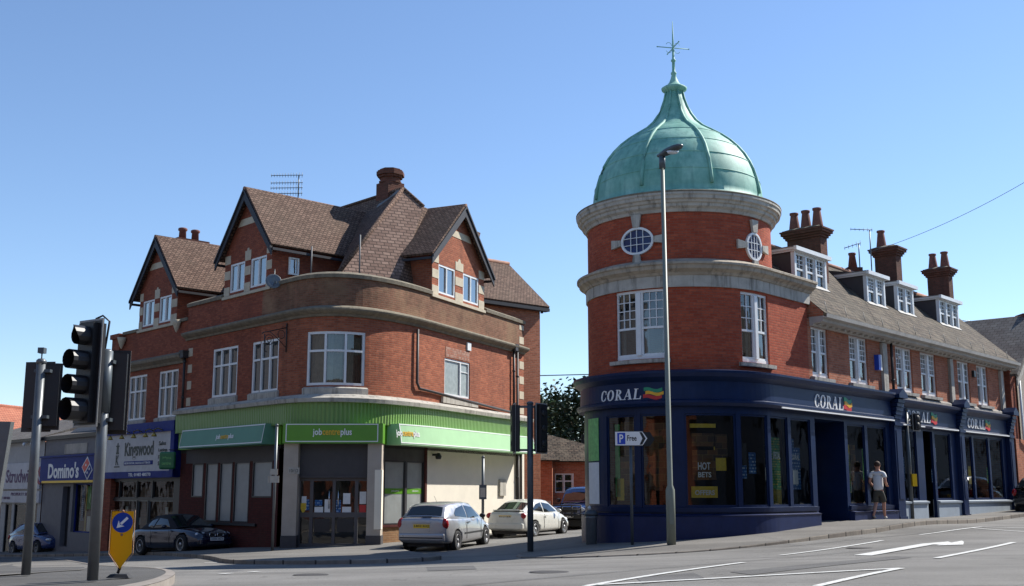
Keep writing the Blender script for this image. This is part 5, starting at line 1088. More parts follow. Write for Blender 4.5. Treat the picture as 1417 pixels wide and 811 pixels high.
# doors
for a, b, depth, z0 in ((10.7,12.65,.9,-1.05),(18.8,19.65,.3,-1.0)):
    d = MB(); d.pbox(T, a, b, -depth-.06, -depth, z0-.3, z0+.12); d.pbox(T, a, b, -depth-.05, -depth+.01, 1.6, 2.2)
    n = 2 if b-a > 1.2 else 1
    for k in range(n+1): x = a+(b-a-.08)*k/n; d.pbox(T, x, x+.08, -depth-.06, -depth+.012, z0+.12, 1.6)
    dd = d.build('door', M['coral_blue'], t1); g = MB()
    if n == 1: g.quad(T.P(a+.08,-depth-.02,z0+.12), T.P(b,-depth-.02,z0+.12), T.P(b,-depth-.02,1.6), T.P(a+.08,-depth-.02,1.6))
    else: g.quad(T.P((a+b)/2,-depth-.02,z0+.12), T.P(b,-depth-.02,z0+.12), T.P(b,-depth-.02,1.6), T.P((a+b)/2,-depth-.02,1.6))
    g.build('pane', M['glass_shop'], dd)
    h = MB(); h.tube([T.P(b-.14,-depth+.07,.0), T.P(b-.14,-depth+.07,.5)], .02, 6); h.build('handle', M['chrome'], dd)
m = MB(); m.pbox(T, 10.6, 12.75, -.95, .36, -1.9, -.93); m.pbox(T, 18.75, 19.7, -.35, .3, -1.9, -.87); m.build('door_step', M['kerb'], t1)
post(T, 12.0, 12.5, .0, 1.5, -.86, 'poster_y', t1); post(T, 12.05, 12.45, -.1, .5, -.85, 'poster_g', t1)
m = MB(); m.quad(T.P(12.66,.14,-1.6), T.P(12.66,-.95,-1.6), T.P(12.66,-.95,2.2), T.P(12.66,.14,2.2)); m.quad(T.P(10.69,.14,-1.6), T.P(10.69,-.95,-1.6), T.P(10.69,-.95,2.2), T.P(10.69,.14,2.2)); m.quad(T.P(10.69,.14,2.16),T.P(12.66,.14,2.16),T.P(12.66,-.95,2.16),T.P(10.69,-.95,2.16)); m.build('door_reveal', M['coral_blue'], t1)
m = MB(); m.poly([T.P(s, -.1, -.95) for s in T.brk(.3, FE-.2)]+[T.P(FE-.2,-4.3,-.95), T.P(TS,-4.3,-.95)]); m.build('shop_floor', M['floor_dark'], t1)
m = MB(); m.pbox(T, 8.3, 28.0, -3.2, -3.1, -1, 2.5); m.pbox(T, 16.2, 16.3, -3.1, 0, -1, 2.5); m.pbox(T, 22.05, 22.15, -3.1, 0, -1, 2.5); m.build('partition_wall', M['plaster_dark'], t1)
# name signs
CG = coral_glyphs()
flagc = [mat('flag green', (.015,.25,.12), .5), mat('flag yellow', (.8,.42,.02), .5), mat('flag red', (.55,.02,.02), .5), mat('flag shadow', (.01,.012,.02), .5)]
def coral(s0, s1, z0, z1, f0, f1, off):
    m = MB()
    for i, poly in enumerate(CG):
        e = .012+.0009*(i % 9); m.pprism(T, [(s0+(s1-s0)*a, z0+(z1-z0)*b) for a, b in poly][::1], off-.0, off+e)
    sg = m.build('name_sign', M['sign_white'], t1)
    F = MB(); W = f1-f0; H = z1-z0; n = 12
    for band, (c0, c1) in enumerate(((.66,.98),(.34,.64),(.0,.34))):
        for k in range(n):
            u0, u1 = k/n, (k+1)/n; wv = lambda u: .11*math.sin(u*6.0+.6)
            sh = (.04,.12,-.0)[band]; l = (.92,.98,.9)[band]
            F.pprism(T, [(f0+W*(sh+u0*l*(1-sh)), z0+H*(c0+wv(u0))), (f0+W*(sh+u1*l*(1-sh)), z0+H*(c0+wv(u1))), (f0+W*(sh+u1*l*(1-sh)), z0+H*(c1+wv(u1))), (f0+W*(sh+u0*l*(1-sh)), z0+H*(c1+wv(u0)))], off, off+.012, band)
    F.build('flag_emblem', flagc, sg)
coral(3.02, 4.32, 2.53, 2.82, 4.38, 4.92, .252)
coral(10.5, 12.4, 2.50, 2.88, 12.45, 13.05, .252)
coral(17.25, 19.3, 2.42, 2.78, 19.4, 20.0, .225)
coral(22.9, 24.75, 2.42, 2.78, 24.82, 25.4, .225)

# ------------------------------------------------------------------ rendered house past the end of the terrace
e1 = thing('rendered_house', 'grey rendered gabled house with slate roof at the right edge of the picture', 'house', (22, 48, -.7))
m = MB(); m.pwall(T, 28.2, 37, -1.6, 2.2, .25, [(31.5,33.5,-.3,1.5)], .15); m.build('ground_floor_wall', M['brick_front'], e1)
m = MB(); m.pwall(T, 28.9, 37, 2.2, 5.0, .25, [(30.3,31.6,3.3,4.6)], .15)
m.pprism(T, [(28.9,5.0),(35.6,5.0),(32.2,7.55)], .05, .25); m.build('wall', M['render'], e1)
m = MB(); m.pwall(T, 28.2, 28.9, 2.2, 5.0, .2, ()); m.quad(T.P(28.2,.25,-1.6), T.P(28.2,-9,-1.6), T.P(28.2,-9,5.0), T.P(28.2,.2,5.0)); m.quad(T.P(37,.25,-1.6), T.P(37,-9,-1.6), T.P(37,-9,5.0), T.P(37,.2,5.0)); m.build('side_wall', M['brick_red'], e1)
m = MB(); m.slab([T.P(28.3,.5,4.75), T.P(32.2,.5,7.7), T.P(32.2,-10,7.7), T.P(28.3,-10,4.75)][::-1], .12); m.slab([T.P(37.1,.5,4.1), T.P(32.2,.5,7.7), T.P(32.2,-10,7.7), T.P(37.1,-10,4.1)], .12); er = m.build('roof', M['slate'], e1)
m = MB(); m.tube([T.P(32.2,.5,7.72), T.P(32.2,-10,7.72)], .1, 6); m.build('ridge_tiles', M['terracotta'], er)
m = MB(); m.pprism(T, [(32.2,7.6),(28.25,4.6),(28.25,4.35),(32.2,7.32)], .44, .5); m.build('bargeboard', M['stone_grey'], er)
window(e1, T, 30.3,31.6,3.3,4.6,.25, mull=(.5,), fw=.08); window(e1, T, 31.5,33.5,-.3,1.5,.25, mull=(.5,), fw=.08, pm='glass_shop')
m = MB(); m.tube([T.P(28.95,.34,4.7), T.P(28.95,.34,2.2), T.P(29.6,.34,1.95), T.P(29.9,.34,1.4), T.P(29.9,.34,.9)], .05, 6); m.build('downpipe', M['white_paint'], e1)
c_ = at(1421,440,50); m = MB(); m.box(c_.x-.35,c_.x+.35,49.6,50.4,6,c_.z+.15); m.build('chimney', M['chimney_brick'], e1)

# ------------------------------------------------------------------ low brick outbuilding behind the parked cars
o1 = thing('outbuilding', 'small red brick outbuilding with hipped tile roof behind the parked cars', 'building', (2.5, 56, -1.5))
L0 = at(720,642,54); L1 = at(764,642,54); Cc = at(762,645,55.6); Rr = at(822,645,55.8); z0, zE = -2.2, 1.55
Q = Path([(L0.x-1.2, L0.y), (L1.x, L1.y), (L1.x+.1, L1.y+1.7), (Rr.x+2.5, Rr.y+.1), (Rr.x+2.6, Rr.y+6)])
ww_ = Q.hit(768,655); wx_ = Q.hit(795,682); m = MB(); m.pwall(Q, 0, Q.s[-1], z0, zE, 0, [(ww_[0],wx_[0],wx_[1],ww_[1])], .12); m.build('wall', M['brick_front'], o1)
window(o1, Q, ww_[0], wx_[0], wx_[1], ww_[1], 0, mull=(.5,), trans=(.6,), fw=.07, pm='glass_shop')
m = MB(); m.pbox(Q, .5, 1.2, -.02, .02, -1.5, .6); m.build('door', M['dark_paint'], o1)
m = MB(); m.pbox(Q, Q.s[1]-.75, Q.s[1]-.1, .0, .03, -.75, -.35); m.build('street_nameplate', M['stone_grey'], o1)
ap = at(757,601,58.0)
m = MB(); e0 = Vector((L0.x-1.5, L0.y-.35, zE)); e1_ = Vector((L1.x+.35, L1.y-.35, zE)); e2 = Vector((L1.x+.4, L1.y+1.45, zE)); e3 = Vector((Rr.x+2.8, Rr.y-.2, zE)); e4 = Vector((Rr.x+2.9, Rr.y+6.2, zE)); e5 = Vector((L0.x-1.5, L0.y+8, zE))
in_ = Vector((L1.x-.3, L1.y+1.6, zE+.75)); lf = Vector((L0.x-1.5, L1.y+1.6, zE+.75))
m.slab([e0, e1_, in_, lf], .08); m.slab([e1_, e2, in_], .08)
m.slab([e2, e3, ap], .08); m.slab([e3, e4, ap], .08); m.slab([e4, e5, ap], .08); m.slab([e5, Vector((L0.x-1.5, L1.y+1.6, zE)), ap], .08); m.slab([Vector((L0.x-1.5,L1.y+1.4,zE+.2)), e2, ap], .08); m.build('roof', M['roof_old'], o1)
m = MB(); m.quad(Vector((L0.x-1.2,L0.y,z0)), Vector((L0.x-1.2,L0.y+8,z0)), Vector((L0.x-1.2,L0.y+8,zE)), Vector((L0.x-1.2,L0.y,zE))); m.build('side_wall', M['brick_front'], o1)

# ------------------------------------------------------------------ unseen terraces added for window reflections and to cut sky light
ob = thing('added_terrace', 'brick terrace added out of view behind the viewer, mirrored in the shop windows', 'building', (0, -16, -1.7))
OP = Path([(60,2),(38,-14),(-34,-18),(-60,8)]); oh = []
for s in np.arange(2.5, OP.s[-1]-3, 4.2): oh += [(s, s+1.3, -.9, 1.4), (s, s+1.2, 3.0, 4.8), (s+2.2, s+3.2, -1.7, .7)]
m = MB(); m.pwall(OP, 0, OP.s[-1], -3, 6.2, 0, oh, .15); m.build('wall', M['brick_old'], ob)
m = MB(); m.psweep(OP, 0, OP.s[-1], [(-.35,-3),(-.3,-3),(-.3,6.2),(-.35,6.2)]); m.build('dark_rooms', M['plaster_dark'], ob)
m = MB()
for s in (0,): m.psweep(OP, 0, OP.s[-1], [(.4,6.1),(.4,6.2),(-4,9.6),(-8,6.2),(-8,6.1)])
m.build('roof', M['slate'], ob)

def side_row(name, label, pts, zt, rise, dz):
    b = thing(name, label, 'building', (*pts[0], -2)); P = Path(pts); hs_ = []
    for s in np.arange(2, P.s[-1]-3, 4.4): hs_ += [(s, s+1.4, dz+.2, dz+2.3), (s+.2, s+1.3, dz+3.8, dz+5.4), (s+2.3, s+3.3, dz-.5, dz+1.9)]
    m = MB(); m.pwall(P, 0, P.s[-1], -6, zt, 0, hs_, .15); m.build('wall', M['grey_tile'], b)
    m = MB(); m.psweep(P, 0, P.s[-1], [(-.35,-6),(-.3,-6),(-.3,zt),(-.35,zt)]); m.build('dark_rooms', M['plaster_dark'], b)
    m = MB(); m.psweep(P, 0, P.s[-1], [(.3,zt-.1),(.3,zt),(-4,zt+rise),(-8,zt),(-8,zt-.1)]); m.build('roof', M['slate'], b)
side_row('added_terrace', 'dark terrace added out of view to cut sky light on the shaded left hand shops', [(-14.5,17.5),(-33,41.5),(-62,74)], 9.5, 3.5, -1.5)  # added row, tall and dark to keep sky light off the left fronts
side_row('added_terrace', 'dark terrace added out of view for the long blue shopfront to mirror', [tuple(T.pos(TS+59,22)+dT*90), tuple(T.pos(TS-2,22)), (19,6)], 6.0, 3.0, -.9)  # added row, gives the blue shopfront glass something dark to reflect
# ------------------------------------------------------------------ vehicles
def applied(o):
    dg = bpy.context.evaluated_depsgraph_get(); dg.update(); me = bpy.data.meshes.new_from_object(o.evaluated_get(dg))
    old = o.data; o.modifiers.clear(); o.data = me; bpy.data.meshes.remove(old); return o
def wheel_parts(root, x, y, r, rimn, w=.2, spokes=7):
    s = 1 if y > 0 else -1; X = Matrix.Translation((x, y, r)) @ Matrix.Rotation(-s*math.pi/2, 4, 'X')
    t = MB(); t.lathe((0,0,0), [(r*.66,-w/2),(r*.94,-w/2),(r,-w/2+.03),(r,w/2-.03),(r*.95,w/2),(r*.68,w/2),(r*.66,w/2-.02)], 28, X=X, closed=True); to = t.build('wheel', M['tyre'], root)
    m = MB(); m.lathe((0,0,0), [(r*.69,w/2-.01),(r*.66,w/2+.005),(r*.6,w/2-.015),(r*.6,w/2-.08),(0,w/2-.085)], 28, X=X)
    rm = m.build('rim', M['trim_black'] if rimn == 'rim' else M[rimn], to); m = MB()
    for k in range(spokes):
        a = 2*math.pi*k/spokes; Y = X @ Matrix.Rotation(a, 4, 'Z'); m.box(.0, r*.62, -.022-.01*(spokes < 7), .022+.01*(spokes < 7), w/2-.035, w/2-.012, Y)
    m.lathe((0,0,0), [(.07,w/2-.03),(.06,w/2),(0,w/2+.004)], 12, X=X); m.lathe((0,0,0), [(r*.69,w/2-.012),(r*.665,w/2+.008),(r*.61,w/2-.01)], 28, X=X); m.build('rim_spokes', M[rimn], to)
def car(name, label, loc, az, st, cab, paintm, wheels, glassparts, **k):
    root = lthing(name, label, 'car', loc, R_(90-az)); r, xf, xr, yw = wheels
    root.rotation_euler = (0, -math.atan2(tz(loc[0]+1.3*math.sin(R_(az)), loc[1]+1.3*math.cos(R_(az)))-tz(loc[0]-1.3*math.sin(R_(az)), loc[1]-1.3*math.cos(R_(az))), 2.6), R_(90-az))
    b = MB(); vs = []
    for (x, wl, wm, wt, zb, zm, zt, cr) in st:
        h = [(0, zb), (wl*.9, zb), (wl, zb+.07), (wm, zm), (wt+.02, zt-.06), (wt-.05, zt), (wt*.5, zt+cr*.8), (0, zt+cr)]
        ring = h+[(-a, z) for a, z in h[-2:0:-1]]; vs += [(x, a, z) for a, z in ring]; n = len(ring)
    fs = [(i*n+q, i*n+(q+1) % n, (i+1)*n+(q+1) % n, (i+1)*n+q) for i in range(len(st)-1) for q in range(n)]+[tuple(reversed(range(n))), tuple(range((len(st)-1)*n, len(st)*n))]
    b.add(vs, fs, None, 0, True); body = b.build('body', M[paintm], root); sm = body.modifiers.new('s', 'SUBSURF'); sm.levels = sm.render_levels = 2; cut = []
    for x in (xf, xr):
        for s in (-1, 1):
            c = MB(); c.lathe((0,0,0), [(r+.055,.0),(r+.055,.5)], 26, X=Matrix.Translation((x, s*.55, r)) @ Matrix.Rotation(-s*math.pi/2, 4, 'X')); co = c.build('cutter', M['trim_black'], None, smooth=False)
            co.parent = root; cut.append(co); bm_ = body.modifiers.new('b', 'BOOLEAN'); bm_.operation = 'DIFFERENCE'; bm_.object = co; bm_.solver = 'EXACT'
    applied(body)
    for c in cut: bpy.data.objects.remove(c)
    for x in (xf, xr):
        for s in (-1, 1):
            a = MB(); a.lathe((0,0,0), [(0,0),(r+.05,0),(r+.05,.06)], 24, X=Matrix.Translation((x, s*.6, r)) @ Matrix.Rotation(-s*math.pi/2, 4, 'X')); a.build('wheel_arch', M['trim_black'], root)
            wheel_parts(root, x, s*yw, r, k.get('rim', 'rim'), spokes=k.get('spokes', 7))
    u = MB(); u.box(xr-.5, xf+.4, -.6, .6, .14, .4); u.build('underbody', M['trim_black'], root)
    # cabin: stations (x, half width at belt, belt z, half width at roof, roof z)
    def interp(x, c):
        for p, q in zip(cab[:-1], cab[1:]):
            if (p[0]-x)*(q[0]-x) <= 1e-9: f = (x-p[0])/(q[0]-p[0]); return p[c]+(q[c]-p[c])*f
        return cab[0][c] if abs(x-cab[0][0]) < abs(x-cab[-1][0]) else cab[-1][c]
    def side(x, z, e=.007):
        wb, zb, wr, zr = (interp(x, c) for c in (1,2,3,4)); f = min(1, max(0, (z-zb)/max(.02, zr-zb))); return wb+(wr-wb)*(f**1.25)+e
    c = MB(); rows = []
    for (x, wb, zb, wr, zr) in cab:
        h = [(wb, zb-.22), (wb, zb)]+[(wb+(wr-wb)*(f**1.25), zb+(zr-zb)*f) for f in (.35,.65,.88)]+[(wr-.035, zr+.012), (wr*.6, zr+.035), (0, zr+.045)]; h += [(-a, z) for a, z in h[-2::-1]]; rows.append([(x, a, z) for a, z in h])
    n = len(rows[0]); c.add([p for r_ in rows for p in r_], [(i*n+q, (i+1)*n+q, (i+1)*n+q+1, i*n+q+1) for i in range(len(rows)-1) for q in range(n-1)], None, 0, True); cb = c.build('cabin', M[k.get('top', paintm)], root)
    for pts in glassparts['side']:
        for s in (-1, 1):
            g = MB(); ctr = (sum(p[0] for p in pts)/len(pts), sum(p[1] for p in pts)/len(pts)); v = [(x, s*side(x, z), z) for x, z in pts]; vv = []
            zl = min(p[1] for p in pts); zh = max(p[1] for p in pts)
            # strips, so the pane follows the curved side
            N_ = 5; grid = []
            for i in range(N_+1):
                z = zl+(zh-zl)*i/N_; xs_ = []
                for (a, b_) in zip(pts, pts[1:]+pts[:1]):
                    if (a[1]-z)*(b_[1]-z) <= 1e-9 and abs(a[1]-b_[1]) > 1e-6: xs_.append(a[0]+(b_[0]-a[0])*(z-a[1])/(b_[1]-a[1]))
                x0, x1 = min(xs_), max(xs_)
                if i in (0, N_):
                    e = [p[0] for p in pts if abs(p[1]-z) < 1e-6]
                    if len(e) > 1: x0, x1 = min(e), max(e)
                grid.append([(x0+(x1-x0)*j/4, s*side(x0+(x1-x0)*j/4, z), z) for j in range(5)])
            g.add([p for r_ in grid for p in r_], [(i*5+j, i*5+j+1, (i+1)*5+j+1, (i+1)*5+j) for i in range(N_) for j in range(4)], None, 0, True); g.build('side_window', M['car_glass'], root)
    for nm, (xa, xb, fy0, fy1, f0, f1) in glassparts['ends'].items():
        g = MB(); v = []
        for f in (f0, (f0+f1)/2, f1):
            x = xa+(xb-xa)*f; zr = interp(x, 4); wr = side(x, zr, 0)*0+interp(x, 3)
            for y in (-1,-.5,0,.5,1): v.append((x+(.012 if xa > xb else -.012), y*wr*(fy0+(fy1-fy0)*f), zr+.012+.045*(1-y*y)))
        g.add(v, [(i*5+j, i*5+j+1, (i+1)*5+j+1, (i+1)*5+j) for i in range(2) for j in range(4)], None, 0, True); g.build(nm, M['car_glass'], root)
    return root, side
def blob(root, name, c, s, m, rot=0):
    b = MB(); X = Matrix.Translation(c) @ Matrix.Rotation(rot, 4, 'Z') @ Matrix.Diagonal((*s, 1)); b.lathe((0,0,0), [(math.cos(t)+1e-5, math.sin(t)) for t in np.linspace(-math.pi/2, math.pi/2, 9)], 14, X=X); return b.build(name, M[m], root)
def boxp(root, name, x0, x1, y0, y1, z0, z1, m, bev=0):
    b = MB(); b.box(x0, x1, y0, y1, z0, z1); o = b.build(name, M[m], root)
    if bev: md = o.modifiers.new('bevel', 'BEVEL'); md.width = bev; md.segments = 2
    return o
def plate(root, x, z, front, text, mn):
    o = boxp(root, 'number_plate', x-.01, x+.01, -.26, .26, z-.055, z+.055, mn); s = 1 if front else -1
    m = letter(text, -.23, .23, z-.038, z+.038, lambda a, b, l: Vector((x+s*(.011+l*.2), a*s, b)), .015); m.build('lettering', M['trim_black'], o)
def spot(px, py, Y=None): p = gpt(px, py); return p
def from_wheel(w, az, xw, yw):
    h = Vector((math.sin(R_(az)), math.cos(R_(az)), 0)); rt = Vector((h.y, -h.x, 0)); c = w-h*xw+rt*yw; return Vector((c.x, c.y, tz(c.x, c.y)))

# silver three door hatchback
st = [(-2.10,.62,.70,.62,.36,.58,.90,.0),(-2.06,.76,.80,.72,.27,.6,1.0,.01),(-1.85,.82,.835,.77,.22,.62,1.02,.02),(-1.3,.845,.85,.80,.2,.6,.99,.03),(-.4,.85,.855,.81,.19,.6,.96,.03),(.6,.85,.855,.80,.19,.58,.93,.03),(1.1,.845,.85,.77,.19,.57,.90,.04),(1.6,.82,.83,.70,.2,.54,.82,.04),(1.95,.72,.75,.6,.22,.5,.70,.03),(2.09,.56,.6,.5,.28,.46,.58,.0)]
cab = [(1.12,.74,.90,.70,.91),(.85,.76,.90,.67,1.08),(.35,.775,.91,.60,1.36),(0,.785,.92,.585,1.40),(-.7,.79,.93,.58,1.405),(-1.3,.785,.95,.57,1.375),(-1.64,.765,.96,.58,1.31),(-1.95,.74,.96,.69,1.0)]
az = 18.5; L = from_wheel(Vector((-1.72,35.0,0)), az, -1.27, -.76)
hb, sd_ = car('parked_car', 'silver three door hatchback parked nose away beside the cream wall', (L.x, L.y, L.z), az, st, cab, 'car_silver', (.30,1.27,-1.27,.76),
  {'side': [[(.82,.95),(.30,1.30),(-.28,1.33),(-.28,.95)],[(-.36,.96),(-.36,1.33),(-.85,1.31),(-1.30,1.12),(-1.22,.98)]], 'ends': {'windscreen': (1.12,.35,.93,.90,.12,.95), 'rear_window': (-1.95,-1.64,.84,.88,.14,.96)}}, rim='steel_rim', spokes=6)
for s in (-1, 1):
    blob(hb, 'tail_lamp', (-1.97, s*.70, .82), (.12,.13,.18), 'lamp_red', s*.5); blob(hb, 'headlamp', (1.88, s*.55, .62), (.16,.16,.09), 'lamp_clear', -s*.5)
    o = blob(hb, 'wing_mirror', (.68, s*.93, .98), (.07,.10,.075), 'trim_black'); boxp(hb, 'door_trim', -.7, .95, s*.856-.006, s*.856+.006, .47, .52, 'trim_black'); boxp(hb, 'door_handle', -.42, -.26, s*.862-.012, s*.862+.012, .80, .83, 'trim_black')
    for x in (.78, -.5): boxp(hb, 'door_seam', x-.006, x+.006, s*.853-.004, s*.853+.004, .33, .88, 'trim_black')
boxp(hb, 'rear_bumper', -2.15, -1.95, -.74, .74, .33, .55, 'car_silver', .05); boxp(hb, 'bumper_trim', -2.162, -1.98, -.7, .7, .40, .44, 'trim_black', .01)
plate(hb, -2.10, .76, False, 'LB52 KXJ', 'plate_y'); boxp(hb, 'rear_wiper', -2.0, -1.97, -.3, .02, 1.03, 1.05, 'trim_black'); boxp(hb, 'tailgate_handle', -2.115, -2.07, -.3, .3, .85, .88, 'car_silver', .008)
m = MB(); m.tube([(-.9,.0,1.43),(-1.1,0,1.62)], .005, 5); m.build('aerial', M['trim_black'], hb)

# off-white coupe
st = [(-2.05,.58,.64,.58,.38,.56,.80,.0),(-2.0,.74,.78,.68,.28,.58,.93,.02),(-1.75,.81,.82,.72,.23,.6,.95,.03),(-1.2,.84,.845,.78,.2,.6,.93,.03),(-.3,.85,.85,.79,.19,.58,.90,.03),(.7,.85,.85,.77,.19,.56,.87,.03),(1.2,.84,.84,.74,.19,.55,.83,.04),(1.65,.80,.81,.66,.2,.52,.75,.04),(1.95,.70,.72,.56,.22,.48,.64,.02),(2.06,.54,.58,.46,.28,.44,.54,.0)]
cab = [(1.08,.72,.84,.68,.86),(.75,.74,.85,.64,1.05),(.25,.755,.86,.57,1.29),(-.1,.76,.87,.55,1.335),(-.6,.76,.88,.54,1.33),(-1.05,.74,.90,.55,1.25),(-1.75,.70,.92,.62,.96)]
wR, wF = gpt(738.5,742.6), gpt(778.5,738.3); az = math.degrees(math.atan2(wF.x-wR.x, wF.y-wR.y)); az = min(30, max(16, az)); print('white az', az, wR, wF)
L = from_wheel(wR, az, -1.24, -.76)
wc, sd_ = car('parked_car', 'off white coupe parked nose away between silver hatchback and dark blue off-roader', (L.x, L.y, L.z), az, st, cab, 'car_white', (.30,1.24,-1.24,.755),
  {'side': [[(.78,.90),(.22,1.22),(-.30,1.26),(-.34,.90)],[(-.42,.91),(-.38,1.26),(-.75,1.22),(-1.15,1.02),(-1.05,.93)]], 'ends': {'windscreen': (1.08,.25,.93,.9,.12,.95), 'rear_window': (-1.75,-1.05,.88,.90,.10,.93)}}, rim='rim', spokes=6)
for s in (-1, 1):
    blob(wc, 'tail_lamp', (-1.93, s*.68, .80), (.10,.15,.11), 'lamp_red', s*.5); blob(wc, 'headlamp', (1.85, s*.52, .58), (.16,.16,.08), 'lamp_clear', -s*.5)
    blob(wc, 'wing_mirror', (.62, s*.91, .93), (.07,.10,.07), 'car_white'); boxp(wc, 'door_handle', -.42, -.26, s*.858-.012, s*.858+.012, .76, .79, 'car_white')
    for x in (.75, -.5): boxp(wc, 'door_seam', x-.006, x+.006, s*.85-.004, s*.85+.004, .3, .84, 'trim_black')
boxp(wc, 'rear_bumper', -2.1, -1.92, -.74, .74, .32, .54, 'car_white', .05); plate(wc, -2.03, .76, False, 'R614 GNB', 'plate_y')
m = MB(); m.slab([(-1.72,-.56,.955),(-1.72,.56,.955),(-1.93,.56,.985),(-1.93,-.56,.985)][::-1], .03); m.build('spoiler', M['car_white'], wc)

# dark blue off-roader facing the camera
st = [(-2.1,.74,.78,.74,.5,.75,1.05,.0),(-2.05,.84,.86,.82,.45,.75,1.08,.02),(-1.3,.88,.89,.85,.42,.75,1.08,.03),(0,.88,.89,.85,.42,.75,1.07,.03),(.8,.88,.89,.84,.42,.75,1.06,.03),(1.5,.87,.88,.82,.43,.74,1.03,.03),(2.0,.84,.85,.78,.45,.7,.98,.02),(2.1,.72,.75,.7,.5,.7,.9,.0)]
cab = [(.95,.80,1.05,.76,1.08),(.55,.82,1.06,.70,1.6),(.2,.83,1.07,.67,1.72),(-1.0,.83,1.07,.66,1.74),(-1.85,.82,1.07,.66,1.68),(-2.03,.80,1.07,.72,1.1)]
L = Vector((3.2,50.4,0)); L.z = tz(L.x, L.y); az = 203
su, sd_ = car('off_roader', 'dark blue off-roader with black front bar facing the camera by the brick outbuilding', (L.x, L.y, L.z), az, st, cab, 'car_blue', (.36,1.32,-1.3,.8),
  {'side': [[(.72,1.1),(.45,1.58),(-.2,1.64),(-.2,1.1)],[(-.3,1.1),(-.3,1.64),(-1.1,1.64),(-1.1,1.1)],[(-1.2,1.1),(-1.2,1.64),(-1.7,1.6),(-1.85,1.1)]], 'ends': {'windscreen': (.95,.45,.92,.9,.1,.95), 'rear_window': (-2.03,-1.85,.85,.85,.15,.9)}}, rim='steel_rim')
for s in (-1, 1): blob(su, 'headlamp', (2.02, s*.58, .84), (.08,.16,.10), 'lamp_clear'); blob(su, 'wing_mirror', (.62, s*1.0, 1.2), (.07,.11,.09), 'trim_black')
boxp(su, 'grille', 2.05, 2.12, -.4, .4, .72, .95, 'trim_black', .02); boxp(su, 'front_bumper', 1.98, 2.2, -.84, .84, .45, .68, 'trim_black', .05); plate(su, 2.21, .58, True, 'K831 FPH', 'plate_w')
m = MB()
for z in (.62,.85,1.02): m.tube([(2.26,-.62,z),(2.28,.62,z)], .028, 8)
for y in (-.62,-.22,.22,.62): m.tube([(2.26,y,.55),(2.27,y,1.04)], .028, 8)
m.build('bull_bar', M['trim_black'], su)

# midnight blue convertible with its hood up
st = [(-2.24,.60,.66,.6,.36,.55,.80,.0),(-2.18,.76,.80,.72,.28,.58,.90,.02),(-1.8,.84,.86,.80,.22,.58,.93,.03),(-1.0,.865,.875,.82,.19,.58,.90,.03),(0,.87,.875,.82,.18,.56,.88,.03),(.8,.87,.875,.80,.18,.55,.87,.03),(1.3,.86,.865,.77,.18,.54,.84,.04),(1.8,.82,.83,.70,.19,.52,.77,.03),(2.12,.72,.75,.60,.2,.48,.68,.02),(2.24,.56,.60,.5,.26,.44,.58,.0)]
cab = [(.85,.74,.87,.70,.88),(.5,.76,.88,.64,1.10),(.12,.775,.89,.585,1.31),(-.3,.78,.89,.57,1.355),(-.8,.78,.90,.57,1.33),(-1.25,.77,.91,.58,1.16),(-1.6,.74,.91,.66,.95)]
wF = gpt(252,767.5); az = 133; L = from_wheel(wF, az, 1.36, -.78)
bw, sd_ = car('parked_car', 'midnight blue convertible with black fabric roof and large alloy wheels, white front plate', (L.x, L.y, L.z), az, st, cab, 'car_navy', (.325,1.36,-1.36,.775),
  {'side': [[(.48,.93),(.10,1.24),(-.40,1.27),(-.55,.93)],[(-.62,.93),(-.5,1.26),(-.8,1.24),(-1.05,1.05),(-.95,.94)]], 'ends': {'windscreen': (.85,.12,.95,.92,.08,.96), 'rear_window': (-1.6,-1.2,.7,.7,.2,.85)}}, top='soft_top', rim='rim', spokes=9)
for s in (-1, 1):
    for y in (.42,.60): blob(bw, 'headlamp', (2.08-(y-.42)*.45, s*y, .63), (.05,.085,.07), 'lamp_clear')
    blob(bw, 'wing_mirror', (.42, s*.95, .95), (.07,.10,.065), 'car_navy'); blob(bw, 'tail_lamp', (-2.12, s*.62, .78), (.1,.16,.07), 'lamp_red'); boxp(bw, 'door_handle', -.5, -.3, s*.88-.012, s*.88+.012, .76, .79, 'car_navy')
    for x in (.62, -.62): boxp(bw, 'door_seam', x-.005, x+.005, s*.874-.004, s*.874+.004, .3, .84, 'trim_black')
    m = MB(); cy = s*.155; pts = [(2.235, cy+.115*math.copysign(abs(math.cos(t))**.6, math.cos(t)), .60+.062*math.copysign(abs(math.sin(t))**.6, math.sin(t))) for t in np.linspace(0, 2*math.pi, 25)]; m.tube(pts, .013, 6, caps=False); gr = m.build('kidney_grille', M['chrome'], bw)
    m = MB(); m.poly([(2.232, y, z) for x, y, z in pts[:-1]]); m.build('grille_mesh', M['trim_black'], gr)
    blob(bw, 'air_intake', (2.14, s*.56, .33), (.07,.14,.06), 'trim_black')
boxp(bw, 'front_bumper', 2.05, 2.27, -.62, .62, .26, .5, 'car_navy', .06); plate(bw, 2.285, .46, True, 'HX54 HCY', 'plate_w'); boxp(bw, 'air_intake', 2.2, 2.282, -.36, .36, .27, .36, 'trim_black', .02)

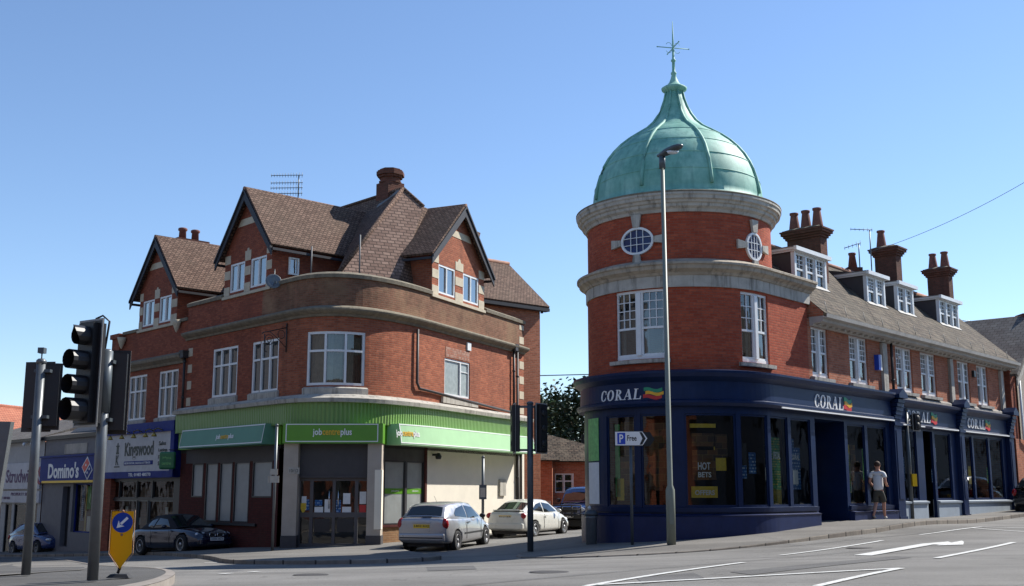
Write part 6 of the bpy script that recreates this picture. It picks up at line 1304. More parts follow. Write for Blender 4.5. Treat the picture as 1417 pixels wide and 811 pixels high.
# dark blue hatchback, far left, and the dark car cut by the right edge
st2 = [(a, b_, c_, d, e, f, g_, h) for a, b_, c_, d, e, f, g_, h in [(-2.0,.60,.66,.58,.36,.55,.78,.0),(-1.95,.74,.78,.70,.27,.58,.93,.01),(-1.5,.84,.845,.78,.2,.6,.96,.03),(-.4,.85,.855,.80,.19,.6,.94,.03),(.7,.85,.855,.79,.19,.58,.91,.03),(1.4,.83,.84,.73,.2,.55,.85,.04),(1.85,.74,.76,.62,.22,.5,.72,.03),(2.0,.56,.6,.5,.28,.46,.6,.0)]]
cab2 = [(1.08,.73,.89,.70,.90),(.75,.75,.89,.66,1.1),(.25,.77,.90,.59,1.38),(-.6,.785,.92,.575,1.42),(-1.3,.77,.94,.57,1.36),(-1.9,.72,.95,.65,.98)]
gl2 = {'side': [[(.75,.94),(.22,1.30),(-.28,1.34),(-.28,.94)],[(-.36,.95),(-.36,1.34),(-.85,1.32),(-1.25,1.12),(-1.2,.97)]], 'ends': {'windscreen': (1.08,.25,.93,.9,.12,.95), 'rear_window': (-1.9,-1.4,.86,.86,.12,.9)}}
for nm_, lab, wp, az, pm, rimn in (('parked_car','dark blue hatchback in the shade before the white shop at far left', gpt(52,768), 133, 'car_blue','steel_rim'), ('parked_car','black car on the hill road, cut off by the right edge of the picture', None, 43, 'car_dark','steel_rim')):
    L = from_wheel(wp, az, 1.25, -.76) if wp is not None else Vector((21.15,45.0,tz(21.15,45.0)))
    cc, sd_ = car(nm_, lab, (L.x, L.y, L.z), az, st2, cab2, pm, (.30,1.25,-1.25,.76), gl2, rim=rimn)
    for s in (-1, 1): blob(cc, 'headlamp', (1.84, s*.55, .64), (.14,.15,.08), 'lamp_clear', -s*.5); blob(cc, 'tail_lamp', (-1.92, s*.68, .82), (.1,.1,.14), 'lamp_red'); blob(cc, 'wing_mirror', (.62, s*.93, .96), (.07,.1,.07), 'trim_black')
    plate(cc, 2.0, .42, True, 'FD03 WVE', 'plate_w'); plate(cc, -2.0, .7, False, 'FD03 WVE', 'plate_y')
# ------------------------------------------------------------------ street furniture
def azm(a): return Matrix.Rotation(-R_(a)+math.pi, 4, 'Z')     # local -Y ends up facing azimuth a
def head(root, c, az, H, W=.5, lights=4, boxw=.3, name='signal_head', drum_visor=False):
    X = Matrix.Translation(c) @ Matrix.Rotation(math.pi-R_(az), 4, 'Z')      # front looks along local -Y
    b = MB(); b.box(-boxw/2, boxw/2, -.1, .12, -H/2+.06, H/2-.06, X); hd = b.build(name, M['black_plastic'], root)
    m = MB(); m.box(-W/2, W/2, -.012, .0, -H/2, H/2, X); m.build('backing_board', M['black_plastic'], hd)
    m = MB(); e = .03
    for a in ((-W/2, W/2, -H/2-.0, -H/2+e), (-W/2, W/2, H/2-e, H/2)): m.box(a[0], a[1], -.018, -.012, a[2], a[3], X)
    for x0 in (-W/2, W/2-e): m.box(x0, x0+e, -.018, -.012, -H/2+e, H/2-e, X)
    m.build('board_border', mat('grey reflective border', (.30,.30,.28), .5), hd)
    n = lights; sp = (H-.14)/n
    for k in range(n):
        z = H/2-.07-sp*(k+.5); r = .115 if not drum_visor else (.14 if k < n-1 else .165); v = MB(); L = .26; N_ = 14
        for (ra, rb) in ((r, r),):
            ring = []
            for j in range(N_+1):
                t = R_(-40+260*j/N_); ln = L*(.35+.65*max(0, min(1, (math.sin(t)+.64)/1.64)))
                if drum_visor: t = R_(-90+360*j/N_); ln = L*(1.0 if k else .55+.45*max(0, math.sin(t+.9))); p = (r*math.cos(t), r*math.sin(t)); ring.append((p, ln))
            for (p, l1), (q, l2) in zip(ring[:-1], ring[1:]):
                for f in (1, .94): v.quad(*[X @ Vector(u) for u in ((p[0]*f, -.1, z+p[1]*f), (q[0]*f, -.1, z+q[1]*f), (q[0]*f, -.1-l2, z+q[1]*f), (p[0]*f, -.1-l1, z+p[1]*f))])
        vo = v.build('visor', M['black_plastic'], hd)
        l = MB(); l.lathe((0,0,0), [(0,.02),(.06,.016),(.1,0)], 16, X=X @ Matrix.Translation((0,-.1,z)) @ Matrix.Rotation(math.pi/2, 4, 'X')); l.build('lens', M['trim_black'], vo)
    return hd
def pole(root, base, top, r, m='galv', name='pole', cap=True, n=14):
    p = MB(); p.tube([base, (base[0], base[1], top)], r, n)
    if cap: p.lathe((base[0], base[1], 0), [(r*1.12, top-.05), (r*1.12, top), (r*.7, top+.03), (0, top+.035)], n)
    return p.build(name, M[m], root)
# left signal on the island
Y = 18.4; b = at(36,790,Y); b.z = islz(b.x, b.y); tp = at(50,499,Y).z
s1_ = thing('traffic_signal', 'traffic signal on the island seen from behind, nearer the left edge, small detector on top', 'traffic signal', b, 'traffic signals at the junction')
p_ = pole(s1_, b, tp, .072); c = at(36,549,Y+.28); head(s1_, Vector((b.x-.13, Y+.28, c.z)), 8, 1.16, .52, 3)
head(s1_, Vector((b.x+.10, Y+.2, c.z+.0)), 340, 1.1, .34, 3, boxw=.26)
m = MB(); m.tube([(b.x, Y, tp), (b.x, Y, tp+.12)], .012, 5); m.box(b.x-.05, b.x+.05, Y-.06, Y+.06, tp+.12, tp+.21); m.build('detector', M['galv_dark'], s1_)
for z in (c.z+.4, c.z-.35): m = MB(); m.box(b.x-.1, b.x+.16, Y-.02, Y+.24, z-.025, z+.025); m.build('bracket', M['galv_dark'], s1_)
# second signal
Y = 16.5; b = at(128,800,Y); b.z = islz(b.x, b.y); tp = at(155,486,Y).z
s2_ = thing('traffic_signal', 'four light traffic signal with long visors facing left, beside the yellow keep left bollard', 'traffic signal', b, 'traffic signals at the junction')
pole(s2_, b, tp, .078); m = MB(); m.tube([(b.x,b.y,tp-.9),(b.x,b.y,tp)], .095, 14); m.build('cable_sleeve', M['galv_dark'], s2_)
z0, z1 = at(130,592,Y).z, at(130,444,Y).z; xx = at(133,520,Y).x
head(s2_, Vector((xx-.06, Y-.12, (z0+z1)/2)), 214, z1-z0, .56, 4, boxw=.34, drum_visor=True)
z0, z1 = at(150,600,Y).z, at(150,482,Y).z; head(s2_, Vector((b.x+.10, Y+.24, (z0+z1)/2)), 350, z1-z0, .34, 3, boxw=.28)
m = MB()
for z in (z0+.2, z1-.2): m.box(b.x-.25, b.x+.12, Y-.04, Y+.1, z-.025, z+.025)
m.build('bracket', M['galv_dark'], s2_)
m = MB(); zt = at(140,441,Y).z; m.tube([(xx-.02,Y-.1,zt-.02),(xx+.08,Y-.1,zt+.03),(xx+.17,Y-.06,zt-.05),(b.x-.03,Y,tp+.02)], .016, 6); m.build('cable', M['black_plastic'], s2_)
# signal on the tower pavement
Y = 31.0; b = at(734,760,Y); b.z = tz(b.x, b.y)+.06; zt, zb = at(734,558,Y).z, at(734,628,Y).z
s3_ = thing('traffic_signal', 'dark traffic signal in front of the side street, two heads back to back', 'traffic signal', b, 'traffic signals at the junction')
pole(s3_, b, zt+.02, .085, 'galv_dark'); H = zt-zb
head(s3_, Vector((b.x-.42, Y+.05, (zt+zb)/2)), 262, H, .5, 3, boxw=.36); head(s3_, Vector((b.x+.30, Y-.02, (zt+zb)/2)), 128, H, .52, 3, boxw=.32)
m = MB()
for z in (zb+.1, zt-.1): m.box(b.x-.35, b.x+.25, Y-.03, Y+.03, z-.03, z+.03)
m.build('bracket', M['galv_dark'], s3_)
# small signal up the hill
Y = 38.3; b = at(1262,712,Y); b.z = tz(b.x, b.y)+.1; zt = at(1262,566,Y).z
s4_ = thing('crossing_signal', 'slim dark signal pole with yellow push button box in front of the blue shopfront', 'traffic signal', b, 'traffic signals at the junction')
pole(s4_, b, zt, .075, 'galv_dark'); zz = at(1276,584,Y).z; head(s4_, Vector((b.x+.32, Y, zz)), 150, .62, .36, 2, boxw=.26)
m = MB(); m.box(b.x+.02, b.x+.17, Y-.2, Y-.05, at(1266,673,Y).z, at(1266,656,Y).z); m.build('push_button_box', M['yellow'], s4_)
m = MB(); m.box(b.x, b.x+.3, Y-.02, Y+.02, zz+.1, zz+.14); m.build('bracket', M['galv_dark'], s4_)
# keep left bollard
def transluc(name, c, f=.6):
    m, n, b = nodes(name); b.inputs['Base Color'].default_value = (*c, 1); b.inputs['Roughness'].default_value = .4
    t = N(n, 'ShaderNodeBsdfTranslucent'); t.inputs[0].default_value = (*c, 1); x = N(n, 'ShaderNodeMixShader'); x.inputs[0].default_value = f
    o = n.nodes['Material Output']; n.links.new(b.outputs[0], x.inputs[1]); n.links.new(t.outputs[0], x.inputs[2]); n.links.new(x.outputs[0], o.inputs[0]); return m
Y = 17.0; b = at(166,795,Y); b.z = islz(b.x, b.y)
kb = thing('keep_left_bollard', 'yellow keep left bollard with blue arrow disc on the traffic island', 'bollard', b)
cx = at(170,723,Y); PXM = 93.0; tlz, brz = at(170,706,Y).z, at(170,790,Y).z; hw = .17; zs = brz+.25
rotb = Matrix.Translation((cx.x, Y, 0)) @ Matrix.Rotation(R_(14), 4, 'Z')
def bp(x, y, z): return rotb @ Vector((x, y, z))
out = [(-hw, tlz), (-hw, zs), (0, brz), (hw, zs), (hw, tlz)]
m = MB(); m.hexa([bp(x, .05, z) for x, z in out], [bp(x, -.05, z) for x, z in out]); m.f = m.f[2:]; m.uv = m.uv[2:]; m.mi = m.mi[2:]; m.sm = m.sm[2:]; bd = m.build('bollard_shell', mat('brown backing moulding', (.2,.1,.04), .6), kb)
m = MB(); m.hexa([bp(x, -.05, z) for x, z in out], [bp(x, -.056, z) for x, z in out]); m.f = m.f[2:]; m.uv = m.uv[2:]; m.mi = m.mi[2:]; m.sm = m.sm[2:]; m.build('bollard_edge', M['sign_white'], kb)
ins = [(-hw+.018, tlz-.018), (-hw+.018, zs+.008), (0, brz+.03), (hw-.018, zs+.008), (hw-.018, tlz-.018)]
m = MB(); m.hexa([bp(x, -.056, z) for x, z in ins], [bp(x, -.062, z) for x, z in ins]); m.build('yellow_face', transluc('translucent yellow plastic', (.95,.60,.01)), kb)
m = MB(); C = cx.z; n = 28; m.hexa([bp(.145*math.cos(2*math.pi*k/n), -.062, C+.145*math.sin(2*math.pi*k/n)) for k in range(n)], [bp(.145*math.cos(2*math.pi*k/n), -.067, C+.145*math.sin(2*math.pi*k/n)) for k in range(n)]); ds = m.build('arrow_disc', transluc('translucent blue plastic', (.01,.09,.62), .5), kb)
def rot2(pts, a): return [(x*math.cos(a)-z*math.sin(a), x*math.sin(a)+z*math.cos(a)) for x, z in pts]
m = MB()
for pts in ([(-.018,.1),(-.018,-.03),(.018,-.03),(.018,.1)], [(-.06,-.015),(0,-.11),(.06,-.015),(0,-.045)]):
    q = rot2(pts, R_(-45)); q = [(x, z) for x, z in q]; m.hexa([bp(x, -.067, C+z) for x, z in q], [bp(x, -.071, C+z) for x, z in q])
m.build('arrow', M['sign_white'], ds)
m = MB()
for dz in (.165, -.175): m.lathe((0,0,0), [(.0,0),(.02,0),(.016,.02),(0,.022)], 8, X=rotb @ Matrix.Translation((0,-.062,C+dz)) @ Matrix.Rotation(math.pi/2, 4, 'X'))
m.build('fixing_stud', M['ridge'], kb)
m = MB(); m.tube([bp(0,0,brz+.06), bp(-.03,0,b.z+.06)], .022, 8); m.hexa([Vector((b.x+x, Y+y, b.z)) for x, y in ((-.17,-.11),(.17,-.11),(.17,.11),(-.17,.11))], [Vector((b.x+x, Y+y, b.z+.05)) for x, y in ((-.12,-.07),(.12,-.07),(.12,.07),(-.12,.07))]); m.build('base', M['trim_black'], kb)
# grey cabinet at the very left edge
Y = 19.0; b = at(-13,786,Y); b.z = tz(b.x, b.y)+.1
cb = thing('signal_cabinet', 'grey metal cabinet on a short post, cut by the left edge of the picture', 'cabinet', b)
zt, zb = at(5,584,Y).z, at(5,712,Y).z; m = MB(); m.hexa([Vector((b.x-.3,Y-.12,zb)), Vector((b.x+.06,Y-.12,zb-.0)), Vector((b.x+.06,Y+.02,zb)), Vector((b.x-.3,Y+.02,zb))], [Vector((b.x-.3,Y-.12,zt)), Vector((b.x+.2,Y-.12,zt)), Vector((b.x+.2,Y+.02,zt)), Vector((b.x-.3,Y+.02,zt))]); m.build('cabinet_body', M['galv'], cb)
pole(cb, b, zb+.1, .05, 'galv', cap=False)
# lamp column in front of the tower
Y = 28.75; b = at(929,745,Y); b.z = tz(b.x, b.y)+.11; zt = at(919,218,Y).z; zm = at(925,678,Y).z
lc = thing('street_lamp', 'tall grey green lamp column standing in front of the domed tower', 'street lamp', b)
m = MB(); m.tube([b, (b.x,b.y,zm), (b.x,b.y,zm+.12), (b.x,b.y,zt)], [.115,.115,.07,.052], 16); pl = m.build('column', M['lamp_green'], lc)
m = MB(); m.hexa([Vector((b.x-.05+x, b.y-.134, z)) for x, z in ((0,b.z+.5),(.1,b.z+.5),(.1,b.z+1.1),(0,b.z+1.1))], [Vector((b.x-.05+x, b.y-.14, z)) for x, z in ((0,b.z+.5),(.1,b.z+.5),(.1,b.z+1.1),(0,b.z+1.1))]); m.build('column_door', M['lamp_green'], pl)
ah = Vector((.62,-.78,0)).normalized(); z0 = zt; m = MB(); sd2 = Vector((-ah.y, ah.x, 0)); st_ = [(-.14,.06,.05,.02),(0,.10,.09,.02),(.2,.14,.11,.05),(.45,.16,.10,.08),(.62,.13,.07,.10),(.72,.05,.03,.11)]; vs = []
for (l, wd, h, dz) in st_:
    for k in range(10): t = 2*math.pi*k/10; vs.append(Vector((b.x,b.y,z0+dz+.05))+ah*l+sd2*wd*math.cos(t)+Vector((0,0,h*math.sin(t)*(1 if math.sin(t) > 0 else .7))))
m.add(vs, [(i*10+k, i*10+(k+1) % 10, (i+1)*10+(k+1) % 10, (i+1)*10+k) for i in range(len(st_)-1) for k in range(10)]+[tuple(reversed(range(10))), tuple(range(50,60))], None, 0, True); lh = m.build('lamp_head', M['galv_dark'], lc)
m = MB(); m.lathe((0,0,0), [(0,-.09),(.09,-.06),(.12,0)], 12, X=Matrix.Translation(Vector((b.x,b.y,z0+.08))+ah*.38) @ Matrix.Diagonal((1.4,.9,1,1))); m.build('lamp_glass', M['lamp_clear'], lh)
m = MB(); m.tube([(b.x,b.y,zt-.3),(b.x,b.y,zt+.06)], .085, 12); m.build('collar', M['galv_dark'], lc)
# parking direction sign
Y = 29.7; b = at(875,749,Y); b.z = tz(b.x, b.y)+.1
pk = thing('parking_sign', 'white arrow shaped free parking sign with blue P on a thin post by the tower', 'sign', b)
pole(pk, b, at(875,600,Y).z, .04, 'galv_dark', cap=False); gx = lambda px: at(px,606,Y).x-b.x; z0, z1 = at(873,617.5,Y).z, at(873,596.5,Y).z; zm = (z0+z1)/2
R8 = Matrix.Translation((b.x, Y-.06, 0)) @ Matrix.Rotation(R_(-6), 4, 'Z')
def spoly(pts, y0, y1, m): m.hexa([R8 @ Vector((x, y0, z)) for x, z in pts], [R8 @ Vector((x, y1, z)) for x, z in pts]); return m
def inset(f): e = f; return [(gx(850)+e, z0+e), (gx(889)-e*.3, z0+e), (gx(896.5)-e*1.3, zm), (gx(889)-e*.3, z1-e), (gx(850)+e, z1-e)]
pb = spoly(inset(0), .0, -.012, MB()).build('sign_plate', M['trim_black'], pk); spoly(inset(.02), -.012, -.016, MB()).build('sign_face', M['sign_white'], pb)
pq = spoly([(gx(854),z0+.05),(gx(865),z0+.05),(gx(865),z1-.05),(gx(854),z1-.05)], -.016, -.02, MB()).build('blue_square', M['sign_blue'], pb)
m = letter('P', gx(856.8), gx(862.3), z0+.09, z1-.09, lambda a, b_, l: R8 @ Vector((a, -.021-l*.2, b_)), .02); m.build('lettering', M['sign_white'], pq)
m = letter('Free', gx(867.5), gx(880.5), zm-.065, zm+.085, lambda a, b_, l: R8 @ Vector((a, -.0165-l*.2, b_)), .02); m.build('lettering', M['trim_black'], pb)
m = MB(); spoly([(gx(884.5),z0+.035),(gx(888),z0+.035),(gx(893),zm),(gx(888.5),zm)], -.016, -.019, m); spoly([(gx(884.5),z1-.035),(gx(888.5),zm+.0),(gx(893),zm),(gx(888),z1-.035)], -.016, -.0192, m); m.build('chevron', M['trim_black'], pb)
R9 = Matrix.Translation((b.x, Y+.06, 0)) @ Matrix.Rotation(R_(25), 4, 'Z'); pts = [(-.15, z0+.02), (.60, z0+.02), (.74, zm), (.60, z1-.01), (-.15, z1-.01)]
m = MB(); m.hexa([R9 @ Vector((x, 0, z)) for x, z in pts], [R9 @ Vector((x, -.012, z)) for x, z in pts]); m.build('second_plate', M['black_plastic'], pk)
# litter bin
b = at(818.5,750,31.55); b.z = tz(b.x, b.y)+.1
bn = thing('litter_bin', 'grey cylindrical litter bin standing against the left edge of the tower', 'bin', b)
h = .95; m = MB(); m.lathe((b.x,b.y,b.z), [(.13,0),(.15,.02),(.16,.7),(.17,.72),(.17,.78)], 18); m.build('bin_body', M['galv'], bn)
m = MB(); m.lathe((b.x,b.y,b.z), [(.18,.78),(.18,.86),(.12,.93),(0,.95)], 18); m.build('bin_lid', M['galv_dark'], bn); m = MB(); m.lathe((b.x-.05,b.y-.1,b.z), [(0,.93),(.05,.97),(.05,1.02),(0,1.06)], 10); m.build('lid_knob', M['lamp_clear'], bn)
# thin posts with small plates
Y = 35.6; b = at(377,757,Y); b.z = tz(b.x, b.y)+.1
q = thing('sign_post', 'thin blue grey post with two small plates at the kerb left of the entrance', 'sign post', b)
pole(q, b, at(377,588,Y).z, .045, 'galv', cap=True)
for y0, y1, w_ in ((657,649,.14),(668,658.5,.19)): m = MB(); m.box(b.x-w_-.02, b.x+w_-.05, Y-.07, Y-.055, at(377,y0,Y).z, at(377,y1,Y).z); m.build('small_plate', M['stone_grey'], q)
Y = 39.6; b = at(668,735,Y); b.z = tz(b.x, b.y)+.1
q = thing('sign_post', 'grey post with one notice plate behind the silver hatchback', 'sign post', b)
pole(q, b, at(668,632,Y).z, .05, 'galv', cap=True); m = MB(); m.box(b.x-.13, b.x+.13, Y-.09, Y-.06, at(668,691,Y).z, at(668,671,Y).z); mp_ = m.build('notice_plate', M['galv_dark'], q); m = MB(); m.box(b.x-.09, b.x+.09, Y-.094, Y-.09, at(668,688,Y).z, at(668,675,Y).z); m.build('notice_face', M['stone_grey'], mp_)
# hanging green box sign of the corner shop
hs = thing('hanging_sign', 'small dark green box sign projecting between the white name board and the corner shop', 'sign', tuple(J.P(12.6,.5,1.2)))
X = Matrix.Translation(J.P(12.55,.62,1.22)) @ Matrix.Rotation(R_(-14), 4, 'Z'); m = MB(); m.box(-.33,.33,-.09,.09,-.33,.33,X); o = m.build('sign_box', M['green_dark'], hs); md = o.modifiers.new('bevel','BEVEL'); md.width = .08; md.segments = 4
fx = lambda a, b, l: X @ Vector((a, -.092-l*.2, b)); m = letter('job', -.16, .02, .06, .16, fx, .01); letter('plus', .02, .2, .04, .14, fx, .01, mb=m); m.build('lettering', M['poster_g'], o)
m = letter('centre', -.18, .2, -.16, -.06, fx, .01); m.build('lettering', M['poster_g'], o); m = MB(); m.tube([J.P(12.6,0,1.62), J.P(12.6,.62,1.62)], .02, 6); m.build('bracket', M['dark_paint'], hs)
# wrought iron bracket, satellite dish, vents on the corner building
m = MB(); s = 19.75; m.tube([J.P(s,.04,5.75), J.P(s,.04,4.75)], .025, 6); m.tube([J.P(s,.04,5.6), J.P(s,.95,5.35), J.P(s,1.0,5.3)], .02, 6); m.tube([J.P(s,.04,4.9), J.P(s,.4,5.2), J.P(s,.7,5.4)], .015, 5)
for (o, z, r) in ((.25,5.35,.14),(.72,5.12,.17),(.72,5.12,.08)): m.tube([J.P(s, o+r*math.cos(t), z+r*math.sin(t)) for t in np.linspace(0, 2*math.pi, 17)], .013, 5, caps=False)
m.tube([J.P(s,.9,5.3), J.P(s,.9,4.75), J.P(s,.8,4.7)], .02, 5); m.build('iron_bracket', M['cast_iron'], b1)
c = J.P(18.95,.12,7.25); sdh = thing('satellite_dish', 'small grey satellite dish on the parapet beside the tall left gable', 'satellite dish', c)
X = Matrix.Translation(c+Vector((.0,-.15,.02))) @ Matrix.Rotation(R_(20), 4, 'Z') @ Matrix.Rotation(R_(75), 4, 'X'); m = MB(); m.lathe((0,0,0), [(0,0),(.14,.02),(.28,.07),(.27,.08),(.13,.035),(0,.015)], 18, X=X); m.build('dish', M['galv'], sdh)
m = MB(); m.tube([c+Vector((0,0,-.2)), c+Vector((0,0,.5))], .02, 6); m.tube([c+Vector((0,-.15,-.1)), c+Vector((.15,-.5,-.05))], .012, 5); m.box(-.04,.04,-.04,.04,-.04,.04,Matrix.Translation(c+Vector((.15,-.5,-.05)))); m.build('mast', M['galv_dark'], sdh)
for px, y0, y1, Y in ((430,381,341,39.9),(497,383,325,39.2),(598.5,375,349,43.3)):
    m = MB(); p0, p1 = at(px,y0+6,Y), at(px,y1,Y); m.tube([p0, Vector((p0.x,p0.y,p1.z))], .03, 6); m.build('vent_pipe', M['lead'], b1)
def antenna(label, base, h, boom, el, n=9, stack=(0,), mode='H'):
    t = thing('tv_antenna', label, 'antenna', base, 'television antennas on the roofs'); m = MB(); m.tube([base, base+Vector((0,0,h))], .022, 6); m.build('mast', M['galv_dark'], t)
    for dz in stack:
        m = MB(); a = base+Vector((0,0,h+dz)); d = Vector(boom); m.tube([a-d*.15, a+d], .015, 5); u = Vector((0,0,1)) if mode == 'V' else Vector((-d.y,d.x,0)).normalized()
        for k in range(n): q_ = a+d*(k/(n-1)*1.1-.12); L = el*(1-.35*k/n); m.tube([q_-u*L, q_+u*L], .008, 4)
        m.build('boom', M['galv_dark'], t)
ra = J.P(16.87,-2.05,11.07)
antenna('stacked television antenna on the ridge of the tall left gable', ra, .98, (-1.08,.05,0), .1, 12, (0,-.3,-.5,-.72), 'V')
bb = T.P(21.15,-2.0,9.35); antenna('large television antenna on tall mast beside the single pot chimney', at(1207,385,41.5), at(1207,318,41.5).z-at(1207,385,41.5).z, (-.75,-.1,0), .07, 6, (0,), 'V')
antenna('small tilted television antenna left of the single pot chimney', at(1190,372,42), at(1190,337,42).z-at(1190,372,42).z, (-.55,.0,-.18), .10, 5, (0,), 'V')
antenna('low television antenna right of the two pot chimney', at(1326,447,52), .12, (.55,0,-.02), .1, 7, (0,), 'H')
m = MB(); p0, p1 = T.P(20.5,-2.2,9.1), at(1560,160,33); m.tube([p0.lerp(p1, f)+Vector((0,0,-.9*4*f*(1-f)*.5)) for f in np.linspace(0,1,24)], .009, 5); tag(m.build('overhead_wire', M['galv_dark']), 'thin overhead wire running from the chimneys out past the right edge', 'wire')
m = MB(); p0, p1 = at(740,520,66), at(905,516,66); m.tube([p0, p1], .03, 5); tag(m.build('overhead_wire', M['galv_dark']), 'short stretch of wire above the dark trees between the two buildings', 'wire')
# ------------------------------------------------------------------ trees beyond the side street
def tree(label, x, y, ztop, r, zr, c, seed, group, n=5200, leaf=.17):
    rd = random.Random(seed); zg = tz(x, y); t = thing('tree', label, 'tree', (x, y, zg), group); m = MB(); zc = ztop-zr
    m.tube([(x,y,zg-.2),(x+.05,y,zg+(zc-zg)*.5),(x,y,zc+zr*.5)], [.28,.2,.06], 8)
    cl = []
    for k in range(34):
        a = rd.random()*6.28; e = math.asin(rd.uniform(-.75,1)); q = rd.uniform(.45,.98)**.6; p = Vector((x+r*q*math.cos(a)*math.cos(e), y+r*q*math.sin(a)*math.cos(e), zc+zr*q*math.sin(e))); cl.append((p, rd.uniform(.28,.5)*r))
        if k % 3 == 0: m.tube([(x,y,zc-zr*.4), tuple(p)], [.07,.02], 5)
    m.build('trunk', mat('bark', (.09,.07,.05), .9, var=.3), t); f = MB()
    for k in range(n):
        p, rr = cl[rd.randrange(len(cl))]; d = Vector((rd.gauss(0,1), rd.gauss(0,1), rd.gauss(0,1))).normalized()*rr*rd.random()**.35; q = p+d; a = Vector((rd.gauss(0,1), rd.gauss(0,1), rd.gauss(0,.6))).normalized(); b = a.cross(Vector((rd.gauss(0,1), rd.gauss(0,1), rd.gauss(0,1)))).normalized(); s = leaf*rd.uniform(.6,1.3)
        f.add([q-a*s, q+b*s*.5, q+a*s, q-b*s*.5], [(0,1,2,3)])
    mt = bpy.data.materials.get('leaf'+label[:5]) or mat('leaf'+label[:5], c, .6, var=.5, scale=1.6, spec=.3); f.build('crown', mt, t)
gp = 'trees beyond the side street'
tree('dark evergreen tree rising behind the outbuilding and tower', 4.1, 66, 6.1, 3.0, 3.4, (.022,.042,.014), 3, gp)
tree('lighter green tree touching the wall of the corner building', 1.5, 69, 6.0, 2.2, 3.2, (.06,.1,.025), 5, gp, 4200)
tree('tall dark tree filling the gap over the outbuilding roof', 3.0, 72, 6.2, 3.6, 4.2, (.025,.045,.018), 8, gp, 5200)
tree('broad dark tree behind the domed tower', 6.6, 68, 6.4, 3.2, 4.5, (.02,.035,.014), 9, gp, 4200)
# ------------------------------------------------------------------ the man walking up the hill
pp = at(1218,720,35.9); az = 36; zP = tz(pp.x, pp.y)+.12
mn = lthing('person', 'man in white t-shirt and dark shorts walking up the hill past the shopfront', 'person', (pp.x, pp.y, zP), -R_(az))
def skin(name, joints, bones, matn, parent, root_=0, sub=2):
    import bmesh
    bm = bmesh.new(); sk = bm.verts.layers.skin.verify(); vs = [bm.verts.new(j[:3]) for j in joints]
    for v, j in zip(vs, joints): rr = j[3]; v[sk].radius = rr if isinstance(rr, tuple) else (rr, rr)
    vs[root_][sk].use_root = True
    for a, b in bones: bm.edges.new((vs[a], vs[b]))
    me = bpy.data.meshes.new(name); bm.to_mesh(me); bm.free(); o = bpy.data.objects.new(name, me); col.objects.link(o)
    s = o.modifiers.new('skin','SKIN'); s.use_smooth_shade = True; s.branch_smoothing = .4; q = o.modifiers.new('sub','SUBSURF'); q.levels = q.render_levels = sub
    me.materials.append(M[matn]); applied(o)
    if not o.data.materials: o.data.materials.append(M[matn])
    for p in o.data.polygons: p.use_smooth = True; p.material_index = 0
    o.parent = parent; return o
# x right, y forward, z up
Jt = [(0,0,.93,(.12,.09)), (0,0,1.12,(.105,.08)), (0,.01,1.32,(.12,.085)), (0,0,1.45,(.08,.07)), (0,.01,1.53,(.055,.058)), (0,.03,1.62,(.075,.09)), (0,.03,1.70,(.072,.088)),
  (.09,0,.88,.09),(.10,.14,.49,.06),(.10,.12,.30,.057),(.10,.17,.09,.038),(.10,.29,.04,.036),
  (-.09,0,.88,.09),(-.10,.0,.49,.06),(-.10,-.16,.29,.057),(-.10,-.30,.13,.038),(-.10,-.22,.03,.034),
  (.19,0,1.41,.06),(.25,-.06,1.14,.043),(.22,.16,1.06,.034),(.19,.21,1.05,.028),
  (-.19,0,1.41,.06),(-.26,-.03,1.14,.043),(-.23,.16,1.03,.034),(-.21,.21,1.02,.028)]
B_ = [(0,1),(1,2),(2,3),(3,4),(4,5),(5,6),(0,7),(7,8),(8,9),(9,10),(10,11),(0,12),(12,13),(13,14),(14,15),(15,16),(3,17),(17,18),(18,19),(19,20),(3,21),(21,22),(22,23),(23,24)]
body = skin('body', Jt, B_, 'skin', mn)
for s, w_ in ((1, Vector((.19,.21,1.05))), (-1, Vector((-.21,.21,1.02)))):
    js = [(w_.x, w_.y, w_.z, .026), (w_.x-s*.01, w_.y+.06, w_.z-.005, (.036,.018))]; bs = [(0,1)]
    for k in range(4):
        x0 = w_.x-s*.01+(k-1.5)*.019; n0 = len(js); js += [(x0, w_.y+.10, w_.z-.01, .0095), (x0, w_.y+.135-.004*abs(k-1.4), w_.z-.03, .0085), (x0, w_.y+.14, w_.z-.06, .0075)]; bs += [(1,n0),(n0,n0+1),(n0+1,n0+2)]
    n0 = len(js); js += [(w_.x-s*.045, w_.y+.05, w_.z-.015, .011), (w_.x-s*.055, w_.y+.085, w_.z-.03, .009)]; bs += [(0,n0),(n0,n0+1)]
    skin('hand', js, bs, 'skin', mn, sub=1)
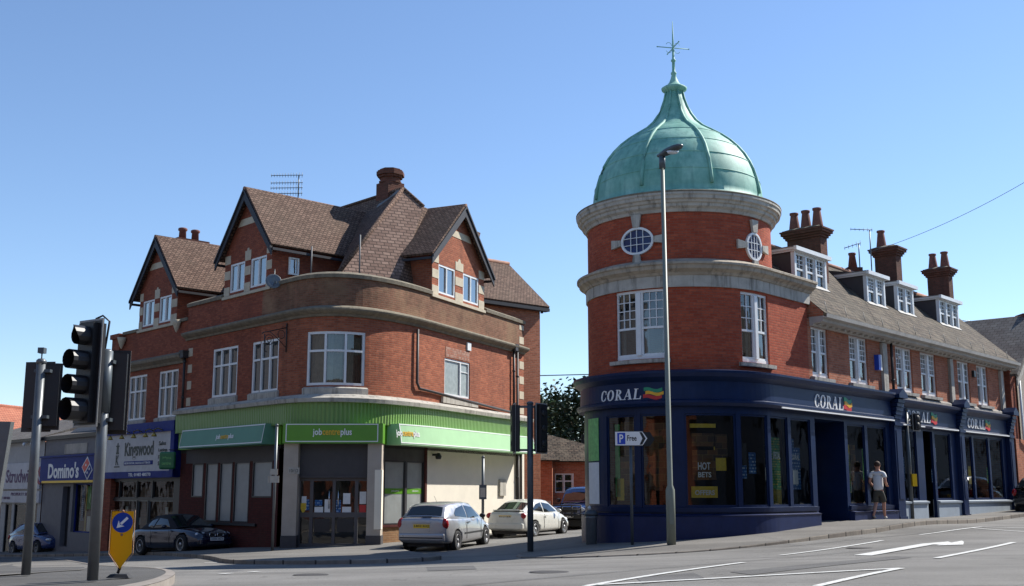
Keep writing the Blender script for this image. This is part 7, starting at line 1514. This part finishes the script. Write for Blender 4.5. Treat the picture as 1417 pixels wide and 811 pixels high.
m = MB()
for s in (-1,1): m.lathe((0,0,0), [(.0,-.035),(.014,-.02),(.018,.01),(.0,.035)], 8, X=Matrix.Translation((s*.083,.02,1.64)))
m.lathe((0,0,0), [(.0,-.02),(.016,0),(.006,.045)], 6, X=Matrix.Translation((0,.125,1.635))); m.box(-.025,.025,.108,.117,1.585,1.594); [m.lathe((0,0,0), [(0,-.01),(.012,0),(0,.01)], 6, X=Matrix.Translation((s*.033,.108,1.665))) for s in (-1,1)]; m.build('face_features', M['skin'], mn)
m = MB(); X = Matrix.Translation((0,.015,1.695)) @ Matrix.Rotation(R_(20),4,'X') @ Matrix.Diagonal((.092,.108,.098,1)); m.lathe((0,0,0), [(math.cos(t)+1e-4, math.sin(t)) for t in np.linspace(-.55, math.pi/2, 9)], 18, X=X); m.build('hair', M['hair'], mn)
skin('t_shirt', [(0,0,.84,(.185,.145)),(0,0,1.05,(.165,.13)),(0,0,1.2,(.17,.125)),(0,.005,1.34,(.185,.125)),(0,0,1.435,(.12,.095)),(.19,0,1.405,(.078,.075)),(.235,-.035,1.25,(.078,.075)),(-.19,0,1.405,(.078,.075)),(-.24,-.02,1.25,(.078,.075))], [(0,1),(1,2),(2,3),(3,4),(4,5),(5,6),(4,7),(7,8)], 'shirt', mn)
skin('shorts', [(0,0,.95,(.165,.125)),(0,0,.86,(.17,.13)),(.095,.04,.74,(.105,.105)),(.105,.13,.50,(.105,.10)),(-.095,.0,.74,(.105,.105)),(-.105,.0,.49,(.105,.10))], [(0,1),(1,2),(2,3),(1,4),(4,5)], 'shorts', mn)
for s, ft, hl in ((1,(.10,.29,.045),(.10,.13,.05)), (-1,(-.10,-.18,.035),(-.10,-.31,.12))): skin('shoe', [(hl[0],hl[1],hl[2],(.045,.05)),((hl[0]+ft[0])/2,(hl[1]+ft[1])/2,(hl[2]+ft[2])/2,(.05,.045)),(ft[0],ft[1]+.03,ft[2],(.045,.032))], [(0,1),(1,2)], 'shoe', mn, sub=1)
clean()
